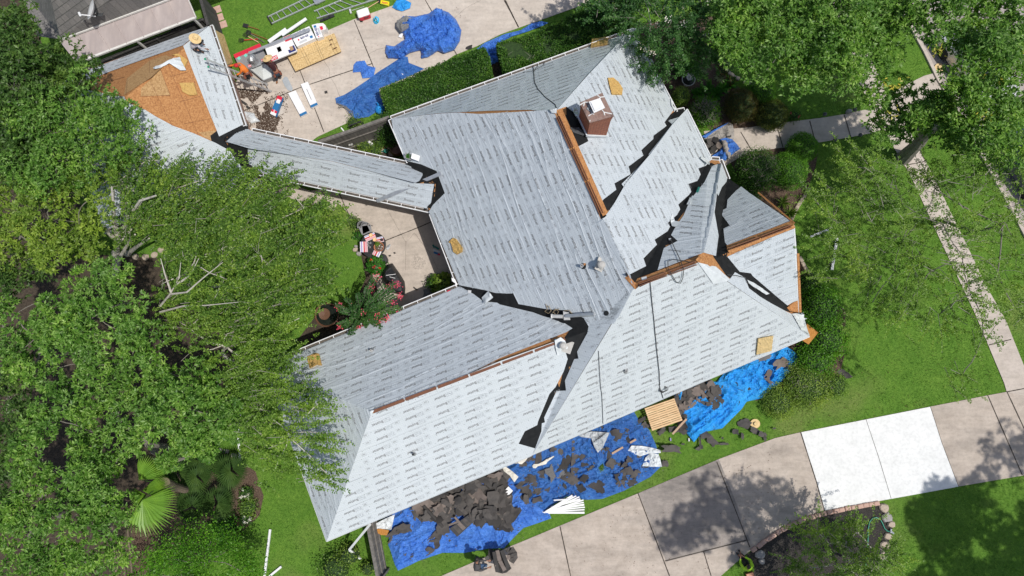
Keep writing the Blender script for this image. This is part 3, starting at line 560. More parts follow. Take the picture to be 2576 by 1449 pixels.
liner(z('2', (1120, 1160), (1240, 1165), (1370, 1230), (1425, 1405))+z('2b', (1318, 155), (1300, 150), (1260, 170), (1260, -40))+z('2', (1190, 1340), (1170, 1280), (1130, 1200)), ['MW', 'KN', 'KS'], .022)
liner(z('1', (1525, 985), (1570, 950), (1700, 900), (1800, 900), (1800, 1000), (1860, 1080), (1860, 1275), (1770, 1270), (1650, 1110), (1540, 1045)), ['TE', 'KN', 'KS', 'TS'], .022)
# --- pale underlayment, plane by plane
felt([VA[:2], (1100, 287), (1150, 284)]+z('3', (-150, 828), (100, 815), (345, 800), (400, 832), (465, 1000), (560, 1210), (668, 1449))+z('3b', (640, 30), (733, 240), (765, 262), (850, 440), (945, 640), (966, 735), (830, 985), (640, 1005), (605, 945), (480, 890), (340, 882), (135, 845), (95, 765), (0, 770))+z('2b', (1900, 768), (1780, 765), (1705, 745), (1515, 708), (1405, 440), (1296, 178), (1325, 130))+z('2', (1412, 1400), (1352, 1240), (1240, 1192), (1125, 1165), (1090, 1080), (1040, 960)), ['MW'], flips=(1, -1, -1, 1, -1), wamp=1.0)
felt([VA[:2], (1100, 286), (1150, 283), (1240, 279), (1330, 277), (1372, 281), (1400, 278)]+z('3', (620, 560), (870, 300), (948, 205))+[VB[:2]], ['MN'], flips=(-1, -1, -1, 1), ph=.4, wamp=.7)
felt(z('3', (948, 205), (985, 208), (1120, 470), (1262, 790), (1190, 890), (1205, 915), (1110, 985), (1110, 1008), (1022, 1090), (1038, 1128), (930, 1208), (945, 1265), (828, 1330), (842, 1375), (750, 1445))+z('3b', (735, 105), (722, 100), (700, 72))+z('3', (700, 1440), (600, 1220), (545, 1075), (640, 1025), (575, 850), (480, 775), (412, 800), (620, 565), (868, 302)), ['ME'], flips=(-1, -1, 1), ph=.2, wamp=1.1)
felt(z('3', (1352, 832), (1215, 875), (1246, 902), (1075, 1120), (1085, 1128), (880, 1335), (900, 1362))+z('3b', (830, 112), (725, 262), (780, 200)), ['GS', 'GE'], main='GE', text=False)
felt([(1728, 274)]+z('3', (1370, 810), (1450, 970), (1530, 1150), (1540, 1185), (1435, 1222), (1465, 1300), (1362, 1335), (1385, 1392))+z('3b', (1378, 45), (1290, 125), (1310, 175), (1213, 258), (1240, 300), (1118, 380), (1135, 415), (1038, 515), (1057, 570), (930, 635), (880, 560), (800, 430), (700, 262), (725, 238), (780, 200))+z('3', (910, 1330), (1090, 1115), (1250, 900)), ['GE', 'MW'], flips=(1, -1), ph=.6, dz=.045)
felt(z('3', (1602, 1182), (1535, 1205), (1480, 1320), (1400, 1420))+z('3b', (1390, 60), (1330, 200), (1262, 300), (1238, 345), (1285, 388), (1185, 440), (1140, 600), (1475, 472), (1545, 190), (1570, 0)), ['SN'], flips=(1,), ph=.3)
felt(z('3', (1603, 1182), (1655, 1300))+z('3b', (1605, 0), (1580, 62), (1562, 20), (1552, 60), (1552, 180), (1582, 350), (1562, 497), (1472, 472), (1540, 190)), ['SS', 'SN'], main='SS', text=False)
felt(z('3', (1745, 1352), (1700, 1390), (1645, 1449))+z('3b', (1640, 150), (1600, 170), (1608, 205), (1662, 277), (1616, 300), (1628, 400), (1662, 438), (1992, 295))+z('4b', (300, 246), (0, 40)), ['P'], flips=(1,), ph=.1)
felt(z('3b', (1645, 502), (1735, 612), (1815, 622))+z('4b', (25, 642), (145, 745), (275, 855), (318, 830), (352, 818), (345, 480), (330, 298))+z('3b', (1992, 352)), ['Q'], flips=(1,), ph=.5)
felt([(1758, 660)]+z('3b', (1560, 600), (1660, 668), (1700, 615), (1770, 652), (1800, 730), (1880, 790))+z('4b', (150, 835), (270, 900), (305, 915), (385, 910))+[SE[:2]], ['RE', 'RS'], main='RE', text=False, dz=.04)
felt([(1594, 724)]+z('3b', (1085, 682), (1440, 542))+[(1759, 662), SE[:2], XX[:2]], ['RS'], flips=(-1,), ph=.0, wamp=.8, m='felt_flat')
felt([(1592, 724)]+z('3b', (960, 740), (835, 985), (642, 1003), (632, 1055), (558, 1190), (568, 1240), (538, 1242), (470, 1400))+z('3c', (478, 105), (410, 108), (320, 300), (325, 335), (303, 342), (300, 400), (255, 522))+[(1330, 1151), XX[:2]], ['RW', 'LS'], main='RS', flips=(-1,), ph=.45, dz=.036)
felt(z('2c', (905, 268))+z('3b', (0, 1258), (392, 1118), (475, 1195), (490, 1242), (462, 1330), (400, 1449))+z('3c', (392, 90), (358, 130), (275, 330), (270, 355), (180, 400), (135, 490), (255, 524))+[(1338, 1147), SW[:2], (934, 1041)], ['LS'], flips=(-1,), ph=.3, wamp=.8, m='felt_flat')
felt([(937, 1033), (800, 972), (666, 916), WN[:2], SW[:2]], ['LW', 'LN'], flips=(1, -1), ph=.7, wamp=.9, dz=.04)
felt([CC[:2]]+z('2b', (1500, 722), (1620, 772), (1690, 825), (1790, 835))+z('3b', (0, 848), (240, 905), (320, 935), (440, 965), (525, 1020), (482, 1048), (0, 1235))+z('2c', (1550, 0), (900, 258), (880, 248))+[(934, 1031), WN[:2]], ['LN'], flips=(1, -1, -1, 1), ph=.2, wamp=1.0)
felt(z('1', (1640, 1028), (1765, 918))+[(640, 333), (1027, 416)]+z('2', (1190, 1185), (1240, 1195), (1252, 1270), (1228, 1312), (1198, 1326), (600, 1170), (0, 1078)), ['KN'], flips=(-1,), ph=.3, wamp=.6)
felt(z('1', (1800, 1068), (1800, 1256))+[(632, 429), (1082, 527)]+z('2b', (1325, 30))+z('2', (1335, 1335), (1195, 1328), (600, 1172), (0, 1080)), ['KS'], flips=(1,), ph=.0, wamp=.6)
felt(z('1', (1515, 192), (1200, 300), (850, 432), (650, 505), (500, 560), (383, 592), (450, 620), (560, 620), (800, 520), (1100, 412), (1325, 332), (1420, 260)), ['TN', 'TW'], main='TN', flips=(1,), ph=.1, wamp=.5)
felt(z('1', (1515, 192), (1530, 200), (1640, 520), (1765, 903), (1590, 990), (1480, 720), (1330, 335)), ['TE'], flips=(-1,), ph=.2, wamp=.4, m='felt_flat')
felt(z('1', (383, 592), (450, 615), (580, 640), (700, 665), (810, 690), (905, 703), (925, 745), (1060, 800), (1130, 845), (1260, 915), (1400, 965), (1480, 1000), (1560, 1035), (1665, 1092), (1790, 1262))+[(563, 466), TSW[:2]], ['TS', 'TW'], main='TS', flips=(1,), ph=.5, wamp=1.2)
for a_, b_ in (((1195, 415), (1440, 985)), ((1075, 560), (1250, 915)), ((1020, 700), (1235, 692)), ((1165, 505), (1235, 692)), ((1225, 560), (1370, 520)), ((1300, 740), (1450, 700)), ((1330, 900), (1530, 860)), ((925, 570), (915, 690)), ((1085, 440), (1085, 530)), ((760, 600), (905, 560))):
    (ax, ay), (bx, by) = z('1', a_, b_); L_ = math.hypot(bx-ax, by-ay); nx, ny = -(by-ay)/L_*.3, (bx-ax)/L_*.3; g, F = polygrid([(ax-nx, ay-ny), (bx-nx, by-ny), (bx+nx, by+ny), (ax+nx, ay+ny)], 0, 12, 12); mesh('panel_seam', drape(g, ['TE', 'TN'], .03), F, M['ridge_gap'], house)
# turned-up and folded flaps of loose underlayment
def flap(px, facs, h, name='loose_flap', m='sheet_white'):
    g, F = polygrid(px, .3, 2.2, 2.2); P = drape(g, facs, .06); P[:, 2] += h*vn(P[:, 0]*2.5, P[:, 1]*2.5, 8)+h*.4*ridge(P[:, 0]*4, P[:, 1]*4, 3, 3); return mesh(name, P, F, M[m], house)
flap(z('2', (1195, 885), (1210, 860), (1260, 840), (1290, 842), (1262, 850), (1215, 880)), ['MN', 'MW'], .12); flap(z('3', (350, 800), (412, 795), (408, 830), (375, 828)), ['MW', 'MN'], .12)
flap(z('2b', (1680, 800), (1730, 755), (1765, 800), (1700, 850)), ['MW', 'LN'], .25); flap(z('3b', (1230, 230), (1245, 195), (1262, 245), (1300, 250), (1285, 275), (1265, 290), (1240, 285)), ['GE', 'SN'], .2)
flap(z('3b', (1345, 130), (1372, 75), (1392, 100), (1372, 130)), ['GE', 'SN'], .15); flap(z('2c', (870, 250), (905, 245), (880, 290)), ['LN', 'LW', 'LS'], .1)
flap(z('3b', (1430, 545), (1560, 575), (1660, 665), (1640, 680), (1540, 700), (1470, 600)), ['RS', 'RE'], .05); flap(z('3b', (1785, 672), (1830, 690), (1945, 772), (1920, 780), (1850, 735), (1800, 700)), ['Q', 'RE'], .1)
flap(z('4b', (305, 915), (385, 908), (388, 945), (410, 950), (385, 965), (430, 1068), (370, 1030)), ['RE', 'RS'], .18); flap(z('1', (1120, 500), (1225, 455), (1310, 418), (1362, 520), (1320, 520), (1240, 470), (1130, 510)), ['TN', 'TE'], .14, 'folded_underlayment')
flap(z('4', (-345, 1140), (-360, 1155), (-300, 1210), (-290, 1185)), ['GE', 'SN'], .2); flap(z('3', (1232, 720), (1255, 745), (1250, 770), (1280, 800), (1262, 808), (1238, 770)), ['ME'], .12)
# ridges: slot vents with deck showing either side
def ridgeslot(a, b, n=2, wd=.05, gap=.075):
    A = W(*a); B = W(*b); d = (B-A); q = Vector((-d.y, d.x, 0)).normalized(); mbr = MB(); L = d.length; k = int(L/1.2)
    for s in range(n):
        o_ = q*((s-(n-1)/2)*(gap+wd))
        for i in range(k): mbr.bar(A+d*(i+.03)/k+o_+Vector((0, 0, .012)), A+d*(i+.97)/k+o_+Vector((0, 0, .012)), wd, .07)
    mbr.build('ridge_slot', M['ridge_gap'], house)
def strip(a, b, w0, w1, facs, m='osb'):
    ax, ay = a[:2]; bx, by = b[:2]; dx, dy = bx-ax, by-ay; L = math.hypot(dx, dy); nx, ny = -dy/L, dx/L
    px = [(ax+nx*w0, ay+ny*w0), (bx+nx*w0, by+ny*w0), (bx+nx*w1, by+ny*w1), (ax+nx*w1, ay+ny*w1)]; g, F = polygrid(px, math.atan2(dy, dx), 20, 6); mesh('exposed_deck_strip', drape(g, facs, .075), F, M[m], house)
ridgeslot((1402, 292, ZR+.04), (1514, 540, ZR+.04), 3, .03, .04); strip((1400, 284), (1515, 545), -1, -16, ['ME'])
ridgeslot((1604, 716, ZR+.04), (1754, 661, ZR-.02), 3, .03, .04); strip((1598, 720), (1757, 661), -1, -16, ['SN'])
ridgeslot((938, 1036, 5.74), (1424, 852, 5.9), 1, .13, .05); ridgeslot((1832, 628, 6.5), (1992, 568, 6.56), 2, .03, .05); strip((1830, 630), (1996, 566), -1, -12, ['P']); strip((1830, 630), (1996, 566), 1, 9, ['Q'])
strip(z('3b', (925, 638))[0], z('3b', (1000, 722))[0], -1, 10, ['MW', 'GE']); strip(z('3b', (1455, 478))[0], z('3b', (1640, 632))[0], 6, 22, ['RE', 'RS', 'SS']); strip(z('4b', (345, 480))[0], z('4b', (362, 905))[0], -5, 1, ['Q']); strip(z('4b', (60, 40))[0], z('4b', (325, 265))[0], -3, 1, ['P'])
strip(z('3b', (1655, 440))[0], z('3b', (1665, 465))[0], -6, 6, ['P', 'Q']) 
patch = z('4b', (272, 872), (320, 832), (352, 818), (360, 905), (300, 905)); g, F = polygrid(patch, 0, 8, 8); mesh('exposed_deck_strip', drape(g, ['Q', 'RE'], .05), F, M['osb'], house)
strip((600, 270), (601, 271), 0, 1, ['TE']) if False else None
# bright patches of bare sheathing on the small roof
g, F = polygrid(z('1', (1025, 640), (1165, 505), (1235, 690), (1020, 700)), .4, 8, 8); mesh('deck_panel', drape(g, ['TE', 'TN'], .02), F, M['osb_mid'], house)
g, F = polygrid(z('1', (1440, 960), (1560, 945), (1575, 965), (1530, 985), (1555, 1030), (1490, 1000)), .4, 8, 8); mesh('deck_panel', drape(g, ['TE', 'TS'], .02), F, M['osb_mid'], house)
g, F = polygrid(z('1', (920, 570), (1085, 440), (1200, 400), (1250, 420), (1100, 560), (900, 690)), .4, 8, 8); mesh('deck_panel', drape(g, ['TN'], .02), F, M['osb_mid'], house)
def foam(px, facs, th, m='foam', label=None, dz=.04, name='foam_chunk', group='foam cushions lying about on the roof'):
    g, F = polygrid(px, .4, 3, 3); lo = drape(g, facs, dz); hi = lo.copy(); n = len(g); hi[:, 2] += th*(.7+.5*vn(g[:, 0]*.25, g[:, 1]*.25, 4)); V = np.concatenate([lo, hi]); FF = [tuple(reversed(f)) for f in F]+[tuple(i+n for i in f) for f in F]
    ec = {}
    for f in F:
        for i in range(len(f)): e = (f[i], f[(i+1) % len(f)]); ec[e] = 1
    for (a, b) in ec:
        if (b, a) not in ec: FF.append((a, b, b+n, a+n))
    o = mesh(name, V, FF, M[m]); return tag(o, label, 'foam cushion', group)
foam(z('2b', (1440, 400), (1475, 368), (1500, 380), (1543, 440), (1540, 470), (1500, 488), (1475, 470), (1460, 410)), ['MW'], .13, 'foam', 'torn yellow foam cushion on the west roof slope above the patio')
foam(z('2b', (420, 1225), (480, 1198), (505, 1205), (525, 1290), (490, 1285), (440, 1310), (425, 1260)), ['LN'], .1, 'foam', 'ragged yellow foam cushion at the tree-shaded end of the lower left roof')
foam(z('3', (665, 292), (782, 278), (775, 330), (655, 350)), ['MN'], .14, 'foam', 'rectangular yellow foam cushion near the top gutter')
foam(z('3', (780, 570), (820, 572), (855, 600), (888, 650), (882, 692), (808, 690), (790, 620)), ['ME'], .1, 'foam', 'six-sided worn yellow foam cushion beside the brick chimney')
foam(z('3b', (1862, 1095), (1970, 1075), (1958, 1185), (1850, 1212)), ['RS'], .15, 'foam_light', 'square tan foam block on the bright slope near the bottom eave')
foam(z('1', (1310, 608), (1410, 605), (1420, 640), (1435, 690), (1380, 697), (1330, 670)), ['TE'], .08, 'foam', 'flat tan foam cushion on the bare orange deck of the small roof')
foam(z('1', (1250, 400), (1300, 395), (1365, 440), (1340, 500), (1310, 420)), ['TN', 'TE'], .05, 'foam', 'thin foam piece half under the folded white sheet on the bare deck')
# gutters
def gutter(p, q, out=1, zz=2.84, dirt=True):
    A = W(p[0], p[1], zz); B = W(q[0], q[1], zz); d = (B-A).normalized(); o_ = Vector((d.y, -d.x, 0))*out; g = MB(); wd = .15
    def strip3(c0, c1, z0, z1, m):
        g.add([A+o_*c0+Vector((0, 0, z0)), B+o_*c0+Vector((0, 0, z0)), B+o_*c1+Vector((0, 0, z1)), A+o_*c1+Vector((0, 0, z1))], [(0, 1, 2, 3) if out > 0 else (3, 2, 1, 0)], m)
    g.bar(A+o_*(wd)+Vector((0, 0, -.03)), B+o_*(wd)+Vector((0, 0, -.03)), .035, .13); g.bar(A+o_*(wd/2)+Vector((0, 0, -.085)), B+o_*(wd/2)+Vector((0, 0, -.085)), wd, .02); g.bar(A+o_*.012+Vector((0, 0, -.03)), B+o_*.012+Vector((0, 0, -.03)), .02, .11)
    L = (B-A).length; n = max(1, int(L/.64))
    for i in range(n+1): c = A+d*(L*i/n); g.bar(c+o_*.01+Vector((0, 0, .022)), c+o_*(wd)+Vector((0, 0, .036)), .028, .012)
    go = g.build('gutter', M['white'], house)
    if dirt:
        db = MB(); k = max(2, int(L/.12)); vs = []; 
        for i in range(k+1):
            for j in range(4): vs.append(A+d*(L*i/k)+o_*(.022+(wd-.045)*j/3)+Vector((0, 0, -.045+random.random()*.045)))
        db.add(vs, [((i*4+j), (i*4+j+1), (i*4+4+j+1), (i*4+4+j)) if out < 0 else (i*4+4+j, i*4+4+j+1, i*4+j+1, i*4+j) for i in range(k) for j in range(3)]); db.build('leaf_debris', M['gutter_dirt'], go)
gutter(VB, VA, -1 if False else 1); gutter(VA, (1031, 407), 1); gutter((1088, 537), CC, 1); gutter(CC, WN, 1); gutter(VC, VB, 1); gutter(VD, VC, 1, dirt=False); gutter(VE, VD, 1); gutter(VF, VE, 1); gutter(VG, VF, 1)
gutter((1027, 415), (634, 331), 1, 2.76); gutter((630, 428), (1081, 527), 1, 2.76); gutter((612, 318), TNE, 1); gutter(TSW, (631, 435), 1)
dr = MB()
for a, b in ((SW, SE), (WN, SW), (Q1, PK), (SE, Q1)):
    A = W(*a); B = W(*b); dr.bar(A+Vector((0, 0, -.05)), B+Vector((0, 0, -.05)), .04, .14)
dr.build('drip_edge', M['white'], house)
aw = thing('awning', W(600, 500, 0), 'pale flat awning panel tucked under the link roof and the trees', 'awning'); mbA = MB(); PA = WP(z('1', (1580, 1352), (1800, 1276), (1990, 1318), (1900, 1380))+z('1b', (1720, 80), (1580, 130)), 2.45); mbA.prism([(p.x, p.y) for p in PA], 2.4, 2.46); mbA.build('panel', M['white'], aw)
for p in (PA[0], PA[5], PA[4]): mbA = MB(); mbA.bar((p.x, p.y, 0), (p.x, p.y, 2.4), .08, .08, up=Vector((1, 0, 0))); mbA.build('post', M['white'], aw)
# chimney
ZT = 8.7; ct = [W(x, y, ZT) for x, y in z('3', (580, 745), (740, 675), (822, 840), (650, 888))]; cen = sum(ct, Vector())/4
ch = MB(); 
def ring(P, s, zz): c = cen; return [(c.x+(p.x-c.x)*s, c.y+(p.y-c.y)*s, zz) for p in P]
bot = ring(ct, .93, 4.6); top = ring(ct, .93, ZT-.42); ch.prism(bot, 4.6, ZT-.42)
for i, s in enumerate((.955, .98, 1.0)): ch.prism(ring(ct, s, 0), ZT-.42+i*.14, ZT-.28+i*.14-(.03 if i == 2 else 0))
chm = ch.build('chimney', M['brick'], house)
c2 = MB(); c2.prism(ring(ct, 1.02, 0), ZT-.028, ZT+.012)
cap = c2.build('chimney_cap', M['rust_metal'], chm)
c3 = MB()
def onz(pts, zz): return [W(x, y, zz) for x, y in z('3', *pts)]
for pts in (((580, 760), (612, 740), (640, 742)), ((612, 740), (605, 770)), ((705, 690), (725, 705), (755, 700)), ((725, 705), (722, 720)), ((640, 840), (668, 822), (682, 830)), ((668, 822), (665, 800)), ((735, 790), (752, 812), (810, 825)), ((752, 812), (758, 835)), ((650, 880), (652, 870))):
    c3 = MB(); c3.tube(onz(pts, ZT+.02), .022, 5); c3.build('sealant_line', M['sealant'], cap)
c4 = MB(); fc = onz([(700, 762)], ZT)[0]; ft = onz([(643, 735), (725, 708), (762, 780), (680, 818)], ZT+.28); fcen = sum(ft, Vector())/4; ft = [fcen+(p-fcen)*.98 for p in ft]
c4.prism([(p.x, p.y) for p in ft], ZT+.22, ZT+.27); ins = [fcen+(p-fcen)*.78 for p in ft]; c4.prism([(p.x, p.y) for p in ins], ZT+.27, ZT+.31); ins = [fcen+(p-fcen)*.55 for p in ft]; c4.prism([(p.x, p.y) for p in ins], ZT+.0, ZT+.22)
c4.build('flue_cap', M['white'], chm)
c5 = MB(); c5.lathe(onz([(705, 757)], ZT+.31)[0], [(.04, 0), (.03, .03), (0, .035)], 10); 
for p in onz([(640, 790), (655, 800), (648, 770)], ZT+.03): c5 = MB(); c5.box(p, (.14, .09, .05), rz=random.random()*3, bev=.01); c5.build('cap_fitting', M['alu_dark'], chm)
fl = MB(); fb = [cen+(p-cen)*1.0 for p in ct]; 
for i in range(4):
    a, b = fb[i], fb[(i+1) % 4]; pa = PX([(a.x, a.y, 5.5)])[0]; pb = PX([(b.x, b.y, 5.5)])[0]
    A2 = Vector(drape([pa], ['ME'])[0]); B2 = Vector(drape([pb], ['ME'])[0]); A3 = Vector((a.x, a.y, A2.z+.0)); B3 = Vector((b.x, b.y, B2.z+.0)); fl.bar(A3+Vector((0, 0, .02)), B3+Vector((0, 0, .02)), .05, .12)
fl.build('base_flashing', M['sheet_white'], chm)
flap(z('3', (515, 785), (560, 800), (562, 850), (548, 852), (530, 820)), ['ME'], .15, 'flashing_sheet', 'galv'); flap(z('3', (505, 930), (570, 930), (625, 985), (600, 990), (530, 965)), ['ME'], .1, 'flashing_sheet', 'dark_metal')
# vents and pipes on the roof
def onroof(px, fac, dz=0): return Vector(drape([px], [fac])[0])+Vector((0, 0, dz))
def vent_pipe(px, fac, r=.045, h=.35, m='pvc', boot=True, name='vent_pipe'):
    p = onroof(px, fac); v = MB(); v.lathe(p-Vector((0, 0, .1)), [(r, 0), (r, h+.1), (r*.7, h+.1), (r*.7, h-.1)], 12)
    if boot: v.lathe(p+Vector((0, 0, .02)), [(r*2.2, 0), (r*1.5, .05), (r*1.05, .1)], 12, 1)
    v.build(name, [M[m], M['alu_dark']], house)
vent_pipe(z('2b', (888, 1182))[0], 'LN'); vent_pipe(z('2c', (1190, 562))[0], 'LS', m='dark_metal'); vent_pipe(z('3b', (908, 1330))[0], 'RS', .05, .25, 'alu_dark')
p = onroof(z('3b', (600, 572))[0], 'MW', .05); v = MB(); hole = [(p.x+.17*math.cos(t)*1.1, p.y+.17*math.sin(t), 0) for t in np.linspace(0, 6.28, 14)[:-1]]
def roofhole(px, fac, r):
    pts = [(px[0]+r*math.cos(t), px[1]+r*math.sin(t)) for t in np.linspace(0, 2*math.pi, 17)[:-1]]; P = drape(pts, [fac], .075); mesh('roof_hole', P, [tuple(range(15, -1, -1))], M['p_black'], house)
roofhole(z('3b', (602, 572))[0], 'MW', 7.5); roofhole(z('3b', (768, 912))[0], 'RW', 6.5)
vent_pipe(z('3b', (590, 575))[0], 'MW', .06, .3, 'galv', False)
o = MB(); q = onroof(z('3b', (605, 560))[0], 'MW', .09); o.bar(q, q+Vector((.25, .05, .02)), .08, .03); o.build('deck_chip', M['osb'], house)
def flue(px, fac, name='flue_vent'):
    p = onroof(px, fac, .05); v = MB(); v.box(p+Vector((.08, .02, .0)), (.62, .5, .02), rz=-.35, R=Matrix.Rotation(-.35, 3, 'Z') @ Matrix.Rotation(.55 if fac == 'MW' else 0, 3, 'Y'))
    v.lathe(p+Vector((0, 0, .02)), [(.17, 0), (.11, .08), (.09, .30), (.14, .34), (.15, .42), (.09, .47), (.0, .48)], 18); return v.build(name, M['flue'], house, smooth=False)
flue(z('3b', (728, 572))[0], 'MW')
# rain diverter, dark liner patch torn edge etc.
# ================================================================ vegetation
def unit(a): return a/np.maximum(np.linalg.norm(a, axis=1, keepdims=True), 1e-9)
def leaf_quads(P, D, L, Wd, tilt=.5, rs=RS, up=None):
    """n lozenge leaves: base P, direction D, length L, width Wd -> verts, faces"""
    n = len(P); D = unit(D); r = rs.normal(size=(n, 3))*tilt+np.array([0, 0, 1.0]); S = unit(np.cross(D, r)); L = np.broadcast_to(np.asarray(L), n)[:, None]; Wd = np.broadcast_to(np.asarray(Wd), n)[:, None]
    nrm = np.cross(S, D)
    V = np.stack([P, P+D*L*.45+S*Wd*.5+nrm*L*.06, P+D*L, P+D*L*.45-S*Wd*.5+nrm*L*.06], 1).reshape(-1, 3)
    return V, np.arange(n*4).reshape(n, 4)
def sphere_dirs(n, rs=RS): return unit(rs.normal(size=(n, 3)))
class Leaves:
    def __init__(s): s.V = []; s.F = []; s.n = 0
    def add(s, V, F):
        if len(V): s.V.append(V); s.F.append(F+s.n); s.n += len(V)
    def build(s, name, m, parent): 
        if s.n: return mesh(name, np.concatenate(s.V), np.concatenate(s.F), m, parent)
def curve(a, b, bow=.15, n=5, seed=0):
    a = Vector(a); b = Vector(b); d = b-a; q = Vector((random.uniform(-1, 1), random.uniform(-1, 1), random.uniform(0, 1)))*d.length*bow
    return [a+d*t+q*math.sin(math.pi*t)+Vector((random.uniform(-1, 1), random.uniform(-1, 1), random.uniform(-1, 1)))*d.length*.02*(0 < t < 1) for t in np.linspace(0, 1, n)]
def tree(label, base, lobes, leafm, style='tuft', dens=1.0, lsize=.16, bark='bark', trunk=.22, fork=.45, name='tree', cat='tree', group=None, twigs=0.0, flower=None, nfl=0, zscale=.7, gap=.25, lean=None, extra=None, sdir=None):
    b = W(*base, 0); t = thing(name, b, label, cat, group); lv = Leaves(); wood = MB(); tw = MB(); fl = Leaves()
    C = [np.array(W(l[0], l[1], l[2]+random.uniform(-1.0, .7))) for l in lobes]; R_ = [l[3] for l in lobes]; cen = np.mean(C, 0)
    if lean is None: top = Vector((b.x*.75+cen[0]*.25, b.y*.75+cen[1]*.25, cen[2]*fork))
    else: top = W(*lean)
    wood.tube(curve(b, top, .05, 5), [trunk*1.25, trunk, trunk*.92, trunk*.85, trunk*.8], 10)
    done = [(np.array(top), trunk*.8)]; order = sorted(range(len(C)), key=lambda i: np.linalg.norm(C[i]-np.array(top)))
    for ii in order:
        c, r = C[ii], R_[ii]; par = min(done, key=lambda d: np.linalg.norm(c-d[0])*(1+.15*len([1 for q in done if q is d]))); rr = min(par[1]*.8, trunk*.6); r1 = max(.02, rr*.62); pl = curve(par[0], c-np.array([0, 0, .25*r]), .14, 6); wood.tube(pl, [rr+(r1-rr)*i/5 for i in range(6)], 6); done.append((c-np.array([0, 0, .25*r]), r1)); rr = min(rr, .09)
        area = r*r*4; ncl = max(3, int(area*3.2*(1-gap))); dirs = sphere_dirs(ncl*2); dirs[:, 2] = dirs[:, 2]*.8+.15; dirs = dirs[:ncl]; rad = RS.uniform(.45, 1.05, ncl)
        cl_ = c+unit(dirs)*np.array([r, r, r*zscale])*rad[:, None]
        for q in cl_:
            qv = Vector(q)
            if random.random() < (.6 if style == 'tuft' else .3): tp = curve(Vector(c)+(qv-Vector(c))*.1, qv, .15, 4); wood.tube(tp, [rr*.3, rr*.22, rr*.16, .008], 4)
            od = q-cen; od[2] = abs(od[2])*.5+.4; od = od/np.linalg.norm(od)
            if style == 'tuft':
                rc = RS.uniform(.28, .58); nt = int(24*dens*(rc/.42)**2); dd = sphere_dirs(nt); dd[:, 2] = np.abs(dd[:, 2])-.15; P = q+dd*np.array([rc, rc, rc*.75]); k = 7; PP = np.repeat(P, k, 0); D = RS.normal(size=(nt*k, 3))*.8+np.repeat(dd, k, 0)*.4; D[:, 2] *= .5
                s_ = RS.uniform(.7, 1.25, nt*k); lv.add(*leaf_quads(PP, D, lsize*s_, lsize*.36*s_))
            elif style == 'small':
                nt = int(80*dens); P = q+RS.normal(size=(nt, 3))*np.array([.30, .30, .2]); D = RS.normal(size=(nt, 3))+.5*od; s_ = RS.uniform(.7, 1.2, nt); lv.add(*leaf_quads(P, D, lsize*s_, lsize*.55*s_))
            else:                                   # sprays: long twigs feathered with small leaves
                for _ in range(max(1, int(4*dens+random.random()))):
                    a = q+RS.normal(size=3)*.25-(0 if sdir is None else np.array(sdir)*.65); d = od*.7+RS.normal(size=3)*.55 if sdir is None else np.array(sdir)*.9+od*.25+RS.normal(size=3)*.28; d[2] = abs(d[2])*.35; d /= np.linalg.norm(d); Ls = RS.uniform(.6, 1.15) if sdir is None else RS.uniform(.8, 1.5); n = int(34); s_ = np.sort(RS.uniform(0.05, 1, n))
                    droop = np.array([0, 0, -1.0])*.22; P = a+np.outer(s_, d)*Ls+np.outer(s_**2, droop)*Ls; side = unit(np.cross(d, [0, 0, 1.0])[None])[0]; sg = np.where(np.arange(n) % 2, 1, -1)[:, None]
                    D = sg*side*.8+d*.55+RS.normal(size=(n, 3))*.35; lv.add(*leaf_quads(P, D, lsize*RS.uniform(.7, 1.2, n), lsize*.5, .35))
                    m2 = n//2; P2 = P[:m2]+RS.normal(size=(m2, 3))*.07; lv.add(*leaf_quads(P2, RS.normal(size=(m2, 3))+d, lsize, lsize*.5))
                    if random.random() < twigs: tw.tube([Vector(a-d*.35), Vector(P[n//2]), Vector(P[-1])], [.012, .009, .004], 3, cap=False)
                    if flower and random.random() < nfl:
                        e = P[-1]; f_ = 22; lv2 = e+RS.normal(size=(f_, 3))*.07; fl.add(*leaf_quads(lv2, sphere_dirs(f_), .06, .05))
    wood.build('trunk', M[bark], t); lv.build('crown', M[leafm], t)
    if tw.V: tw.build('twigs', M['bark_twig'], t)
    if fl.n: fl.build('blossom', M[flower], t)
    if extra: extra(t, C, R_)
    return t
# --- the wooded left side
tree('dark green oak filling the top left corner beside the neighbour roof', (60, 330), [(20, 60, 6, 1.0), (10, 130, 7, 1.5), (90, 165, 7, 1.6), (150, 150, 6.5, 1.0), (190, 195, 6.2, .9), (40, 230, 7.5, 1.9), (140, 240, 7, 1.5), (215, 200, 6.4, .6), (10, 330, 7, 1.8), (90, 320, 7, 1.6), (30, 420, 6.5, 1.6)], 'lf_dark', 'tuft', 1.0, .17, group=None)
tree('mid green willow oak overhanging the left side of the small roof', (120, 420), [(185, 280, 7.2, 1.5), (110, 340, 7, 1.5), (250, 275, 6.8, .9), (235, 340, 7, 1.4), (300, 330, 6.9, 1.0), (160, 400, 7, 1.3), (310, 285, 6.6, .5), (70, 400, 6.6, 1.2), (240, 410, 6.2, .9), (330, 380, 6.2, .6)], 'lf_oak', 'tuft', .9, .14)
tree('yellow green willow oak at the left edge above the leafy oaks', (110, 600), [(160, 470, 6.5, 1.1), (215, 500, 6.5, .9), (110, 540, 6.5, 1.1), (40, 500, 6.2, 1.2), (190, 570, 6.2, .9), (40, 590, 6.2, 1.1), (130, 620, 6, .9), (230, 560, 6, .5), (30, 660, 5.5, 1.0), (190, 640, 5.6, .7), (245, 650, 5.4, .5)], 'lf_lime', 'tuft', .9, .16)
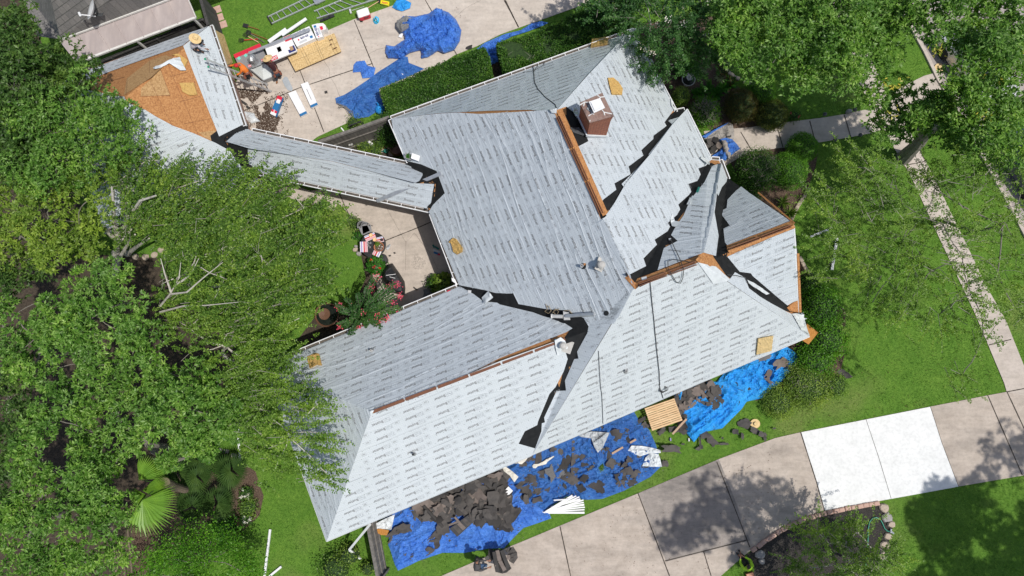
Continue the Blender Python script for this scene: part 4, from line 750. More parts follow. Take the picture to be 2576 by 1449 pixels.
def white_limbs(t, C, R_):
    w_ = MB()
    for pts in ([(292, 680, 0.5), (296, 620, 3), (300, 590, 4.2), (325, 545, 5.5), (352, 505, 6.6), (392, 492, 7)], [(298, 600, 4), (287, 560, 5), (286, 520, 6), (281, 470, 6.8)], [(325, 545, 5.5), (345, 520, 6), (360, 500, 6.6)], [(300, 605, 3.8), (275, 590, 4.6), (262, 570, 5.2)], [(320, 640, 1), (345, 620, 3), (375, 600, 4.6)], [(292, 690, .3), (300, 650, 2), (330, 600, 4), (340, 590, 4.6)]):
        n = len(pts); w_.tube([W(*p) for p in pts], [.12*(1-.7*i/(n-1)) for i in range(n)], 7)
    w_.build('white_limbs', M['bark_pale'], t)
tree('pale barked elm with bare white limbs below the small roof', (292, 690), [(340, 430, 6.4, .9), (365, 500, 6.2, .9), (430, 470, 6.4, 1.0), (500, 450, 6.2, 1.0), (400, 545, 6, .8), (470, 530, 6, 1.0), (545, 490, 5.8, .8), (300, 450, 6.4, .45), (580, 430, 5.6, .55), (330, 570, 5.2, .5), (390, 400, 6.5, .7)], 'lf_elm', 'spray', 1.1, .12, 'bark_pale', .13, extra=white_limbs, twigs=.2, gap=.1, sdir=(.5, .8, .25))
def white_fan(t, C, R_):
    w_ = MB()
    for pts in ([(403, 770, 5.8), (428, 740, 6.5), (450, 700, 7), (455, 660, 7.2)], [(428, 740, 6.5), (470, 735, 7), (510, 700, 7.3), (560, 660, 7.5)], [(403, 785, 5.8), (460, 770, 6.6), (520, 768, 7), (600, 760, 7.2)], [(430, 735, 6.6), (415, 690, 7), (404, 650, 7.2)], [(440, 720, 6.9), (480, 690, 7.2), (500, 650, 7.4)]):
        n = len(pts); w_.tube([W(*p) for p in pts], [.045*(1-.75*i/(n-1)) for i in range(n)], 5)
    w_.build('white_limbs', M['bark_pale'], t)
tree('broad feathery elm crown left of the patio', (576, 760), [(640, 470, 6.2, .9), (700, 480, 6.2, .9), (760, 520, 6, .9), (820, 550, 5.8, .8), (845, 585, 5.6, .5), (600, 545, 6.3, 1.0), (680, 560, 6.3, 1.0), (760, 600, 6, 1.0), (560, 620, 6.5, 1.1), (650, 640, 6.4, 1.1), (740, 680, 6, 1.0), (810, 720, 5.8, .8), (490, 590, 6.4, .9), (480, 660, 6.6, 1.0), (560, 700, 6.5, 1.0), (440, 700, 6.4, .7), (640, 730, 6.2, 1.0), (720, 760, 5.8, .8)], 'lf_elm', 'spray', 1.25, .12, 'bark_pale', .16, extra=white_fan, twigs=.22, gap=.22, sdir=(.85, .5, .3))
tree('feathery elm reaching over the lower left roof corner', (610, 900), [(520, 780, 6, 1.0), (600, 800, 6, 1.0), (680, 820, 5.8, .9), (750, 800, 5.5, .6), (560, 870, 6, 1.0), (640, 890, 6.2, 1.0), (700, 900, 6, .8), (630, 960, 6.4, .9), (700, 980, 6.5, .9), (760, 990, 6.5, .6), (650, 1040, 6.5, .9), (720, 1090, 6.5, .8), (800, 1015, 6.6, .35), (780, 1150, 6.5, .5), (700, 1150, 6.3, .6), (820, 1190, 6.5, .3), (820, 1090, 6.6, .35), (660, 1110, 6.2, .6), (470, 820, 5.5, .8)], 'lf_elm2', 'spray', 1.2, .11, 'bark_pale', .15, twigs=.2, gap=.15, sdir=(.9, .1, .2))
tree('bright lobed leaf oak in the middle of the left woods', (240, 900), [(180, 740, 6.6, .9), (280, 710, 6.8, .8), (320, 760, 6.8, .9), (235, 790, 6.8, 1.0), (150, 800, 6.8, 1.0), (90, 850, 6.6, 1.0), (190, 870, 7, 1.1), (290, 830, 7, 1.0), (345, 850, 6.9, .7), (120, 930, 6.8, 1.0), (60, 940, 6.4, .8), (220, 930, 6.8, .8), (320, 920, 6.6, .6), (30, 790, 6.2, .7)], 'lf_oak', 'tuft', 1.45, .165, gap=.45)
tree('bright lobed leaf oak above the fan palm', (400, 1130), [(410, 930, 6.4, .8), (480, 960, 6.4, .9), (540, 990, 6.4, .9), (370, 990, 6.6, 1.0), (450, 1030, 6.6, 1.0), (530, 1060, 6.3, .9), (575, 1030, 6, .5), (300, 1030, 6.6, .9), (380, 1080, 6.4, .8), (470, 1110, 6, .8), (440, 1160, 5.6, .5), (530, 1120, 5.8, .5), (230, 1010, 6.6, .9), (590, 1090, 5.8, .4)], 'lf_oak', 'tuft', 1.45, .165, gap=.45)
tree('bright lobed leaf oak at the bottom left corner', (150, 1290), [(140, 1060, 6.6, 1.0), (230, 1090, 6.6, 1.0), (310, 1130, 6.3, .7), (90, 1140, 6.8, 1.0), (180, 1170, 6.8, 1.1), (260, 1200, 6.6, 1.0), (110, 1240, 6.8, 1.1), (200, 1270, 6.6, 1.0), (290, 1270, 6.2, .8), (50, 1330, 6.6, 1.1), (140, 1350, 6.6, 1.1), (230, 1340, 6.4, .9), (90, 1430, 6.6, 1.1), (200, 1420, 6.4, 1.0), (280, 1400, 6, .8), (330, 1090, 6, .6)], 'lf_oak', 'tuft', 1.45, .165, gap=.45)
tree('dark round leaved oak along the left edge', (-10, 1000), [(20, 720, 5.8, .9), (60, 700, 5.6, .7), (15, 880, 5.6, .7), (20, 1010, 6, 1.0), (60, 1060, 6, .9), (20, 1110, 6, 1.0), (20, 1200, 6, .9), (110, 680, 5, .7), (30, 1270, 5.5, .6)], 'lf_dark', 'tuft', 1.0, .16)
tree('dense dark green small leaved tree at the bottom beside the fence gate', (470, 1440), [(395, 1395, 3.6, .7), (455, 1375, 3.6, .8), (525, 1365, 3.6, .8), (580, 1380, 3.4, .8), (430, 1410, 3.8, .9), (510, 1420, 3.8, 1.0), (600, 1440, 3.4, .8), (370, 1440, 3.6, .8), (480, 1490, 3.8, 1.0), (630, 1420, 3, .4)], 'lf_shrub', 'small', 2.4, .10, trunk=.1)
# --- right side
tree('crape myrtle with white blossom over the top right roof corner', (1690, 95), [(1530, 5, 4.6, .9), (1590, 25, 4.8, .8), (1640, 60, 4.8, .8), (1690, 50, 5, .9), (1740, 70, 4.8, .9), (1680, 120, 4.5, .7), (1740, 140, 4.4, .7), (1620, -20, 4.8, .8), (1720, -10, 4.8, .9), (1560, -30, 4.6, .8), (1660, 160, 4.2, .35), (1790, 60, 4.6, .8), (1625, 110, 4.3, .3), (1780, 120, 4.4, .6)], 'lf_myrtle', 'spray', 1.6, .11, 'bark_pale', .09, twigs=.1, flower='whitefl', nfl=.05, gap=.05)
tree('large oak with glossy leaves over the top right lawn', (2010, 120), [(1840, 40, 7, 1.0), (1850, 110, 6.8, .7), (1910, 60, 7.4, 1.1), (1900, 140, 7, .7), (1980, 30, 7.6, 1.2), (1980, 110, 7.2, 1.1), (2050, 70, 7.6, 1.2), (2040, 160, 7, 1.0), (2120, 40, 7.6, 1.2), (2120, 120, 7.4, 1.1), (2190, 80, 7.4, 1.1), (2110, 190, 6.8, .8), (2190, 160, 7, .9), (2020, 215, 6.4, .4), (2250, 50, 7.2, .9), (1905, 185, 6.4, .35), (2240, 10, 7.2, 1.1), (2060, 0, 7.4, 1.2), (1880, 0, 7, 1.0), (2180, 220, 6.4, .7), (1830, 80, 6.6, .5), (2000, 170, 6.6, .6)], 'lf_oak', 'tuft', 1.15, .155, gap=.12)
def yellowtips(t, C, R_):
    y = Leaves()
    for p in ((2353, 130), (2360, 125), (2485, 130), (2238, 213), (2250, 215), (2262, 218), (2245, 285), (2470, 190), (2520, 200), (2476, 295), (2560, 130), (2425, 175), (2490, 110)):
        q = np.array(W(p[0], p[1], 8.3)); k = 12; y.add(*leaf_quads(q+RS.normal(size=(k, 3))*.12, sphere_dirs(k)+np.array([0, 0, .4]), .14, .05))
    y.build('young_leaves', M['lf_yellow'], t)
tree('big street oak with yellow leaf tips leaning over the sidewalk on the right', (2272, 398), [(2370, 40, 8, 1.1), (2440, 30, 8, 1.2), (2510, 60, 8, 1.2), (2420, 100, 8, 1.0), (2480, 140, 8, 1.1), (2560, 140, 8, 1.2), (2440, 200, 8, 1.0), (2520, 230, 8, 1.1), (2390, 250, 6.5, 1.0), (2330, 270, 5.6, .8), (2460, 290, 7.8, 1.1), (2560, 300, 7.6, 1.1), (2260, 250, 5.2, .8), (2300, 320, 5.2, .5), (2210, 290, 4.8, .5), (2390, 330, 5.8, .9), (2250, 330, 4.8, .5), (2500, 350, 7.4, 1.0), (2320, 20, 7.8, .7)], 'lf_oak', 'tuft', 1.1, .17, trunk=.30, lean=(2350, 318, 4.2), extra=yellowtips, gap=.15)
tree('open airy elm with bare twigs spread over the right front lawn', (2352, 560), [(2130, 400, 5.6, .5), (2190, 420, 6, .9), (2260, 440, 6, .6), (2110, 480, 5.8, .9), (2190, 500, 6.2, 1.0), (2280, 510, 6.3, 1.0), (2360, 470, 6.4, 1.0), (2440, 440, 6.4, 1.1), (2520, 430, 6.4, 1.1), (2110, 560, 6, .9), (2200, 590, 6.2, 1.0), (2290, 590, 6.4, 1.0), (2380, 560, 6.4, .8), (2100, 630, 5.8, .7), (2170, 670, 6, .9), (2260, 680, 6.2, 1.0), (2350, 680, 6.2, .9), (2430, 640, 6.2, .8), (2200, 760, 5.8, .7), (2290, 770, 6, .9), (2370, 790, 6, .8), (2450, 740, 6, .8), (2530, 560, 6.2, 1.0), (2520, 680, 6, .9), (2480, 840, 5.8, .6), (2420, 950, 5.2, .35), (2560, 770, 6, .8)], 'lf_elm2', 'spray', 1.0, .085, 'bark', .12, twigs=.3, gap=.2)
tree('young feathery tree in the dark mulch bed by the driveway', (2120, 1400), [(2050, 1340, 3.6, .4), (2090, 1370, 3.6, .5), (2130, 1370, 3.2, .4), (2160, 1340, 3.4, .35), (2170, 1400, 3.4, .5), (2110, 1430, 3.2, .5), (2030, 1430, 2.6, .4), (2210, 1420, 2.8, .35), (2160, 1450, 3, .5), (2050, 1470, 3, .6), (2240, 1390, 2.6, .2)], 'lf_elm2', 'spray', 1.7, .085, 'bark_pale', .045, twigs=.3, gap=-.3)
# trees standing just outside the picture whose shadows fall into it
def shadow_lobe(gx, gy, zz, r):
    g = W(gx, gy, 0); p = g+Vector((SUNV.x, SUNV.y, 0))*(zz/SUNV.z); q = PX([(p.x, p.y, zz)])[0]; return (q[0], q[1], zz, r)
tree('oak beyond the bottom edge shading the driveway', (2150, 1700), [shadow_lobe(*a) for a in ((1660, 1270, 13, .45), (1735, 1180, 14, .5), (1790, 1230, 12.5, 1.0), (1740, 1290, 12.5, .9), (1700, 1350, 12, .9), (1780, 1340, 11.5, 1.0), (1850, 1290, 11.5, .9), (1850, 1360, 11, .9), (1900, 1230, 12.5, .6), (1910, 1310, 11, .8), (1960, 1260, 11.5, .8), (1990, 1320, 10.5, .7))], 'lf_oak', 'tuft', .6, .2, gap=.2)
tree('oak beyond the right edge shading the driveway end', (2900, 1250), [shadow_lobe(*a) for a in ((2460, 1110, 10, .7), (2480, 1160, 10, 1.0), (2420, 1180, 10, .6), (2540, 1100, 10, .9), (2550, 1170, 10, 1.1), (2360, 1215, 10, .35), (2600, 1130, 10, 1.2))], 'lf_oak', 'tuft', .5, .2, gap=.45)
tree('oak beyond the bottom right corner shading the lawn', (2950, 1700), [shadow_lobe(*a) for a in ((2330, 1290, 10, .9), (2400, 1290, 10, 1.2), (2480, 1290, 10, 1.3), (2560, 1270, 10, 1.3), (2430, 1370, 10, 1.3), (2520, 1370, 10, 1.4), (2350, 1350, 10, .8), (2440, 1440, 10, 1.3), (2540, 1450, 10, 1.4), (2360, 1430, 10, .7), (2310, 1440, 10, .5))], 'lf_oak', 'tuft', 1.1, .2, gap=.1)
# --- hedges and clipped shrubs
def hedge(px, h, label, m='lf_hedge', dens=520, bare=0, cat='hedge', group=None):
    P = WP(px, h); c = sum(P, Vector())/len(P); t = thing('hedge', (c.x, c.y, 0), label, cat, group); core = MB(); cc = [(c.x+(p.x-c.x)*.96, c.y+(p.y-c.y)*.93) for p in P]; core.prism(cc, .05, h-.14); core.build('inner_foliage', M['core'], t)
    xs = [p.x for p in P]; ys = [p.y for p in P]; A = (max(xs)-min(xs))*(max(ys)-min(ys)); n = int(A*dens); q = np.stack([RS.uniform(min(xs), max(xs), n), RS.uniform(min(ys), max(ys), n)], 1); q = q[inpoly(q, [(p.x, p.y) for p in P])]
    zz = h-.12+.16*vn(q[:, 0]*3, q[:, 1]*3, 2)+RS.uniform(-.1, .05, len(q)); pts = np.column_stack([q, zz]); keep = vn(q[:, 0]*2.2, q[:, 1]*2.2, 6) > bare; pts = pts[keep]; lv = Leaves(); d = RS.normal(size=(len(pts), 3)); d[:, 2] = abs(d[:, 2])*.4+.1
    lv.add(*leaf_quads(pts, d, .085*RS.uniform(.7, 1.3, len(pts)), .055, .8))
    k = len(P)
    for i in range(k):
        a, b = P[i], P[(i+1) % k]; L = (b-a).length; m_ = int(L*h*dens*.9); s_ = RS.uniform(0, 1, m_); e = np.outer(1-s_, np.array(a))+np.outer(s_, np.array(b)); e[:, 2] = RS.uniform(.05, h, m_); od = np.array((b.y-a.y, a.x-b.x, 0))/max(L, .01)
        if (od[0]*(a.x-c.x)+od[1]*(a.y-c.y)) < 0: od = -od
        e += od*RS.uniform(-.1, .06, m_)[:, None]; d = RS.normal(size=(m_, 3))+od; lv.add(*leaf_quads(e, d, .085, .055, .8))
    lv.build('foliage', M[m], t)
    if bare:
        tw = MB()
        for _ in range(int(A*5)):
            x, y = random.uniform(min(xs), max(xs)), random.uniform(min(ys), max(ys))
            if inpoly([(x, y)], [(p.x, p.y) for p in P])[0] and vn(x*2.2, y*2.2, 6) < bare+.1: tw.tube([(x, y, h-.3), (x+random.uniform(-.2, .2), y+random.uniform(-.2, .2), h-.05), (x+random.uniform(-.3, .3), y+random.uniform(-.3, .3), h+.05)], [.012, .009, .004], 3, cap=False)
        if tw.V: tw.build('bare_twigs', M['bark_twig'], t)
    return t
hedge(z('2', (945, 645), (1110, 580), (1400, 450), (1600, 375), (1690, 345), (1720, 400), (1745, 540), (1500, 640), (1200, 760), (1010, 832), (975, 740)), 1.35, 'clipped box hedge along the driveway, nearest the small courtyard', dens=1100)
hedge(z('3', (-20, 310), (150, 270), (330, 205), (470, 130), (660, 60), (900, 20), (960, 80), (930, 190), (700, 275), (400, 375), (100, 480), (30, 500)), 1.35, 'clipped hedge with bare grey patches near the top right roof corner', dens=1000, bare=.2)
def bush(px, r, h, label, m='lf_shrub', ls=.06, dens=1.0, name='shrub', cat='shrub', twig=0, squash=1.0, group=None, flower=None, nf=0, ragged=.06, zb=0, extra_dark=True):
    b = W(px[0], px[1], h*.5); b = Vector((b.x, b.y, 0)); t = thing(name, b, label, cat, group); n = int(r*r*6500*dens*(.06/ls)**1.6); d = sphere_dirs(n); d[:, 2] = abs(d[:, 2])*1.0-.15*(RS.rand(n)); rr = 1+RS.normal(size=n)*ragged+.16*(vn(d[:, 0]*3+px[0], d[:, 1]*3, 4)-.5)
    P = np.array(b)+d*np.array([r, r*squash, h*.55])*rr[:, None]+np.array([0, 0, h*.45]); P[:, 2] = np.maximum(P[:, 2], .03); lv = Leaves(); lv.add(*leaf_quads(P, (lambda q_: q_-d*(q_*d).sum(1)[:, None]*.85+d*.15)(RS.normal(size=(n, 3))), ls*RS.uniform(.7, 1.4, n), ls*.62, .35)); lv.build('foliage', M[m], t)
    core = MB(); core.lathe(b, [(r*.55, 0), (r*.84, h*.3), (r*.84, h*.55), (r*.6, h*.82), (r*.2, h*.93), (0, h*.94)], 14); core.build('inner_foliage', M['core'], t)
    if twig:
        tw = MB()
        for _ in range(twig):
            a = random.uniform(0, 6.28); e = random.uniform(.2, .95); o_ = Vector((math.cos(a)*e*r, math.sin(a)*e*r, h*(1.0-.35*e*e))); pts = [b+o_*.85, b+o_*1.02+Vector((random.uniform(-.12, .12), random.uniform(-.12, .12), .02)), b+o_*1.05+Vector((random.uniform(-.2, .2), random.uniform(-.2, .2), .08))]; tw.tube(pts, [.014, .010, .005], 3, cap=False)
        tw.build('bare_twigs', M['bark_twig'], t)
    if flower:
        for _ in range(nf):
            a = random.uniform(0, 6.28); e = random.uniform(.2, .9); q = np.array(b)+np.array([math.cos(a)*e*r, math.sin(a)*e*r, h*(1.06-.35*e*e)]); f = Leaves(); f.add(*leaf_quads(q+RS.normal(size=(14, 3))*.02, sphere_dirs(14), .075, .06)); f.build('flower', M[flower], t)
    return t
G1 = None
bush((1863, 267), .80, 1.5, 'bronze clipped round shrub, left of the pair by the front path', 'lf_rust', ls=.045); bush((1917, 232), .66, 1.2, 'deep green clipped round shrub farthest from the front path', 'lf_shrub', ls=.045); bush((1941, 291), .76, 1.3, 'olive clipped round shrub touching the top edge of the front path', 'lf_olive', ls=.045)
bush((2018, 371), .74, 1.2, 'bright green dome shrub on the lower edge of the front path', 'lf_shrub', ls=.045); bush((1987, 430), .80, 1.4, 'bright green egg shaped shrub below the dome shrub', 'lf_shrub', ls=.045, squash=1.15)
bush((1905, 430), .95, 1.6, 'loose dark shrub with grey bare twigs beside the house corner', 'lf_hedge', twig=90, ragged=.14); bush((1772, 285), .72, 1.2, 'green shrub with many bare grey twigs beside the gutter corner', 'lf_shrub', twig=150, ragged=.14, dens=.7); bush((1712, 243), .42, .9, 'small lime green bush against the right gutter', 'lf_lime', ls=.05, ragged=.15)
bush((1880, 500), .6, .9, 'low dark shrub under the right hand gable edge', 'lf_hedge', twig=30, ragged=.15); bush((2062, 775), .95, 1.5, 'tall dark green bush right of the gable', 'lf_shrub', ls=.085, ragged=.2, squash=1.1); bush((2080, 850), .85, 1.3, 'leafy dark green bush beside the orange board', 'lf_shrub', ls=.085, ragged=.2); bush((2035, 720), .6, .9, 'small dark bush at the edge of the lawn by the gable', 'lf_hedge', ls=.07, ragged=.2)
bush((2050, 905), .8, .9, 'leafy green bush between the bright tarp and the lawn', 'lf_shrub', ls=.085, ragged=.2); bush((2035, 965), 1.05, .8, 'low yellow green spreading bush at the tip of the bright tarp', 'lf_lime', ls=.065, ragged=.15, twig=25); bush((1960, 1010), .75, .6, 'low yellow green mound below the bright blue tarp', 'lf_lime', ls=.06, ragged=.15); bush((2100, 970), .55, .6, 'small green mound at the lawn edge beside the scrap', 'lf_elm2', ls=.06, ragged=.2)
bush((880, 1395), .5, 1.0, 'light green seedling shrub against the bottom fence', 'lf_lime', ls=.08, ragged=.35, dens=.5); bush((845, 1430), .7, 1.0, 'ragged green shrub at the bottom edge by the fence', 'lf_elm', ls=.08, ragged=.35, dens=.6); bush((925, 1430), .35, .6, 'small weed clump on the fence boards', 'lf_lime', ls=.07, ragged=.35, dens=.5)
bush((947, 667), .42, .9, 'glossy hibiscus bush with red blooms beside the round table', 'lf_strap', ls=.13, ragged=.15, dens=1.3, flower='redfl', nf=3); bush((1113, 713), .42, .8, 'yellow green potted palm-like shrub in the patio corner', 'lf_lime', ls=.2, ragged=.2, dens=2.2); bush((895, 564), .28, .4, 'small green border plant left of the patio chair', 'lf_elm2', ls=.07, ragged=.3); bush((903, 594), .2, .4, 'small spiky plant just left of the round table', 'lf_strap', ls=.1, ragged=.3); bush((886, 553), .2, .3, 'silver grey border plant at the patio edge', 'lf_pale', ls=.07, ragged=.3)
bush((1090, 712), .3, .6, 'dark leafy plant at the left of the patio corner shrub', 'lf_hedge', ls=.1, ragged=.3)
# courtyard greenery between the fence and the house
bush(z('2', (830, 1055))[0], .35, .5, 'trailing green plant at the foot of the courtyard fence', 'lf_lime', ls=.07, ragged=.3); bush(z('2', (940, 1040))[0], .25, .5, 'narrow vine clump near the white statue', 'lf_elm2', ls=.07, ragged=.3); bush(z('2', (990, 920))[0], .55, 1.6, 'dark shrub in the narrow corner beside the house wall', 'lf_hedge', ls=.08, ragged=.2); bush(z('2', (1020, 1000))[0], .45, 1.0, 'dark fern by the house wall behind the watering can', 'lf_hedge', ls=.08, ragged=.2); bush(z('2', (905, 1085))[0], .3, .35, 'low green ground plant beside the terracotta stones', 'lf_elm2', ls=.07, ragged=.3); bush(z('2', (745, 885))[0], .3, .4, 'weedy plant growing through the black bench', 'lf_lime', ls=.07, ragged=.4, dens=.5); bush(z('2', (800, 895))[0], .2, .4, 'pale weedy plant beside the black bench', 'lf_lime', ls=.07, ragged=.4, dens=.5)
# garden bed by the front walk
def rosette(px, r, n, label, m, name='garden_plant', cat='plant', up=.6, wd=.05, seg=1, zz=.05):
    b = W(px[0], px[1], 0); t = thing(name, b, label, cat); lv = Leaves(); a = RS.uniform(0, 6.28, n); e = RS.uniform(.2, up, n); D = np.column_stack([np.cos(a), np.sin(a), e]); P = np.tile(np.array(b), (n, 1))+np.array([0, 0, zz]); L = r*RS.uniform(.6, 1.1, n)
    lv.add(*leaf_quads(P, D, L, wd, .15)); lv.build('leaves', M[m], t); return t
for i, (px, r, lb) in enumerate((((1763, 177), .5, 'pale striped spider plant in the middle of the front bed'), ((1808, 198), .42, 'pale striped spider plant nearest the stone edging'), ((1732, 142), .42, 'pale striped spider plant under the white flowered tree'), ((1745, 190), .4, 'half shaded striped plant left of the urn plants'))): rosette(px, r, 34, lb, 'lf_pale' if i < 3 else 'lf_palm_dark', up=.9, wd=.045)
for i, p in enumerate(((1765, 232), (1782, 224), (1800, 238), (1750, 240), (1775, 250), (1818, 225), (1835, 215), (1792, 255))): rosette(p, .5, 22, 'broad leaved green clump in the front bed, '+('highest', 'second highest', 'third', 'left edge', 'lower middle', 'right', 'far right', 'lowest')[i], 'lf_strap', up=1.2, wd=.14)['group'] = 'broad leaved clumps in the front bed'
for i, p in enumerate(((1725, 160), (1736, 172), (1722, 178), (1716, 165), (1730, 186), (1745, 168), (1708, 178))): bush(p, .2, .4, 'round leaved green plant between gutter and urn, '+('topmost', 'second', 'left middle', 'upper left', 'lowest', 'rightmost', 'leftmost')[i], 'lf_strap', ls=.15, dens=1.5, ragged=.3, name='garden_plant', cat='plant')['group'] = 'round leaved plants in the front bed'
for p, lb in (((1815, 180), 'rust coloured plant by the stone edging'), ((1838, 205), 'dark red plant beside the bronze shrub')): bush(p, .22, .3, lb, 'lf_rust', ls=.1, ragged=.3, name='garden_plant', cat='plant')
bush((1997, 292), .25, .35, 'small rose bush with a pink bloom at the path corner', 'lf_hedge', ls=.07, ragged=.3, flower='pink', nf=2)
for p, lb in ((z('4b', (240, 110))[0], 'grassy green clump inside the stone edging below the gable'), (z('4b', (290, 190))[0], 'upright grassy clump next to the stone edging bend'), (z('4b', (620, 1190))[0], 'yellow green grassy clump at the lawn edge of the bush row'), (z('4b', (680, 1100))[0], 'light green arching clump beside the dark bush')): rosette(p, .55, 40, lb, 'lf_lime', up=1.4, wd=.05)
# palms
def fan(lv, st, hub, ang, r, spread=2.6, n=34, elev=.15, base=None, wd=.06):
    hub = Vector(hub)
    for i in range(n):
        a = ang+(i/(n-1)-.5)*spread; L = r*(1-.12*abs(i/(n-1)-.5)*2)*random.uniform(.95, 1.04); d = np.array([math.cos(a), math.sin(a), elev-.05*abs(i/(n-1)-.5)]); P = np.array(hub); mid = P+d*L*.6; tip = P+d*L+np.array([0, 0, -.18*L])
        s_ = np.array([-math.sin(a), math.cos(a), 0])*(L*.6*spread/n*.62); k = np.array([0, 0, .025*(1 if i % 2 else -1)])
        V = np.array([P, mid-s_+k, tip, mid+s_-k]); lv.add(V, np.array([[0, 1, 2, 3]]))
    if base is not None: st.tube([Vector(base), (Vector(base)+hub)/2+Vector((0, 0, .1)), hub], [.03, .022, .015], 5)
def palm(label, base, crown, fans, m, trunkr=.17, name='fan_palm', pts=None):
    b = W(*base, 0); t = thing(name, b, label, 'palm'); st = MB(); cr = W(*crown)
    if trunkr:
        tr = MB(); pl = [b, b+(cr-b)*.35+Vector((.1, 0, .3)), b+(cr-b)*.7+Vector((.05, 0, .2)), cr]; 
        for i in range(3):
            for k in range(4): pass
        tr.tube([pl[0].lerp(pl[1], q) for q in (0, .5)]+[pl[1].lerp(pl[2], q) for q in (0, .5)]+[pl[2].lerp(pl[3], q) for q in (0, .5, 1)], [trunkr*1.1, trunkr, trunkr*.95, trunkr, trunkr*1.05, trunkr*1.3, trunkr*1.35], 12); tr.build('trunk', M['palm_bark'], t)
    for (hx, hy, hz, ang, r, sp) in fans:
        lv = Leaves(); s2 = MB(); fan(lv, s2, W(hx, hy, hz), math.radians(ang), r, sp, base=cr); o = lv.build('frond', M[m], t); s2.build('stalk', M['lf_palm_dark'], o)
    return t
palm('tall leaning fan palm with large bright green fans', z('1c', (1400, 830))[0], (*z('1c', (1190, 775))[0], 4.2), [(*z('1c', (1030, 900))[0], 4.6, -48, 1.65, 2.5), (*z('1c', (1005, 750))[0], 4.5, 50, 1.15, 1.6), (*z('1c', (1030, 830))[0], 4.4, 10, 1.3, 1.1), (*z('1c', (1120, 740))[0], 4.2, 60, .9, 1.3), (*z('1c', (1060, 860))[0], 4.1, 200, .8, 1.6), (*z('1c', (1180, 800))[0], 3.9, 290, .9, 1.5)], 'lf_palm')
for i, (p, lb) in enumerate((((1460, 600), 'small fan palm nearest the curved stone edging'), ((1670, 690), 'small fan palm by the white pipe'), ((1420, 730), 'small dark fan palm beside the palm trunk top'), ((1390, 940), 'small fan palm below the palm trunk'), ((1580, 920), 'small fan palm with a yellowing leaf near the white flowers'), ((1290, 690), 'shaded fan palm left of the palm trunk'))):
    q = z('1c', p)[0]; a0 = random.uniform(0, 360); palm(lb, q, (*q, .8), [(q[0]+8*math.cos(math.radians(a0+k*120)), q[1]-8*math.sin(math.radians(a0+k*120)), 1.3, a0+k*120, .85, 2.6) for k in range(3)]+[(q[0], q[1], 1.6, a0+60, .6, 4)], 'lf_palm_dark', 0)
bush(z('1c', (1590, 640))[0], .45, .5, 'green ground plant inside the curved stone edging', 'lf_strap', ls=.11, ragged=.3); bush(z('1c', (1785, 850))[0], .3, .35, 'small white flowered plant at the right edge of the palm bed', 'lf_hedge', ls=.07, ragged=.3, flower='whitefl', nf=7); bush(z('1c', (1780, 1040))[0], .28, .35, 'white flowered plant at the lower right of the palm bed', 'lf_hedge', ls=.07, ragged=.3, flower='whitefl', nf=6); bush(z('1c', (1800, 950))[0], .4, .4, 'light green ground plant between the white flowered ones', 'lf_elm2', ls=.08, ragged=.3); bush(z('1c', (1620, 1100))[0], .6, .5, 'broad green clump at the bottom of the palm bed', 'lf_strap', ls=.14, ragged=.3); bush(z('1c', (1700, 1150))[0], .35, .4, 'fern at the lower lawn edge of the palm bed', 'lf_elm2', ls=.1, ragged=.4)
# crape myrtle with pink flowers over the gutter by the patio
b = W(928, 800, 0); pm = thing('crape_myrtle', b, 'crape myrtle with pink blossom beside the covered grill', 'tree'); lv = Leaves(); fl = Leaves(); st = MB(); c0 = np.array(W(920, 800, 2.0))
for x, y, zz in ((1055, 775, 3), (1020, 700, 2.6), (980, 705, 3.2), (1040, 690, 3), (1075, 865, 3.2), (1055, 885, 3.1), (895, 640, 2.8), (730, 870, 3.2), (650, 890, 3.1), (635, 995, 2.9), (720, 1070, 3.3), (800, 890, 3.6), (890, 925, 3.6), (980, 1030, 3.2), (965, 940, 3.4), (820, 970, 3.4), (940, 890, 3.4), (700, 960, 3.2), (770, 990, 3.3), (690, 800, 3), (780, 760, 3), (850, 720, 3), (940, 750, 3.2), (880, 800, 3.8), (960, 830, 3.5), (1010, 820, 3.2), (860, 870, 3.8), (760, 850, 3.4), (920, 970, 3.4), (740, 920, 3.5), (850, 1010, 3.1), (900, 850, 3.8), (1030, 740, 3.1), (620, 850, 2.8), (680, 1010, 3)):
    for jx, jy, jz in ((0, 0, 0), (25, 12, -.3)):
        e = np.array(W(*z('2b', (x+jx-(850-x)*.0, y+jy))[0], zz+jz)); pts = [c0+(e-c0)*s_+np.array([0, 0, .5])*math.sin(math.pi*s_) for s_ in np.linspace(.25, 1, 6)]; st.tube([Vector(p) for p in pts], [.014, .012, .01, .008, .006, .004], 3, cap=False); n = 62; s_ = RS.uniform(.25, 1, n); P = c0+np.outer(s_, e-c0)+np.outer(np.sin(math.pi*s_), [0, 0, .5]); d = (e-c0)/np.linalg.norm(e-c0); sd = np.cross(d, [0, 0, 1.0]); sg = np.where(RS.rand(n) > .5, 1, -1)[:, None]
        lv.add(*leaf_quads(P, sg*sd+d*.3+RS.normal(size=(n, 3))*.2, .12, .065, .3))
    if RS.rand() < .6: k = 45; fl.add(*leaf_quads(e+RS.normal(size=(k, 3))*.085, sphere_dirs(k), .07, .06))
st.tube([b, Vector(c0)], [.06, .04], 7); st.build('trunk', M['bark_twig'], pm); lv.build('crown', M['lf_myrtle'], pm); fl.build('blossom', M['pink'], pm)
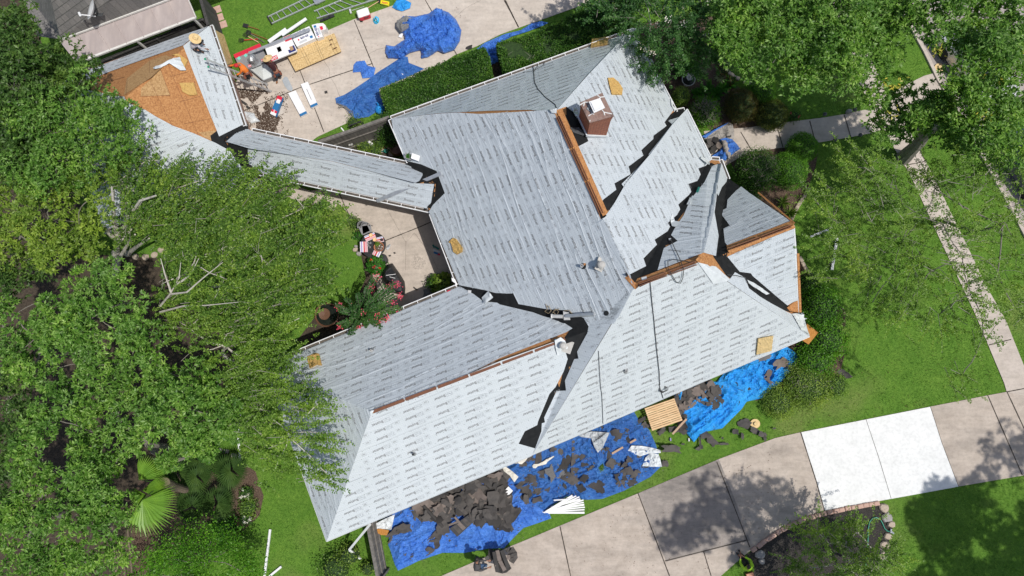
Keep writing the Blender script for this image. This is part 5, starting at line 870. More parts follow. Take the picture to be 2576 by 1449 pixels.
# grass blades on the open lawn
HOUSEP = [[v[:2] for v in (VA, VB, VC, VD, VE, VF, VG, PK, Q1, SE, SW, WN, CC)], [v[:2] for v in (TNE, TSE, TSW, TNW)]]
n = 420000; q = np.stack([RS.uniform(-30, 2606, n), RS.uniform(-30, 1479, n)], 1)
for poly in HARD+HOUSEP: q = q[~inpoly(q, poly)]
d = rays(q); t_ = -HC/d[:, 2]; P = d*t_[:, None]; P[:, 2] = 0; hgt = RS.uniform(.03, .075, len(P))*(.6+.8*vn(P[:, 0]*1.5, P[:, 1]*1.5, 9)); a = RS.uniform(0, 6.28, len(P)); S_ = np.column_stack([np.cos(a), np.sin(a), np.zeros(len(P))])*.011; T_ = RS.normal(size=(len(P), 3))*.035; T_[:, 2] = hgt
V = np.stack([P-S_, P+S_, P+T_], 1).reshape(-1, 3); gb = mesh('grass', V, np.arange(len(P)*3).reshape(-1, 3), M['blade'], loc=(0, 0, 0)); tag(gb, 'short mown green grass of the lawns', 'grass', kind='stuff')
# ================================================================ things
ZR_ = dict(A=(740, 80, 3.622), B=(1400, 880, 4.026), C=(1480, 1900, 3.587), D=(2060, 1560, 3.622), E=(2500, 1350, 3.0825), F=(2860, 1980, 3.22), G=(1000, 0, 3.68), H=(2600, 150, 4.14), I=(3500, 0, 2.898), J=(700, 60, 6.038), K=(2740, 380, 3.45), L=(1250, 400, 4.026))
def q(code, *pts):
    ox, oy, s = ZR_[code]; return [((ox+p[0]/s)*.62891, (oy+p[1]/s)*.62891) for p in pts]
def q1(code, x, y): return q(code, (x, y))[0]
def ws(px, zz): return [W(p[0], p[1], zz) for p in px]
def T(o, label, cat, group=None): return tag(o, label, cat, group)
def one(mb, name, m, label, cat, group=None, loc=None, smooth=False): return tag(mb.build(name, m, loc=loc, smooth=smooth), label, cat, group)
def surf(name, px, zf, m, label=None, cat=None, st=.075, group=None, parent=None, und=None):
    """a sheet whose outline is given in the picture; zf(x, y) gives its height"""
    P0 = WP(px, 0.0); stp = st*52; g, F = polygrid(px, .35, stp, stp); d = rays(g); zz = np.full(len(g), .1)
    for _ in range(4): t_ = (zz-HC)/d[:, 2]; x, y = d[:, 0]*t_, d[:, 1]*t_; zz = zf(x, y, g)
    P = np.column_stack([x, y, zz]); o = mesh(name, P, F, M[m], parent)
    if label: T(o, label, cat, group)
    return o
def edge_dist(g, px):
    P = np.asarray(px, float); D = np.full(len(g), 1e9)
    for i in range(len(P)):
        a, b = P[i], P[(i+1) % len(P)]; ab = b-a; t_ = np.clip(((g-a) @ ab)/max(ab @ ab, 1e-9), 0, 1); D = np.minimum(D, np.linalg.norm(g-(a+t_[:, None]*ab), axis=1))
    return D
def tarp(px, m, label, amp=.12, dome=0.0, sc=1.0, base=.05, seed=1, name='tarp', cat='tarp', st=.055, group=None, parent=None, ang=.4):
    def zf(x, y, g):
        ed = np.clip(edge_dist(g, px)/14, 0, 1); c_, s_ = math.cos(ang), math.sin(ang); u, v = x*c_+y*s_, -x*s_+y*c_
        wx = u+.6*vn(x*.8, y*.8, seed+7); wy = v+.6*vn(x*.8, y*.8, seed+8)
        h = amp*(ridge(wx*.9*sc, wy*2.2*sc, seed, 4)+.7*ridge(wx*2.4*sc, wy*1.4*sc, seed+1, 4)+.55*ridge(wx*4.0*sc, wy*6.5*sc, seed+2, 4)+.22*ridge(x*9, y*11, seed+4, 3))
        return base+h*(.35+.65*ed)+dome*np.sqrt(ed)*(.6+.6*vn(x*1.1, y*1.1, seed+3))
    return surf(name, px, zf, m, label, cat, st, group, parent)
# --- neighbour's house, patio cover, satellite dish
nb = thing('neighbour_house', W(200, 40, 0), 'neighbouring house with weathered grey shingle roof at the top left', 'house')
e1 = z('1', (440, 285))[0]; e2 = z('1', (1700, -185))[0]; r2 = z('1', (1500, -560))[0]; h0 = z('1', (330, -160))[0]; l1 = z('1', (268, 262))[0]; l0 = z('1', (110, -160))[0]
def poly3(name, pts, m, parent, th=0): 
    P = [W(*p) for p in pts]; n = (P[1]-P[0]).cross(P[2]-P[0]); P = P if n.z > 0 else P[::-1]; return mesh(name, P, [tuple(range(len(P)))], M[m], parent)
poly3('roof', [(*e1, 2.8), (*e2, 2.8), (*r2, 6.2), (*h0, 5.6)], 'shingle', nb); poly3('roof', [(*e1, 2.8), (*h0, 5.6), (*l0, 3.4), (*l1, 2.9)], 'shingle', nb)
g = MB(); g.bar(W(*e1, 2.78), W(*e2, 2.78), .12, .1); g.build('gutter', M['pvc'], nb)
g = MB(); a = W(*e1, 0); b_ = W(*e2, 0); d_ = (b_-a).normalized(); nrm = Vector((-d_.y, d_.x, 0)); g.prism([tuple((a+nrm*.6+d_*.4)[:2]), tuple((b_+nrm*.6)[:2]), tuple((b_+nrm*7)[:2]), tuple((a+nrm*7+d_*.4)[:2])], 0, 2.7); g.build('wall', M['brick_wall'], nb)
pc = thing('patio_cover', W(*z('1', (900, 250))[0], 0), 'flat faded panel patio cover along the neighbour house', 'patio cover')
c00, c01, c11, c10 = z('1', (432, 300))[0], z('1', (1230, 8))[0], z('1', (1418, 128))[0], z('1', (555, 458))[0]; c01b = z('1', (1368, -10))[0]
A0 = W(*c00, 2.65); A1 = W(*z('1', (1345, -42))[0], 2.65); B1 = W(*c11, 2.5); B0 = W(*c10, 2.5)
for i in range(7):
    t0, t1 = i/7+.002, (i+1)/7-.002; mbp = MB(); P = [A0.lerp(A1, t0), A0.lerp(A1, t1), B0.lerp(B1, t1), B0.lerp(B1, t0)]; mbp.add([p+Vector((0, 0, .03)) for p in P]+[p for p in P], [(3, 2, 1, 0), (4, 5, 6, 7), (0, 1, 5, 4), (1, 2, 6, 5), (2, 3, 7, 6), (3, 0, 4, 7)]); s_ = P[1].lerp(P[0], .06); mbp.bar(P[1]+Vector((0, 0, .05)), P[2]+Vector((0, 0, .05)), .05, .03); mbp.build('cover_panel', M['panel'], pc)
g = MB(); g.bar(B0, B1, .1, .1); g.bar(A1, B1, .08, .1); g.build('edge_beam', M['pvc'], pc)
for t0 in (.02, .5, .98): p = B0.lerp(B1, t0)-Vector((0, 0, .05)); g = MB(); g.bar((p.x, p.y, 0), p, .09, .09, up=Vector((1, 0, 0))); g.build('post', M['pvc'], pc)
dish = thing('satellite_dish', W(*z('1', (715, 105))[0], 3.6), 'white satellite dish on the neighbour shingle roof', 'satellite dish'); nrm = Vector((-.72, .05, .7)).normalized()
Rm = nrm.to_track_quat('Z', 'Y').to_matrix(); dc = W(*z('1', (660, 72))[0], 4.25); g = MB(); g.lathe(dc, [(0, -.11), (.18, -.09), (.34, -.04), (.44, .02), (.45, .03), (.44, .035), (.34, -.01), (.18, -.06), (0, -.07)], 24, R=Rm, squash=1.15); g.build('reflector', M['p_grey_light'] if False else M['white'], dish, smooth=True)
g = MB(); arm = W(*z('1', (580, 105))[0], 4.5); g.tube([W(*z('1', (690, 118))[0], 3.95), arm], .03, 6); g.box(arm+Vector((0, 0, .03)), (.1, .22, .08), rz=.5, bev=.02); g.build('feed_arm', M['white'], dish)
g = MB(); g.tube([W(*z('1', (700, 110))[0], 3.5), W(*z('1', (690, 95))[0], 4.1)], .03, 6); g.box(W(*z('1', (722, 105))[0], 3.62), (.3, .2, .04), rz=.3, R=Matrix.Rotation(-.5, 3, 'X')); g.build('mast', M['dark_metal'], dish)
# --- fences
def fence(a, b, h, label, m, rails=True, cap=True, posts=True, side=1, boardw=.145, name='wooden_fence', inclined=None):
    A = Vector(a); B = Vector(b); A.z = B.z = 0; d = (B-A); L = d.length; d.normalize(); nn = Vector((d.y, -d.x, 0))*side; t = thing(name, (A+B)/2, label, 'fence'); bd = MB(); n = int(L/boardw)
    for i in range(n): c = A+d*(i+.5)*L/n; hh = h*random.uniform(.985, 1.0); bd.box(c+Vector((0, 0, hh/2+.03))+nn*random.uniform(-.004, .004), (L/n*.95, .02, hh), rz=math.atan2(d.y, d.x))
    bd.build('boards', M[m], t)
    if rails:
        for zz in (.35, h*.6, h*.95): g = MB(); g.bar(A+nn*.035+Vector((0, 0, zz)), B+nn*.035+Vector((0, 0, zz)), .05, .09); g.build('rail', M[m], t)
    if posts:
        k = max(1, int(L/2.4))
        for i in range(k+1): c = A+d*L*i/k+nn*.08; g = MB(); g.box(c+Vector((0, 0, h/2)), (.09, .09, h), rz=math.atan2(d.y, d.x)); g.build('post', M[m], t)
    if cap: g = MB(); g.bar(A+Vector((0, 0, h+.05)), B+Vector((0, 0, h+.05)), .14, .035); g.build('cap_rail', M[m], t)
    return t
def gp(code, x, y, zz): p = z(code, (x, y))[0]; return W(p[0], p[1], zz)
def onfloor(p): return Vector((p.x, p.y, 0))
fence(onfloor(gp('2', 500, 1030, 2.2)), onfloor(gp('2', 1010, 850, 2.2)), 2.2, 'weathered grey board fence closing the small courtyard', 'wood_old')
fence(onfloor(gp('1', 470, 545, 1.9)), onfloor(gp('1', 1465, 130, 1.9)), 1.9, 'blackened board fence between the neighbour patio and the small roof', 'wood_dark', cap=False)
fence(onfloor(gp('1', 1440, -60, 1.9)), onfloor(gp('1', 1510, 185, 1.9)), 1.9, 'dark board fence beside the stepping stones', 'wood_dark', cap=True)
fence(onfloor(gp('2c', 850, 1060, 1.8)), onfloor(gp('2c', 930, 1480, 1.8)), 1.8, 'dark grey board fence running down from the bottom roof corner', 'wood_old', side=-1)
fence(onfloor(gp('1c', 800, 980, 1.5)), onfloor(gp('1c', 850, 1500, 1.5)), 1.5, 'brown board fence in the shade of the bottom left oaks', 'wood_warm', side=-1)
# --- driveway goods: timber, shingles, boxes
def slabq(name, px, z0, z1, m, label, cat, group=None, parent=None):
    g = MB(); P = ws(px, z1); g.prism([(p.x, p.y) for p in P], z0, z1); o = g.build(name, M[m], parent)
    return T(o, label, cat, group) if label else o
def decal(px, zz, m, parent, name='label'): P = ws(px, zz); A = sum(P[i].x*P[(i+1) % len(P)].y-P[(i+1) % len(P)].x*P[i].y for i in range(len(P))); P = P if A > 0 else P[::-1]; return mesh(name, P, [tuple(range(len(P)))], M[m], parent)
def words(body, size, at, ang, zz, m, parent, off=.004, name='lettering'):
    V, F = text_mesh(body, size, off, 'CENTER'); c = W(at[0], at[1], zz); ca, sa = math.cos(ang), math.sin(ang); P = [(c.x+x*ca-(y-size*.35)*sa, c.y+x*sa+(y-size*.35)*ca, zz) for x, y in V]; return mesh(name, P, F, M[m], parent)
def lerpq(Q, u, v): (ax, ay), (bx, by), (cx, cy), (dx, dy) = Q; return ((ax*(1-u)+bx*u)*(1-v)+(dx*(1-u)+cx*u)*v, (ay*(1-u)+by*u)*(1-v)+(dy*(1-u)+cy*u)*v)
def sub(Q, u0, v0, u1, v1): return [lerpq(Q, u0, v0), lerpq(Q, u1, v0), lerpq(Q, u1, v1), lerpq(Q, u0, v1)]
osb = thing('sheathing_stack', W(*q1('A', 1860, 470), 0), 'stack of tan wood sheathing panels lying on the top driveway', 'board stack')
Q = q('A', (1465, 482), (2158, 195), (2262, 452), (1602, 742))
for i in range(9): slabq('sheathing_panel', [(p[0]+random.uniform(-.6, .6), p[1]+random.uniform(-.6, .6)) for p in Q], .04+i*.035, .072+i*.035, 'osb_new', None, None, parent=osb)
for u in (.28, .33, .58, .62, .86, .92): decal(sub(Q, u, 0.01, u+.004, .99), .361, 'joint', osb, 'chalk_line')
decal(sub(Q, 0.01, .5, .99, .507), .361, 'joint', osb, 'chalk_line')
for i, (p, r) in enumerate(((q1('A', 2115, 295), .1), (q1('A', 2112, 365), .06), (q1('A', 2170, 420), .12))):
    g = MB(); c = W(*p, .38); g.tube([c+Vector((-r, -.02, 0)), c+Vector((0, .02, .03)), c+Vector((r, .05+i*.02, .01))], [.01, .03, .012], 5); one(g, 'shingle_strip', M['p_brown'], ('curled brown strip at the upper right of the panel stack', 'small brown chip in the middle of the panel stack', 'long curled brown strip at the right of the panel stack')[i], 'strip')
where = ('nearest the roof', 'second from the roof', 'third from the roof', 'under the turbine vent')
for i in range(4):
    o0 = np.array((700, 500))+i*np.array((96, -41)); Qb = q('A', o0, o0+(94, -40), o0+(214, 205), o0+(118, 248)); o = slabq('shingle_bundle', Qb, .04, .55-.03*(i % 2), 'p_grey', 'grey wrapped shingle bundle with red band, '+where[i], 'shingle bundle', 'red banded shingle bundles'); zz = .555-.03*(i % 2)
    decal(sub(Qb, 0, 0, 1, .22), zz, 'p_red', o, 'red_band'); c = lerpq(Qb, .5, .30); r = 5; decal([(c[0]-r, c[1]), (c[0], c[1]-r), (c[0]+r, c[1]), (c[0], c[1]+r)], zz+.004, 'p_teal', o, 'teal_diamond'); decal(sub(Qb, .15, .82, .6, .95), zz, 'p_red', o, 'red_logo'); words('GAF', .09, lerpq(Qb, .38, .885), .4, zz+.004, 'p_white', o)
mid = thing('shingle_pallet', W(*q1('A', 1350, 430), 0), 'tall stack of white and navy wrapped shingle bundles in the middle of the driveway goods', 'shingle stack'); Qm = q('A', (1150, 372), (1520, 212), (1625, 450), (1235, 610))
for i in range(10): slabq('wrapped_bundle', [(p[0]+random.uniform(-.8, .8), p[1]+random.uniform(-.8, .8)) for p in Qm], .05+i*.085, .05+i*.085+.078, ('p_white', 'p_navy')[i % 2] if i < 9 else 'p_white', None, None, parent=mid)
zt = .9
for (u0, v0, u1, v1, m) in ((.0, 0, .22, .14, 'p_red'), (.24, 0, .72, .2, 'p_navy'), (.75, 0, 1, .28, 'p_red'), (.72, .62, .98, .95, 'p_navy'), (.02, .75, .3, .98, 'p_red')): decal(sub(Qm, u0, v0, u1, v1), zt, m, mid, 'printed_label')
words('GAF', .2, lerpq(Qm, .16, .86), .4, zt+.004, 'p_white', mid)
for i in range(2): slabq('paper_sheet', sub(Qm, .05+.33*i, .28+.1*i, .52+.36*i, .66+.1*i), zt+.005, zt+.012, 'p_white', None, None, parent=mid)
slabq('cardboard_scrap', sub(Qm, .80, .62, .92, .85), zt+.02, zt+.03, 'p_cardboard', 'torn cardboard piece on the wrapped shingle stack', 'cardboard')
bags = [(((1530, 212), (1800, 88), (1832, 150), (1560, 272)), 'white ridge shingle bag, upper one beside the drip edge', .62), (((1562, 278), (1835, 155), (1890, 262), (1620, 385)), 'white ridge shingle bag, lower one touching the panel stack', .62), (((1835, 72), (1925, 48), (1998, 240), (1905, 268)), 'upright white ridge shingle bag at the right of its stack', .64), (((1925, 50), (2000, 45), (2035, 75), (2042, 135), (1960, 155)), 'white bag end with red square at the far right of the stack', .5)]
for i, (pp, lb, zt2) in enumerate(bags):
    Qr = q('A', *pp); o = slabq('shingle_bag', Qr, .04, zt2, 'p_white', lb, 'shingle bag', 'white ridge shingle bags')
    if i < 3:
        an = .42 if i < 2 else -1.18 ; c = lerpq(Qr[:4], .55, .3) if i < 2 else lerpq(Qr[:4], .35, .55); words('RIDGE', .15, c, an if i < 2 else 1.92, zt2+.004, 'p_navy', o, .006)
        Q4 = Qr[:4]; decal(sub(Q4, .2, .25, .27, .45) if i < 2 else sub(Q4, .3, .88, .5, .95), zt2+.004, 'p_red', o, 'red_mark'); decal(sub(Q4, .78, .5, .92, .8) if i < 2 else sub(Q4, .2, .08, .6, .25), zt2+.004, 'p_blue', o, 'blue_picture'); decal(sub(Q4, .2, .6, .6, .85) if i < 2 else sub(Q4, .6, .3, .9, .8), zt2+.004, 'p_grey_light', o, 'print_block')
    else: decal(q('A', (1945, 95), (1990, 85), (2005, 135), (1962, 148)), zt2+.004, 'p_red', o, 'red_square')
g = MB(); g.bar(W(*q1('A', 925, 482), .98), W(*q1('A', 1808, 132), .92), .14, .05); one(g, 'drip_edge_strip', M['galv'], 'long grey metal drip edge laid across the shingle stacks', 'metal strip')
g = MB(); g.bar(W(*q1('G', 275, 615), .35), W(*q1('G', 535, 430), .3), .2, .04); g.bar(W(*q1('G', 470, 520), .32), W(*q1('G', 830, 275), .2), .15, .06); one(g, 'gutter_length', M['white'], 'pale metal gutter length propped from the grass onto the stacks', 'gutter')
# turbine vent
tv = thing('turbine_vent', W(*q1('A', 1030, 620), .55), 'galvanised turbine roof vent standing on the grey shingle bundles', 'roof vent'); c = W(*q1('A', 1020, 610), .56)
g = MB(); g.box(c+Vector((0, 0, .01)), (.5, .5, .02), rz=.4); g.lathe(c, [(.2, .02), (.16, .12), (.16, .3)], 20); g.build('base', M['alu_dark'], tv)
g = MB(); 
for k in range(18):
    a = 2*math.pi*k/18; pts = []
    for j in range(6): h = .3+.3*j/5; r = .22*math.sin(math.pi*(.18+.64*j/5)) if j < 5 else .05; aa = a+.12*j; pts.append(c+Vector((math.cos(aa)*r, math.sin(aa)*r, h)))
    g.tube(pts, [.012]*5+[.008], 4)
g.lathe(c, [(.12, .3), (.17, .42), (.12, .56), (0, .6)], 16); g.build('turbine', M['galv'], tv)
# skylight cover
sk = thing('skylight_cover', W(*q1('A', 1115, 730), 0), 'pale square skylight cover leaning by the ladder foot', 'skylight'); Qs = q('A', (945, 712), (1182, 600), (1292, 818), (1140, 880))
P = ws(Qs, .35); cen_ = sum(P, Vector())/4; mesh('dome', P+[cen_+Vector((0, 0, .16))], [(3, 2, 4), (2, 1, 4), (1, 0, 4), (0, 3, 4)] if (P[1]-P[0]).cross(P[2]-P[0]).z < 0 else [(0, 1, 4), (1, 2, 4), (2, 3, 4), (3, 0, 4)], simple('milky_plastic', (.55, .58, .57), (.62, .65, .64), 3, .3, 0), sk); g = MB()
for i in range(4): g.bar(P[i], P[(i+1) % 4], .04, .08)
g.prism([(p.x, p.y) for p in P], .02, .33); g.build('frame', M['alu_dark'], sk)
# digging tools
def tool(a, b, label, head='fork', hm='boot', dz=.06):
    A = W(*a, dz+.05); B = W(*b, dz+.02); t = thing('garden_tool', onfloor(A), label, 'tool'); g = MB(); g.tube([A, B], .022, 6); g.build('handle', M[hm], t); g = MB(); d = (A-B).normalized(); s_ = Vector((-d.y, d.x, 0))
    if head == 'fork': 
        for k in (-1.5, -.5, .5, 1.5): g.tube([A+s_*k*.01, A+d*.1+s_*k*.06, A+d*.3+s_*k*.055], .012, 4)
        g.tube([A+s_*-.1+d*.1, A+s_*.1+d*.1], .014, 4)
    else: g.box(A+d*.12, (.3, .2, .012), rz=math.atan2(d.y, d.x), bev=.005)
    g.build('head', M['p_black'], t); return t
tool(q1('A', 910, 90), q1('A', 1070, 138), 'short dark grip tool lying farthest up the grass', 'blade'); tool(q1('A', 960, 190), q1('A', 1192, 280), 'tan handled shingle fork, rightmost on the grass'); tool(q1('A', 955, 205), q1('A', 1150, 325), 'grey handled shingle fork crossing under the tan one', hm='wood_old'); tool(q1('A', 915, 240), q1('A', 1068, 325), 'pale handled fork lying between two darker forks', hm='pine'); tool(q1('A', 860, 290), q1('A', 1070, 275), 'red and white handled fork nearest the small roof', hm='red')
# ladders
def ladder(r1a, r1b, r2a, r2b, label, m='alu', extra=None, foot=None, tips=None):
    a1, b1, a2, b2 = map(Vector, (r1a, r1b, r2a, r2b)); t = thing('ladder', onfloor(b1), label, 'ladder'); up = (b1-a1).cross(a2-a1).normalized()
    for a, b in ((a1, b1), (a2, b2)): g = MB(); g.bar(a, b, .04, .09, up=up if abs(up.z) > .1 else Vector((0, 0, 1))); g.build('rail', M[m], t)
    n = int((b1-a1).length/.305)
    for i in range(n): s_ = (i+.5)/n; g = MB(); g.tube([a1.lerp(b1, s_), a2.lerp(b2, s_)], .019, 5); g.build('rung', M[m], t)
    if tips:
        for p in (a1, a2): g = MB(); g.box(p, (.08, .08, .07), bev=.01); g.build('end_cap', M[tips], t)
    if foot: g = MB(); g.bar(a1+(a1-a2).normalized()*.05, a2+(a2-a1).normalized()*.05, .05, .1); g.build('foot_bar', M['black'], t)
    return t
ladder(W(*q1('A', 292, 566), 4.1), W(*q1('A', 1200, 935), .15), W(*q1('A', 338, 680), 4.1), W(*q1('A', 1248, 1035), .15), 'aluminium extension ladder leaning on the small roof gutter', 'alu', tips='p_green_tip')

ladder(W(*q1('G', 262, 250), .1), W(*q1('G', 1010, -110), .1), W(*q1('G', 318, 348), .1), W(*q1('G', 1130, -25), .1), 'long bright aluminium ladder lying on the grass at the left', 'alu', foot=True)
ladder(W(*q1('G', 945, 168), .1), W(*q1('G', 1620, -110), .1), W(*q1('G', 985, 272), .1), W(*q1('G', 1960, -45), .1), 'grey aluminium ladder lying on the grass behind the cooler')
g = MB(); P = ws(q('G', (925, 0), (1000, -20), (1025, 45), (965, 65)), .18); g.prism([(p.x, p.y) for p in P], .1, .2); P = ws(q('G', (1000, -20), (1100, -30), (1110, 0), (1022, 40)), .15); g.prism([(p.x, p.y) for p in P], .08, .16); one(g, 'metal_tray', M['galv'], 'flat grey metal flashing pieces on the left ladder', 'metal sheet')
g = MB(); g.bar(W(*q1('G', 1035, 310), .08), W(*q1('G', 1240, 225), .08), .12, .08); g.box(W(*q1('G', 1165, 240), .15), (.07, .1, .06), rz=.4); g.box(W(*q1('G', 1090, 272), .15), (.07, .1, .06), rz=.4); one(g, 'ladder_stabiliser', M['black'], 'black ladder stabiliser bar on the grass edge', 'bar')
g = MB(); g.box(W(*q1('G', 1478, 165), .08), (.1, .26, .1), rz=.3, bev=.02); g.tube([W(*q1('G', 1500, 155), .08), W(*q1('G', 1680, 95), .05)], .012, 5); one(g, 'paint_roller', M['p_grey_light'], 'grey roller tool on the grass beside the second ladder', 'tool')
tool(q1('G', 1895, 20), q1('G', 1735, 115), 'long tan handled rake beside the yellow carton', 'blade', 'pine')
# cooler
ck = thing('cooler', W(*q1('G', 1692, 240), 0), 'red wheeled cooler with white lid at the driveway edge', 'cooler'); cc_ = W(*q1('G', 1695, 250), 0); rz = .32
g = MB(); g.box(cc_+Vector((0, 0, .21)), (.60, .40, .36), rz=rz, bev=.04); g.build('body', M['p_red'], ck); g = MB(); g.box(cc_+Vector((0, 0, .44)), (.62, .42, .12), rz=rz, bev=.04); g.build('lid', M['p_white'], ck)
R_z = Matrix.Rotation(rz, 3, 'Z'); g = MB(); g.tube([cc_+R_z @ Vector((x, y, .25+hz)) for x, y, hz in ((-.02, -.2, 0), (-.02, -.25, .1), (.18, -.25, .1), (.18, -.2, 0))], .02, 5); g.build('handle', M['p_black'], ck)
for sx in (-1, 1): g = MB(); g.lathe(cc_+R_z @ Vector((-.27, .0, .07))+Vector((0, 0, 0))+R_z @ Vector((.02, sx*.19-.02, 0)), [(.0, -.02), (.07, -.02), (.07, .02), (0, .02)], 12, R=Matrix.Rotation(math.pi/2, 3, 'X')); g.build('wheel', M['tyre'], ck)
wp = thing('water_pack', W(*q1('G', 1860, 300), 0), 'half empty blue shrink wrapped pack of water bottles beside the cooler', 'water bottles'); c = W(*q1('G', 1858, 300), .03)
for i in range(3):
    for j in range(4):
        if (i, j) in ((0, 0), (2, 3)): continue
        g = MB(); g.lathe(c+Vector((-.07+i*.07, -.14+j*.075, 0)), [(.03, 0), (.032, .13), (.014, .18), (.014, .2), (0, .2)], 8); g.build('bottle', M[('plastic', 'p_cyan', 'p_green')[(i+j*2) % 3]], wp)
g = MB(); g.lathe(c, [(.17, 0), (.15, .08), (.14, .09)], 9, squash=1.3); g.build('wrapper', M['p_cyan'], wp)
sb = slabq('soda_carton', q('G', (1925, -5), (2050, 25), (2040, 85), (1918, 55)), .02, .14, 'p_yellow', 'yellow soft drink carton with red lettering on the grass', 'carton'); words('Squirt', .13, q1('G', 1985, 38), -.18, .146, 'p_red', sb, .005); decal(q('G', (1925, 60), (2035, 85), (2032, 80), (1925, 52)), .146, 'p_green', sb, 'green_stripe')
# white cartons on the driveway
def carton(px, h, label, m='p_white', endm='p_blue', e=.12, slit=False):
    o = slabq('carton', px, .04, h, m, label, 'carton'); decal(sub(px, 0, 1-e, 1, 1), h+.003, endm, o, 'printed_end')
    if slit: decal(sub(px, .45, .25, .5, .72), h+.003, 'p_black', o, 'open_slit')
    return o
carton(q('A', (1675, 930), (1778, 893), (1925, 1228), (1828, 1272)), .2, 'long white carton with blue end and dark slit, right of its pair', e=.1, slit=True); carton(q('A', (1493, 1060), (1602, 1018), (1770, 1352), (1675, 1398)), .2, 'plain long white carton with blue end, left of its pair', e=.1)
Qc = q('A', (1342, 1090), (1412, 1120), (1310, 1395), (1232, 1358)); o = slabq('carton', Qc, .04, .26, 'p_blue', 'red white and blue shingle starter carton lying on roof grit', 'carton'); decal(sub(Qc, 0, 0, 1, .25), .263, 'p_red', o, 'red_end'); decal(sub(Qc, .2, .16, .9, .36), .266, 'p_white', o, 'white_panel'); decal(sub(Qc, 0, .74, 1, .86), .263, 'p_red', o, 'red_band'); decal(sub(Qc, 0, .86, 1, 1), .263, 'p_white', o, 'white_end'); words('GAF', .1, lerpq(Qc, .5, .8), 1.3+3.14, .268, 'p_white', o)
# loose sheets on the driveway
def sheet(px, m, label, amp=.05, base=.05, name='loose_sheet', cat='sheet', st=.07, group=None, dome=.0): return tarp(px, m, label, amp, dome, 1.2, base, int(px[0][0]) % 23, name, cat, st, group)
sheet(q('A', (1408, 872), (1440, 820), (1482, 825), (1520, 900), (1560, 990), (1548, 1032), (1492, 1018), (1440, 950)), 'felt_flat', 'torn pale underlayment piece on the driveway between the worker and the cartons', .02, name='felt_scrap', cat='scrap')
sheet(q('A', (835, 1318), (1000, 1350), (1020, 1400), (1090, 1470), (960, 1500), (870, 1440)), 'sheet_white', 'crumpled white sheet by the corner of the covered link roof', .1, dome=.15); sheet(z('2', (1060, 500), (1105, 488), (1118, 525), (1095, 565), (1045, 550)), 'p_white', 'small bright white sheet lying on the navy tarp', .02, .12)
g = MB(); P = [W(*p, zz) for p, zz in zip(q('A', (368, 105), (560, 212), (690, 610), (640, 670), (600, 650), (440, 380)), (2.4, .9, .6, 1.2, 2.2, 2.45))]; n_ = len(P); g.add(P+[p-Vector((0, 0, .03)) for p in P], [tuple(range(n_-1, -1, -1)), tuple(range(n_, 2*n_))]+[(i, (i+1) % n_, n_+(i+1) % n_, n_+i) for i in range(n_)]); one(g, 'leaning_board', M['osb_new'], 'weathered tan panel leaning between the small roof gutter and the grass', 'board')
# stepping stones
for i, (p, lb) in enumerate((((1575, 68), 'topmost'), ((1592, 125), 'second'), ((1617, 177), 'rightmost lower'), ((1562, 200), 'lowest, beside the fence'), ((1500, 95), 'small pale one next to the fence'))):
    c = gp('1', *p, .02); g = MB(); g.box(c, (.38 if i < 4 else .3, .38 if i < 4 else .2, .05), rz=.35, bev=.015); one(g, 'stepping_stone', M['paver_brick'], 'square pink stepping stone in the grass, '+lb, 'paving stone', 'stepping stones in the grass')
# roof grit swept onto the driveway
def bits(name, regs, m, label, n, smin, smax, zz=.045):
    V = []; F = []; k = 0
    for poly, w in regs:
        P = WP(poly, 0); xs = [p.x for p in P]; ys = [p.y for p in P]; a = np.column_stack([RS.uniform(min(xs), max(xs), int(n*w)), RS.uniform(min(ys), max(ys), int(n*w))]); a = a[inpoly(a, [(p.x, p.y) for p in P])]; a = a[(vn(a[:, 0]*2.2, a[:, 1]*2.2, 3)+.35*vn(a[:, 0]*8, a[:, 1]*8, 5)) > .62]
        for x, y in a:
            s_ = random.uniform(smin, smax); t_ = random.uniform(0, 6.28); c_, sn = math.cos(t_)*s_, math.sin(t_)*s_; h = s_*.5; V += [(x-c_, y-sn, zz), (x+sn*.4, y-c_*.4, zz), (x+c_, y+sn, zz), (x-sn*.4, y+c_*.4, zz), (x, y, zz+h)]; F += [(k, k+1, k+4), (k+1, k+2, k+4), (k+2, k+3, k+4), (k+3, k, k+4)]; k += 5
    o = mesh(name, V, F, M[m], loc=(0, 0, 0)); return tag(o, label, 'debris', kind='stuff')
bits('roof_grit', [(q('A', (680, 870), (900, 890), (1150, 1000), (1220, 1080), (1000, 1220), (900, 1160), (760, 1180)), 1.5), (q('A', (1000, 1240), (1180, 1180), (1380, 1420), (1300, 1700), (1000, 1700), (1060, 1420)), 2.0), (q('A', (660, 850), (1500, 1050), (1500, 1750), (900, 1750)), 1.6)], 'dirt', 'brown grit and granules swept across the driveway', 2600, .015, .045)
bits('fallen_leaves', [(z('2', (100, 250), (1500, -60), (1700, 250), (600, 950), (-100, 800)), .5), (z('3c', (900, 900), (1990, 480), (1990, 1300), (1300, 1449), (300, 1449)), .7), (z('4b', (500, 700), (1500, 900), (1850, 1449), (500, 1449)), .6), (z('4c', (0, 0), (1600, 200), (0, 420)), .5)], 'p_brown', 'tiny fallen leaves and specks on the concrete and lawns', 1500, .012, .035, .048)
bits('soot_specks', [(q('B', (1000, 560), (1120, 540), (1230, 680), (1180, 790), (1040, 800), (970, 680)), 1)], 'scrap', 'dark speckled burn mark on the patio', 900, .006, .016, .034)
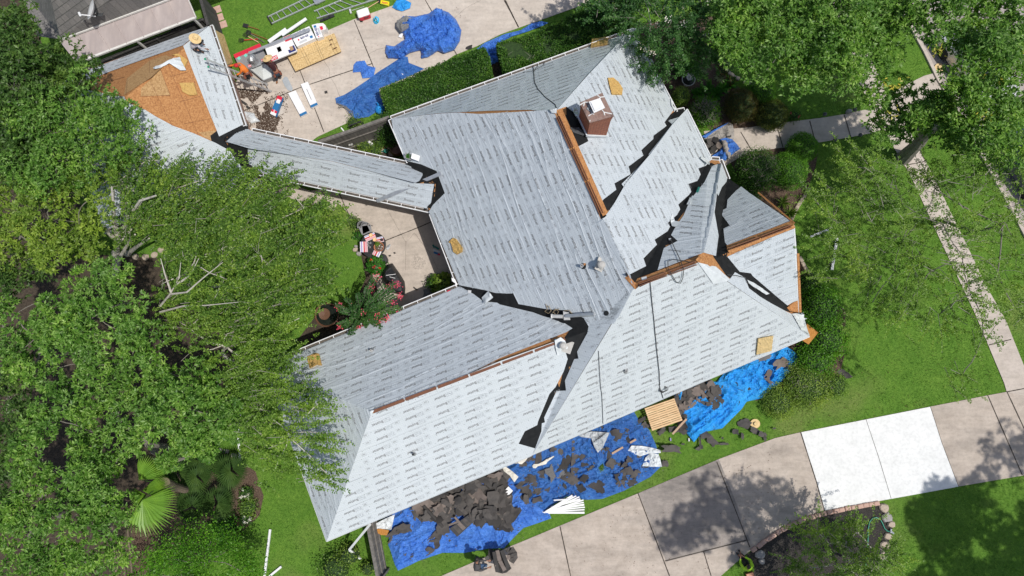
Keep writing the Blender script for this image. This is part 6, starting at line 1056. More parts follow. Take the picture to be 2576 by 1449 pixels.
bits('litter', [(z('2c', (1000, 960), (1990, 700), (1990, 1180), (1080, 1380)), 1), (z('3c', (0, 640), (1150, 300), (1180, 680), (600, 900), (0, 1200)), 1.6), (z('3c', (1300, 150), (1750, 50), (1700, 300), (1450, 450)), 1)], 'scrap_brown', 'small crumbs of roofing scattered over the tarps', 500, .02, .06, .2)
for i, (a, b_) in enumerate((((800, 1165), (890, 1225)), ((890, 1245), (930, 1285)), ((2025, 1050), (2062, 1040)))): g = MB(); g.bar(W(*q1('A', *a), .07), W(*q1('A', *b_), .07), .12, .04); one(g, 'shingle_strip', M['scrap_dark'], ('dark shingle strip below the ladder foot', 'short dark shingle piece near the small roof corner', 'tiny torn shingle chip on the open driveway')[i], 'strip')
# --- tarps
tp = tarp(z('2', (985, 325), (1045, 335), (1125, 280), (1060, 165), (1110, 115), (1200, 118), (1300, 95), (1350, 55), (1440, 90), (1492, 140), (1532, 220), (1520, 300), (1480, 365), (1410, 388), (1360, 370), (1290, 415), (1242, 425), (1235, 365), (1160, 382), (1090, 428), (1000, 422), (978, 380)), 'tarp', 'large crumpled blue tarp heaped on the top driveway', .30, .32, .95, seed=4)
tarp(z('2', (1062, 150), (1132, 110), (1186, 142), (1160, 200), (1095, 236), (1058, 190)), 'tarp_grey', None, .12, .15, 1.2, .38, 6, 'turned_corner', parent=tp); tarp(z('2', (1240, 315), (1280, 308), (1278, 335), (1245, 350)), 'tarp_grey', None, .1, .1, 1.2, .42, 6, 'turned_corner', parent=tp)
tarp(z('2', (618, 710), (680, 688), (760, 640), (850, 580), (930, 520), (1010, 470), (1110, 405), (1142, 412), (1150, 455), (1190, 470), (1262, 498), (1180, 540), (1100, 575), (935, 640), (940, 700), (985, 768), (930, 800), (860, 845), (760, 862), (720, 822), (690, 785), (625, 748)), 'tarp_navy', 'dark blue tarp spread flat between the driveway and the hedge', .13, .03, .8, seed=9, ang=.7)
tarp(z('2', (750, 470), (770, 445), (830, 438), (850, 475), (910, 490), (895, 560), (815, 568), (800, 520), (745, 525)), 'tarp', 'small torn blue tarp piece in the middle of the driveway', .1, .04, 1.3, seed=12)
tarp(z('2', (1028, 52), (1060, 2), (1090, -12), (1130, 0), (1168, 20), (1160, 60), (1100, 82), (1060, 70)), 'tarp_bright', 'small bunched bright blue tarp at the top edge of the driveway', .15, .12, 1.3, seed=14)
tarp(z('2', (1640, 355), (1700, 310), (1850, 245), (1990, 212))+z('3', (140, 225), (230, 168), (300, 152), (352, 165), (300, 190), (180, 235), (0, 290))+z('2', (1890, 268), (1790, 320), (1785, 400), (1812, 440), (1725, 478), (1700, 400), (1690, 362)), 'tarp', 'blue tarp squeezed around the gap between the two hedges', .16, .06, 1.2, seed=17)
g = MB(); c = W(*z('2', (945, 798))[0], .1); g.lathe(c, [(.16, 0), (.25, .1), (.22, .2), (.12, .3), (.05, .34)], 14); g.tube([c+Vector((0, 0, .3)), c+Vector((-.05, .2, .34)), c+Vector((-.12, .28, .3))], .03, 5); one(g, 'tarp_bundle', M['tarp_bright'], 'round tied bright blue bundle beside the navy tarp', 'bundle')
kt = tarp(q('K', (232, 572), (400, 480), (600, 376), (655, 402), (680, 500), (678, 600), (640, 700), (500, 720), (330, 700)), 'tarp_silver', 'silver and blue tarp covering the front walk at the house corner', .15, .05, 1.1, seed=21)
tarp(q('K', (232, 570), (400, 478), (600, 374), (580, 400), (400, 505), (280, 600)), 'tarp', None, .08, .1, 1, .2, 22, 'blue_edge', parent=kt); tarp(q('K', (470, 610), (560, 588), (650, 610), (720, 680), (765, 745), (700, 780), (630, 840), (560, 905), (400, 890), (370, 840), (480, 770), (520, 690)), 'tarp', None, .2, .12, 1.2, .2, 23, 'blue_fold', parent=kt); tarp(q('K', (500, 620), (560, 625), (610, 690), (640, 850), (600, 895), (540, 800), (520, 720)), 'tarp_silver', None, .1, .2, 1.2, .36, 24, 'silver_fold', parent=kt)
TB1 = q('C', (180, 640), (500, 420), (1000, 280), (1450, 60), (1880, -60), (2060, 100), (2200, 150), (2260, 400), (2439, 440), (2560, 520), (2600, 620), (2439, 680), (2200, 760), (2060, 900), (1920, 1050), (1700, 1055), (1350, 1118), (1040, 1115), (700, 1230), (540, 1310), (400, 1372), (350, 1270), (300, 1100), (260, 1000), (290, 820))
tarp(TB1, 'tarp', 'royal blue tarp below the long roof, loaded with torn felt, lower left of the three', .14, .04, .8, seed=31, ang=.42)
TB2 = z('3c', (40, 560), (310, 470), (560, 400), (690, 340), (820, 290), (960, 240), (1005, 320), (1080, 390), (1130, 500), (1172, 650), (1090, 730), (900, 830), (740, 890), (620, 897), (480, 872), (320, 975), (230, 940), (120, 800), (50, 720))
tarp(TB2, 'tarp_navy', 'navy blue tarp in the middle below the long roof, strewn with felt scraps', .15, .03, .8, .07, seed=37, ang=.5)
TB3 = q('E', (600, 640), (860, 540), (1020, 530), (1130, 550), (1250, 400), (1500, 300), (1970, 100), (2090, 170), (2145, 250), (2090, 360), (1950, 520), (1720, 742), (1500, 790), (1440, 880), (1270, 1050), (1200, 1120), (1000, 1160), (900, 1230), (850, 1292), (760, 1180), (740, 1010), (700, 900), (620, 800))
tarp(TB3, 'tarp_bright', 'bright blue tarp at the lower right corner of the house', .2, .08, .9, .07, seed=41, ang=.9)
# --- torn felt scraps: every piece its own object
SCR = []
def scrap(code, x, y, L, Wd, ang, zz=.14, m='scrap', curl=None, label=None, region=''):
    p = q1(code, x, y) if code in ZR_ else z(code, (x, y))[0]; c = W(*p, zz); nr = 16; ph = random.uniform(0, 6); rad = [1+random.uniform(-.34, .16) for _ in range(nr)]; curl = random.uniform(-.9, .9) if curl is None else curl; ca, sa = math.cos(ang), math.sin(ang)
    tx, ty = random.uniform(-.42, .42), random.uniform(-.42, .42); ca2 = random.uniform(0, 3.14); vs = []; fold = random.uniform(-.3, .3)
    for ri in (0, .34, .68, 1.0):
        for k in range(nr if ri else 1):
            t_ = 2*math.pi*k/nr; cx_ = abs(math.cos(t_)); cy_ = abs(math.sin(t_)); sq = 1/max(cx_, cy_)**.72; r = ri*sq*(rad[k] if ri == 1 else 1); x_, y_ = math.cos(t_)*r*L/2*.92, math.sin(t_)*r*Wd/2*.92
            w_ = x_*math.cos(ca2)+y_*math.sin(ca2); h = curl*w_*w_*1.0/max(.35, L)+x_*tx+y_*ty+abs(x_-fold*L)*.12+.025*vn(x_*5+ph, y_*5, 3); vs.append((c.x+x_*ca-y_*sa, c.y+x_*sa+y_*ca, zz+float(h)))
    mz = min(v[2] for v in vs); vs = [(a_, b_, c_-min(0, mz-.045)) for a_, b_, c_ in vs]
    F = [(0, 1+k, 1+(k+1) % nr) for k in range(nr)]
    for r_ in range(2): o_ = 1+r_*nr; F += [(o_+k, o_+nr+k, o_+nr+(k+1) % nr, o_+(k+1) % nr) for k in range(nr)]
    o = mesh('felt_scrap', vs, F, M[m], smooth=False); SCR.append([o, p, L*Wd, m, region, label]); return o
def scatter(code, poly, n, smin, smax, region, z0, z1, mm=('scrap', 'scrap', 'scrap_dark')):
    P = np.array(poly); k = 0; pts = []
    while len(pts) < n and k < 5000:
        k += 1; p = (random.uniform(P[:, 0].min(), P[:, 0].max()), random.uniform(P[:, 1].min(), P[:, 1].max()))
        if not inpoly([p], poly)[0]: continue
        if min([math.hypot(p[0]-a[0], p[1]-a[1]) for a in pts]+[1e9]) < (52 if code == 'C' else 40): continue
        pts.append(p)
    for p in pts: L = random.uniform(smin, smax); scrap(code, p[0], p[1], L, L*random.uniform(.45, .85), random.uniform(0, 3.14), random.uniform(z0, z1), random.choice(mm), region=region)
scatter('C', [(660, 470), (900, 340), (1300, 170), (1700, 10), (1900, 20), (1960, 150), (1960, 330), (2050, 460), (2120, 560), (2060, 640), (1900, 800), (1780, 700), (1600, 600), (1380, 520), (1280, 500), (1150, 640), (1050, 760), (850, 620), (720, 620)], 96, .5, 1.15, 'on the royal blue tarp heap', .15, .5, ('scrap', 'scrap', 'scrap_dark', 'scrap', 'scrap_brown'))
scatter('C', [(1950, 250), (2250, 120), (2430, 200), (2430, 350), (2280, 400), (2150, 300)], 7, .4, .8, 'between royal and navy tarps', .15, .3)
for a in ((430, 830, 1.5, .8, .7), (500, 1030, .8, .5, 1.2), (800, 700, 1.5, .45, 1.4), (930, 900, .9, .5, .9), (900, 1010, 1.0, .55, .6), (820, 1090, .8, .4, .5), (730, 990, .22, .24, 0), (1110, 900, .4, .22, -.6), (470, 760, .6, .3, .5), (600, 1150, .3, .2, .8), (1660, 870, .25, .15, -.5), (1460, 870, .25, .15, -1), (680, 600, .4, .3, .4)): scrap('C', *a, region='on the open royal blue tarp')
for a in ((640, 920, .8, .5, -.3), (865, 1000, 1.7, .36, 1.5), (720, 1090, 1.0, .4, 1.1, .2, 'scrap_dark'), (830, 1290, 1.0, .4, -.45), (1000, 925, .7, .45, .5), (1130, 930, .4, .35, 0), (1280, 920, .75, .5, -.2), (1380, 660, .5, .5, .3), (1450, 650, .55, .5, 1), (1570, 690, .6, .5, .5), (1630, 610, .35, .3, .2), (1460, 810, .4, .28, .3), (1600, 790, .5, .25, .3), (1390, 1050, .5, .4, 1.0), (1010, 1090, .32, .28, 0, .14, 'scrap_dark'), (1110, 1045, .3, .28, .4), (1650, 1030, .8, .3, .8), (1560, 1150, .6, .4, .9), (1530, 1260, .6, .4, .2, .2, 'scrap_dark'), (1620, 1180, .5, .4, .4, .3), (1730, 1260, .6, .4, 1.2), (1690, 1340, .5, .3, .5), (1120, 1330, 1.2, .45, -.5), (1010, 1270, .5, .35, .9, .2, 'scrap_dark'), (1260, 1370, .5, .4, .3), (330, 1270, .8, .45, .9), (340, 1390, .7, .4, 1.1), (220, 1290, .5, .4, .2), (120, 1330, .5, .35, .4), (340, 960, .7, .3, 1.5), (200, 1010, .5, .3, .5), (100, 1070, .5, .25, .2), (930, 1430, .5, .35, .5, .2, 'scrap_dark'), (1540, 1400, .4, .5, .3), (470, 1390, .4, .3, 1.0), (1500, 1090, .35, .25, .4), (1790, 1000, .4, .3, 1.2), (1860, 1040, .3, .3, .2), (1240, 560, .3, .2, .3)): scrap('D', a[0], a[1], a[2]*1.22, a[3]*1.2, *a[4:], region='on the navy tarp')
scatter('D', [(80, 1050), (400, 960), (800, 800), (1100, 650), (1400, 560), (1750, 500), (1950, 700), (2050, 900), (2050, 1150), (1800, 1250), (1500, 1440), (900, 1440), (100, 1400)], 26, .22, .5, 'scattered on the navy tarp', .12, .22)
for a, lb in (((1810, 450, .75, .22, .6), 'long narrow felt strip at the top right of the navy tarp'), ((1830, 540, .85, .3, .6), 'long curved felt piece beside the pallet'), ((2260, 845, 1.1, .42, -.1), 'large flat felt piece on the grass right of the navy tarp'), ((2170, 1065, .4, .34, 0), 'square felt scrap poking out under the right white sheet'), ((925, 690, .45, .3, -.2), 'felt scrap against the eave left of the hanging white sheet'), ((1930, 520, .22, .2, .3), 'tiny felt scrap at the lower left corner of the pallet')): scrap('D', *a, region='', label=lb)
scatter('E', [(620, 720), (860, 610), (1010, 545), (1110, 600), (1160, 700), (1150, 850), (1100, 890), (1010, 800), (960, 740), (850, 760), (800, 850), (740, 900), (690, 930)], 40, .4, .85, 'on the bright tarp heap', .15, .4, ('scrap', 'scrap', 'scrap_brown'))
for a in ((1320, 760, .5, .35, .3), (1310, 850, .5, .35, 1), (1370, 780, .3, .45, .2, .2, 'scrap_dark'), (1220, 620, .5, .3, .8), (1265, 935, .4, .3, .8), (875, 1080, .35, .18, -.1, .14, 'scrap_dark'), (940, 1050, .38, .14, -.5), (1035, 1010, .2, .15, .3), (858, 1000, .14, .2, 0), (820, 1150, .3, .12, 0), (760, 930, .4, .3, .8), (720, 1000, .5, .35, 1.0)): scrap('E', *a, region='on the bright blue tarp')
for a, lb in (((1930, 310, .95, .5, .35, .3, 'scrap_brown'), 'broad brown felt slab near the corner foam board'), ((2040, 370, .45, .25, .2, .3), 'small felt piece beside the broad brown slab'), ((1790, 430, .75, .3, .9, .25, 'scrap_brown'), 'brown felt plank crossing the bright blue tarp'), ((1770, 530, .5, .22, -.9, .3, 'scrap_brown'), 'brown felt strip under the crossing plank'), ((1705, 640, .6, .25, .9, .2), 'dark felt plank near the lower fold of the bright tarp'), ((1440, 590, .75, .55, .2, .12, 'scrap_dark'), 'black felt blob in the middle of the bright tarp'), ((1720, 255, .7, .22, .3, .5, 'scrap_shingle'), 'grey shingle strip hanging at the eave over the bright tarp'),
              ((1480, 1060, .65, .5, -.2), 'large felt piece touching the straw hat on the grass'), ((1600, 1150, .55, .34, -.6), 'felt piece just below the straw hat'), ((1700, 1195, .5, .26, -.3), 'felt piece between the hat and the driveway'), ((1725, 1240, .3, .14, -1.4), 'pointed felt sliver overlapping the driveway edge'), ((1360, 1160, .32, .28, -.3), 'small ragged felt patch left of the hat'), ((1450, 1215, .34, .18, 1.4), 'narrow felt scrap nearest the driveway below the hat'), ((1200, 1240, .14, .1, 1.4), 'tiny felt chip on the grass below the bright tarp'), ((1840, 1120, .16, .1, .2), 'tiny felt chip right of the straw hat'), ((1220, 1310, .55, .12, .05), 'thin felt strip lying along the driveway edge'), ((1070, 1270, .7, .4, -.9), 'bent felt piece on the grass under the tip of the bright tarp'), ((980, 1200, .5, .4, .5), 'folded felt piece at the bottom tip of the bright tarp'), ((925, 1280, .12, .6, 0), 'upright narrow felt sliver under the bright tarp'), ((920, 1365, .4, .2, .5), 'felt scrap farthest down the grass strip'), ((715, 1312, .18, .1, .2), 'tiny dark chip between the two felt pieces on the grass'), ((450, 1160, .5, .28, .7), 'felt scrap below the pallet'), ((600, 1130, .5, .35, .2), 'felt scrap at the left end of the wooden stick'), ((710, 1150, .5, .35, -.6), 'rumpled felt at the right of the wooden stick'), ((700, 1080, .4, .5, .4), 'felt piece under the wooden stick'), ((2185, 275, .2, .14, 0), 'small felt scrap caught in the bushes')): scrap('E', *a, region='', label=lb)
scrap('4b', 690, 1350, .7, .36, -.6, .06, label='lone felt scrap on the open front lawn'); scrap('4b', 605, 1265, .4, .18, -.7, .3, 'scrap_dark', label='dark felt strip caught at the lawn edge of the bush row'); scrap('2', 1588, 346, .4, .2, .1, .08, 'scrap_dark', label='dark felt scrap at the top driveway edge by the hedge')
for a in ((350, 640, .5, .4, .3, .2), (420, 620, .4, .35, 1, .25, 'scrap_dark'), (320, 690, .5, .3, .5, .2), (460, 700, .3, .4, .2, .3, 'scrap_brown'), (390, 760, .5, .3, .8, .2, 'scrap_dark'), (610, 575, .25, .12, 0, .3)): scrap('K', *a, region='on the silver tarp')
for i, (x, y) in enumerate(((720, 530), (645, 575))): scrap('B', x, y, .12, .11, .4, .06, 'scrap', label='small dark chip on the patio, '+('upper' if i == 0 else 'lower')+' one right of the table')
scrap('B', 1055, 1105, .3, .07, -.7, .07, 'scrap_dark', label='curved black sliver on the shaded patio')
from collections import defaultdict
byreg = defaultdict(list)
for s_ in SCR: byreg[s_[4]].append(s_)
used = defaultdict(list)
for reg, lst in byreg.items():
    if reg:
        xs = sorted(s_[1][0] for s_ in lst); ys = sorted(s_[1][1] for s_ in lst); n_ = len(lst); xa, xb = xs[n_//3], xs[2*n_//3]; ya, yb = ys[n_//3], ys[2*n_//3]
    for s_ in lst:
        if s_[5]: T(s_[0], s_[5], 'roofing scrap', 'torn felt scraps'); continue
        size = 'large' if s_[2] > .55 else 'medium' if s_[2] > .22 else 'small'; region_ = reg; tone = dict(scrap='grey', scrap_dark='black', scrap_brown='brown', scrap_shingle='mottled')[s_[3]]
        px_ = s_[1]; col_ = 'left' if px_[0] < xa else 'right' if px_[0] > xb else 'centre'; row_ = 'upper' if px_[1] < ya else 'lower' if px_[1] > yb else 'middle'
        lb = f'{size} {tone} felt piece {reg}, {row_} {col_}'; used[lb].append(s_)
ORD = 'first second third fourth fifth sixth seventh eighth ninth tenth eleventh twelfth thirteenth fourteenth fifteenth sixteenth seventeenth eighteenth nineteenth twentieth'.split()+['twenty-%s' % s_ for s_ in ('first', 'second', 'third', 'fourth')]
for lb, lst in used.items():
    lst.sort(key=lambda s: s[1][0])
    for i, s_ in enumerate(lst): T(s_[0], lb if len(lst) == 1 else lb+', '+ORD[i % 24]+' along', 'roofing scrap', 'torn felt scraps')
# rolled felt, broken panel, wood
g = MB(); g.tube([W(*q1('C', 765, 440), .55), W(*q1('C', 1045, 745), .3)], .085, 12); one(g, 'felt_roll', M['scrap_dark'], 'rolled up length of black felt on the felt heap', 'felt roll')
bp = slabq('vent_panel', q('C', (1140, 770), (1252, 888), (1555, 612), (1470, 530)), .35, .42, 'black', 'broken black ridge vent panel on the royal blue tarp', 'panel'); Qb = q('C', (1140, 770), (1252, 888), (1555, 612), (1470, 530))
for v in (.12, .3, .52, .75): decal(sub([Qb[0], Qb[1], Qb[2], Qb[3]], .1, v, .9, v+.14), .424, 'scrap_brown' if v in (.3,) else 'scrap', bp, 'panel_cell')
g = MB(); g.bar(W(*q1('C', 1215, 600), .5), W(*q1('C', 1315, 720), .5), .1, .04); g.bar(W(*q1('C', 1130, 720), .48), W(*q1('C', 1260, 670), .48), .09, .04); one(g, 'shingle_strip', M['scrap_brown'], 'brown strips crossed over the broken vent panel', 'strip')
scrap('D', 575, 1180, .85, .75, .5, .25, 'scrap_shingle', .1); T(SCR[-1][0], 'big square of mottled grey shingle on the navy tarp', 'shingle', 'torn felt scraps')
g = MB(); c = W(*q1('D', 1240, 1115), .18); lvq = Leaves(); k = 700; lvq.add(*leaf_quads(np.array(c)+RS.normal(size=(k, 3))*np.array([.07, .09, .03]), sphere_dirs(k), .06, .03)); T(lvq.build('turf_clump', M['lf_elm2'], None), 'loose clump of green turf on the navy tarp', 'turf')
for code, a, b_, lb in (('E', (585, 1190), (758, 1005), 'tan wooden stick lying below the pallet'), ('D', (1405, 922), (1565, 828), 'left half of a wooden lath under the felt on the navy tarp'), ('D', (1665, 765), (1752, 715), 'right end of a wooden lath sticking out of the felt')): g = MB(); g.bar(W(*q1(code, *a), .3), W(*q1(code, *b_), .35), .09, .05); one(g, 'wooden_lath', M['tan_wood'], lb, 'wood')
# pallet
Qp = q('E', (240, 870), (605, 745), (710, 1022), (335, 1150)); pz = .62; pl_ = thing('wooden_pallet', W(*Qp[3], 0), 'pale pine pallet tilted against the long eave', 'pallet')
def P3(u, v, dz=0): p = lerpq(Qp, u, v); return W(p[0], p[1], pz-.35*v+dz)
for i in range(11):
    v = (i+.5)/11; g = MB(); a = P3(0, v); b_ = P3(1, v); up = (P3(1, 0)-P3(0, 0)).cross(P3(0, 1)-P3(0, 0)); up = -up if up.z < 0 else up; g.bar(a, b_, .095 if i % 3 else .075, .02, up=up.normalized()); g.build('deck_board', M['pine'], pl_)
for u in (.03, .35, .65, .97): g = MB(); g.bar(P3(u, 0.01, -.06), P3(u, .99, -.06), .04, .09); g.build('stringer', M['pine'], pl_)
for v in (.06, .5, .94): g = MB(); g.bar(P3(0, v, -.12), P3(1, v, -.12), .1, .02); g.build('bottom_board', M['pine'], pl_)
# white sheets, strips and boards around the tarps
sheet(q('D', (915, 655), (1000, 620), (1115, 600), (1370, 618), (1320, 730), (1270, 840), (1200, 908), (1150, 830), (1105, 700), (960, 682)), 'felt_flat', 'white printed underlayment sheet hanging off the eave onto the navy tarp', .16, .3, name='felt_sheet', st=.06)
sheet(q('D', (1690, 805), (1840, 810), (1980, 835), (2110, 872), (2112, 912), (1940, 920), (1810, 962), (1720, 920), (1635, 878)), 'sheet_white', 'crumpled white sheet at the right end of the navy tarp, upper one', .16, .25, name='felt_sheet'); sheet(q('D', (1960, 912), (2080, 930), (2110, 1020), (2130, 1112), (1990, 1112), (1845, 1102), (1890, 980)), 'sheet_white', 'crumpled white sheet at the right end of the navy tarp, lower one', .14, .22, name='felt_sheet')
sheet(q('C', (75, 700), (190, 640), (355, 565), (330, 680), (305, 785), (200, 775), (110, 765), (90, 790)), 'sheet_white', 'white underlayment scrap below the bottom roof corner', .16, .4, name='felt_sheet'); slabq('orange_board', q('C', (72, 775), (150, 770), (272, 795), (240, 865), (160, 862), (85, 820)), .35, .45, 'foam_orange', 'orange foam board beside the white scrap and the fence', 'foam board')
slabq('orange_board', z('4b', (382, 1105), (420, 985), (502, 1050), (432, 1137)), 1.2, 1.26, 'foam_orange', 'orange board resting on the bush at the lower right house corner', 'foam board')
sheet(q('D', (250, 1100), (270, 1075), (340, 1070), (420, 1030), (450, 1005), (560, 955), (575, 960), (470, 1040), (450, 1075), (330, 1105), (300, 1135), (262, 1130)), 'cream', 'narrow crumpled cream felt strip on the left of the navy tarp', .12, .2, name='felt_strip', cat='strip'); sheet(q('D', (0, 1065), (40, 1020), (120, 980), (200, 955), (160, 1020), (100, 1075)), 'cream', 'cream felt strip tucked against the eave', .12, .25, name='felt_strip', cat='strip'); sheet(z('2c', (1822, 650), (1850, 655), (1900, 690), (1945, 730), (1915, 770), (1880, 720), (1840, 690)), 'cream', 'white twisted felt strip between the royal blue and navy tarps', .12, .25, name='felt_strip', cat='strip')
slabq('white_tile', z('2c', (1838, 835), (1872, 800), (1905, 832), (1870, 868)), .4, .43, 'p_white', 'bright white square tile on the felt heap', 'tile')
FAN = [((305, 990), (612, 990)), ((340, 985), (612, 968)), ((330, 980), (615, 950)), ((360, 970), (610, 932)), ((380, 960), (607, 915)), ((340, 985), (605, 898)), ((370, 950), (582, 893)), ((320, 990), (575, 875)), ((350, 975), (552, 868)), ((330, 985), (525, 866)), ((390, 900), (500, 893))]
for i, (a_, b_) in enumerate(FAN): g = MB(); g.bar(W(*z('3c', a_)[0], .14+.018*i), W(*z('3c', b_)[0], .16+.03*i), .06 if i % 3 else .09, .012); one(g, 'trim_strip', M['p_white'], 'white trim strip in the fanned bundle by the tarps, '+ORD[i]+' from the bottom', 'trim strip', 'fanned bundle of white trim strips')
def pipe(code, pts, label, r=.05, zz=.07, m='white', name='downspout', dz=None):
    g = MB(); P = [W(*z(code, p)[0], zz if dz is None else dz[i]) for i, p in enumerate(pts)]
    for a, b_ in zip(P[:-1], P[1:]): g.bar(a, b_, r*2, r*1.5)
    one(g, name, M[m], label, 'downspout')
pipe('1c', [(1752, 222), (1722, 400), (1738, 560), (1730, 665)], 'long white bent downspout on the grass beside the palm bed'); pipe('1c', [(1958, 1110), (1915, 1460)], 'straight white downspout on the grass at the bottom'); pipe('2c', [(228, 1380), (130, 1460)], 'short white downspout at the bottom edge of the side lawn'); pipe('2c', [(870, 1075), (720, 1258), (800, 1322)], 'bent white downspout hanging from the bottom roof corner', dz=[2.6, 1.0, .3]); pipe('4b', [(635, 365), (622, 460), (600, 597)], 'white downspout lying on the right front lawn', .06, name='downspout', zz=.08); pipe('4b', [(445, 356), (575, 305)], 'short white downspout piece under the airy elm', .05)
# straw hats
def hat(c, r=.22, m='straw', parent=None, R=None, label=None, crown=.1):
    g = MB(); g.lathe(c, [(r, .01), (r*.98, -.005), (r*.7, .0), (r*.42, .02), (r*.40, crown*.6), (r*.33, crown), (r*.1, crown*.92), (0, crown*.85)], 26, R=R, squash=.95); g.tube([Vector(c)+(R or Matrix.Identity(3)) @ Vector((r*.42*math.cos(t_), r*.40*math.sin(t_), .03)) for t_ in np.linspace(0, 6.28, 17)], .008, 4)
    o = g.build('straw_hat', M[m], parent); return T(o, label, 'hat') if label else o
hat(W(*q1('E', 1605, 1062), .08), .23, label='pale straw hat lying on the grass among felt scraps')
hat(W(*q1('I', 745, 783), .06), .23, label='straw hat lying in the street gutter beside the kerb')
# garden hose, edging, stones
g = MB(); pts = [W(*q1('F', *p), .06) for p in ((2255, 472), (2215, 462), (2185, 430), (2160, 370), (2130, 315), (2080, 290), (2030, 300), (1990, 350), (1972, 450), (1970, 600), (1955, 780), (1935, 950), (1925, 1060))]; g.tube(pts, .022, 6); ho = thing('garden_hose', pts[0], 'green garden hose looping over the dark mulch bed', 'hose'); g.build('tube', M['p_hose'], ho)
g = MB(); 
for p in ((2268, 440), (2285, 480), (2300, 495), (2262, 485)): g.tube([W(*q1('F', 2262, 468), .1), W(*q1('F', *p), .08)], [.03, .045], 6)
g.build('splitter', M['galv'], ho)
edge = [(500, 700), (575, 650), (625, 605), (690, 565), (750, 525), (820, 475), (890, 435), (960, 400), (1020, 365), (1100, 335), (1170, 300), (1250, 285), (1325, 262), (1400, 240), (1480, 222), (1560, 205), (1630, 190), (1710, 170), (1790, 160), (1870, 145), (1940, 130), (2010, 120), (2080, 108)]
for i, p in enumerate(edge):
    p2 = edge[min(i+1, len(edge)-1)]; p0 = edge[max(i-1, 0)]; a = W(*q1('F', *p), .06); an = math.atan2(-(p2[1]-p0[1]), p2[0]-p0[0]); g = MB(); g.box(a, (.27, .20, .14), rz=an, bev=.03); lb = 'pink edging block between the driveway and the dark mulch'
    lb = 'pink edging block of the dark mulch bed, '+ORD[i]+' from the left'
    one(g, 'edging_block', M['paver_brick'], lb, 'edging stone', 'edging blocks round the dark mulch bed')
def rock(p, r, label, m='stone', sq=.8, h=.12, rz=0, group=None, cat='stone', base=0):
    c = W(p[0], p[1], base); g = MB(); n = 9; prof = []; vs = []
    rd = [random.uniform(.8, 1.12) for _ in range(n)]
    for s_, hh in ((.95, 0), (1.0, h*.5), (.82, h*.92), (.3, h)):
        for k in range(n): t_ = 2*math.pi*k/n; x_, y_ = math.cos(t_)*r*rd[k]*s_, math.sin(t_)*r*sq*rd[k]*s_; vs.append(c+Vector((x_*math.cos(rz)-y_*math.sin(rz), x_*math.sin(rz)+y_*math.cos(rz), hh*random.uniform(.93, 1))))
    g.add(vs, [(i*n+k, i*n+(k+1) % n, (i+1)*n+(k+1) % n, (i+1)*n+k) for i in range(3) for k in range(n)]+[tuple(range(3*n, 4*n))]); return one(g, 'rock', M[m], label, cat, group)
for i, (p, r, lb) in enumerate((((2170, 165), .2, 'tan block at the top right corner of the dark mulch bed'), ((2210, 285), .21, 'grey white rock second along the right edge of the mulch bed'), ((2265, 375), .15, 'small tan block beside the hose end'), ((2222, 530), .15, 'grey tan rock just under the hose end'), ((2190, 640), .19, 'tan and orange rock on the right mulch edge'), ((2125, 800), .24, 'long narrow rock lowest on the right mulch edge'), ((580, 762), .2, 'grey flat rock at the left tip of the mulch bed'), ((598, 850), .13, 'small dark rock below the grey flat rock'))): rock(q1('F', *p), r*1.3, lb, 'stone' if i not in (1, 6, 7) else 'stone_grey', .5 if i == 5 else .85, .14, 1.0 if i == 5 else 0)
for i, p in enumerate(((1485, 542), (1540, 535), (1587, 537), (1638, 545), (1695, 575))): a = gp('1c', *p, .05); g = MB(); g.box(a, (.27, .17, .12), rz=(-.1*i+.2), bev=.02); one(g, 'edging_block', M['stone_grey'], 'pale curved edging block of the palm bed'+(', leftmost', ', second from left', ', third from left', ', fourth from left', ', rightmost by the white pipe')[i], 'edging stone', 'edging blocks round the palm bed')
for i, p in enumerate(((930, 480), (985, 500), (1055, 505), (1120, 490), (1172, 455))): rock(z('1b', p)[0], .2, 'flat tan rock under the elm'+(', leftmost of five', ', second of five', ', third of five', ', fourth of five', ', rightmost of five')[i], 'stone', .85, .1)
for i, p in enumerate(((905, 190), (980, 270), (1050, 312), (1150, 420), (1250, 520), (1340, 610), (1430, 672), (1600, 740), (1690, 765))): a = W(*q1('H', *p), .05); g = MB(); g.box(a, (.34, .2, .13), rz=-.75 if i < 6 else -.35, bev=.03); one(g, 'edging_block', M['stone'], 'tan edging stone around the front garden bed, '+ORD[i]+' from the top', 'edging stone', 'edging stones of the front garden bed')
k_ = 0
for pts in ([(425, 20), (405, 55), (385, 85), (365, 115), (345, 150), (330, 180), (315, 215)], [(375, 520), (395, 560), (412, 590), (435, 620), (460, 655)]):
    for i, p in enumerate(pts): a = gp('4b', *p, .05); dd = pts[min(i+1, len(pts)-1)]; d0 = pts[max(i-1, 0)]; g = MB(); g.box(a, (.3, .18, .12), rz=math.atan2(-(dd[1]-d0[1]), dd[0]-d0[0]), bev=.03); one(g, 'edging_block', M['stone'], 'tan edging stone along the lawn '+('above' if k_ < 7 else 'below')+' the gable, '+ORD[i]+' from the top', 'edging stone', 'edging stones by the gable'); k_ += 1
for i, (p, lb) in enumerate((((548, 828), 'left one above the path'), ((765, 795), 'right one above the path'), ((622, 1014), 'left one below the path'), ((806, 979), 'right one below the path'))):
    tp_ = gp('4', *p, .5); t = thing('path_light', onfloor(tp_), 'small dark globe path light, '+lb, 'path light', 'globe lights along the front path'); g = MB(); g.tube([onfloor(tp_), tp_], .014, 6); g.build('stem', M['dark_metal'], t); g = MB(); g.lathe(tp_+Vector((0, 0, -.07)), [(0, 0), (.07, .02), (.10, .09), (.085, .15), (.04, .19), (0, .2)], 14); g.build('globe', M['dark_metal'], t)
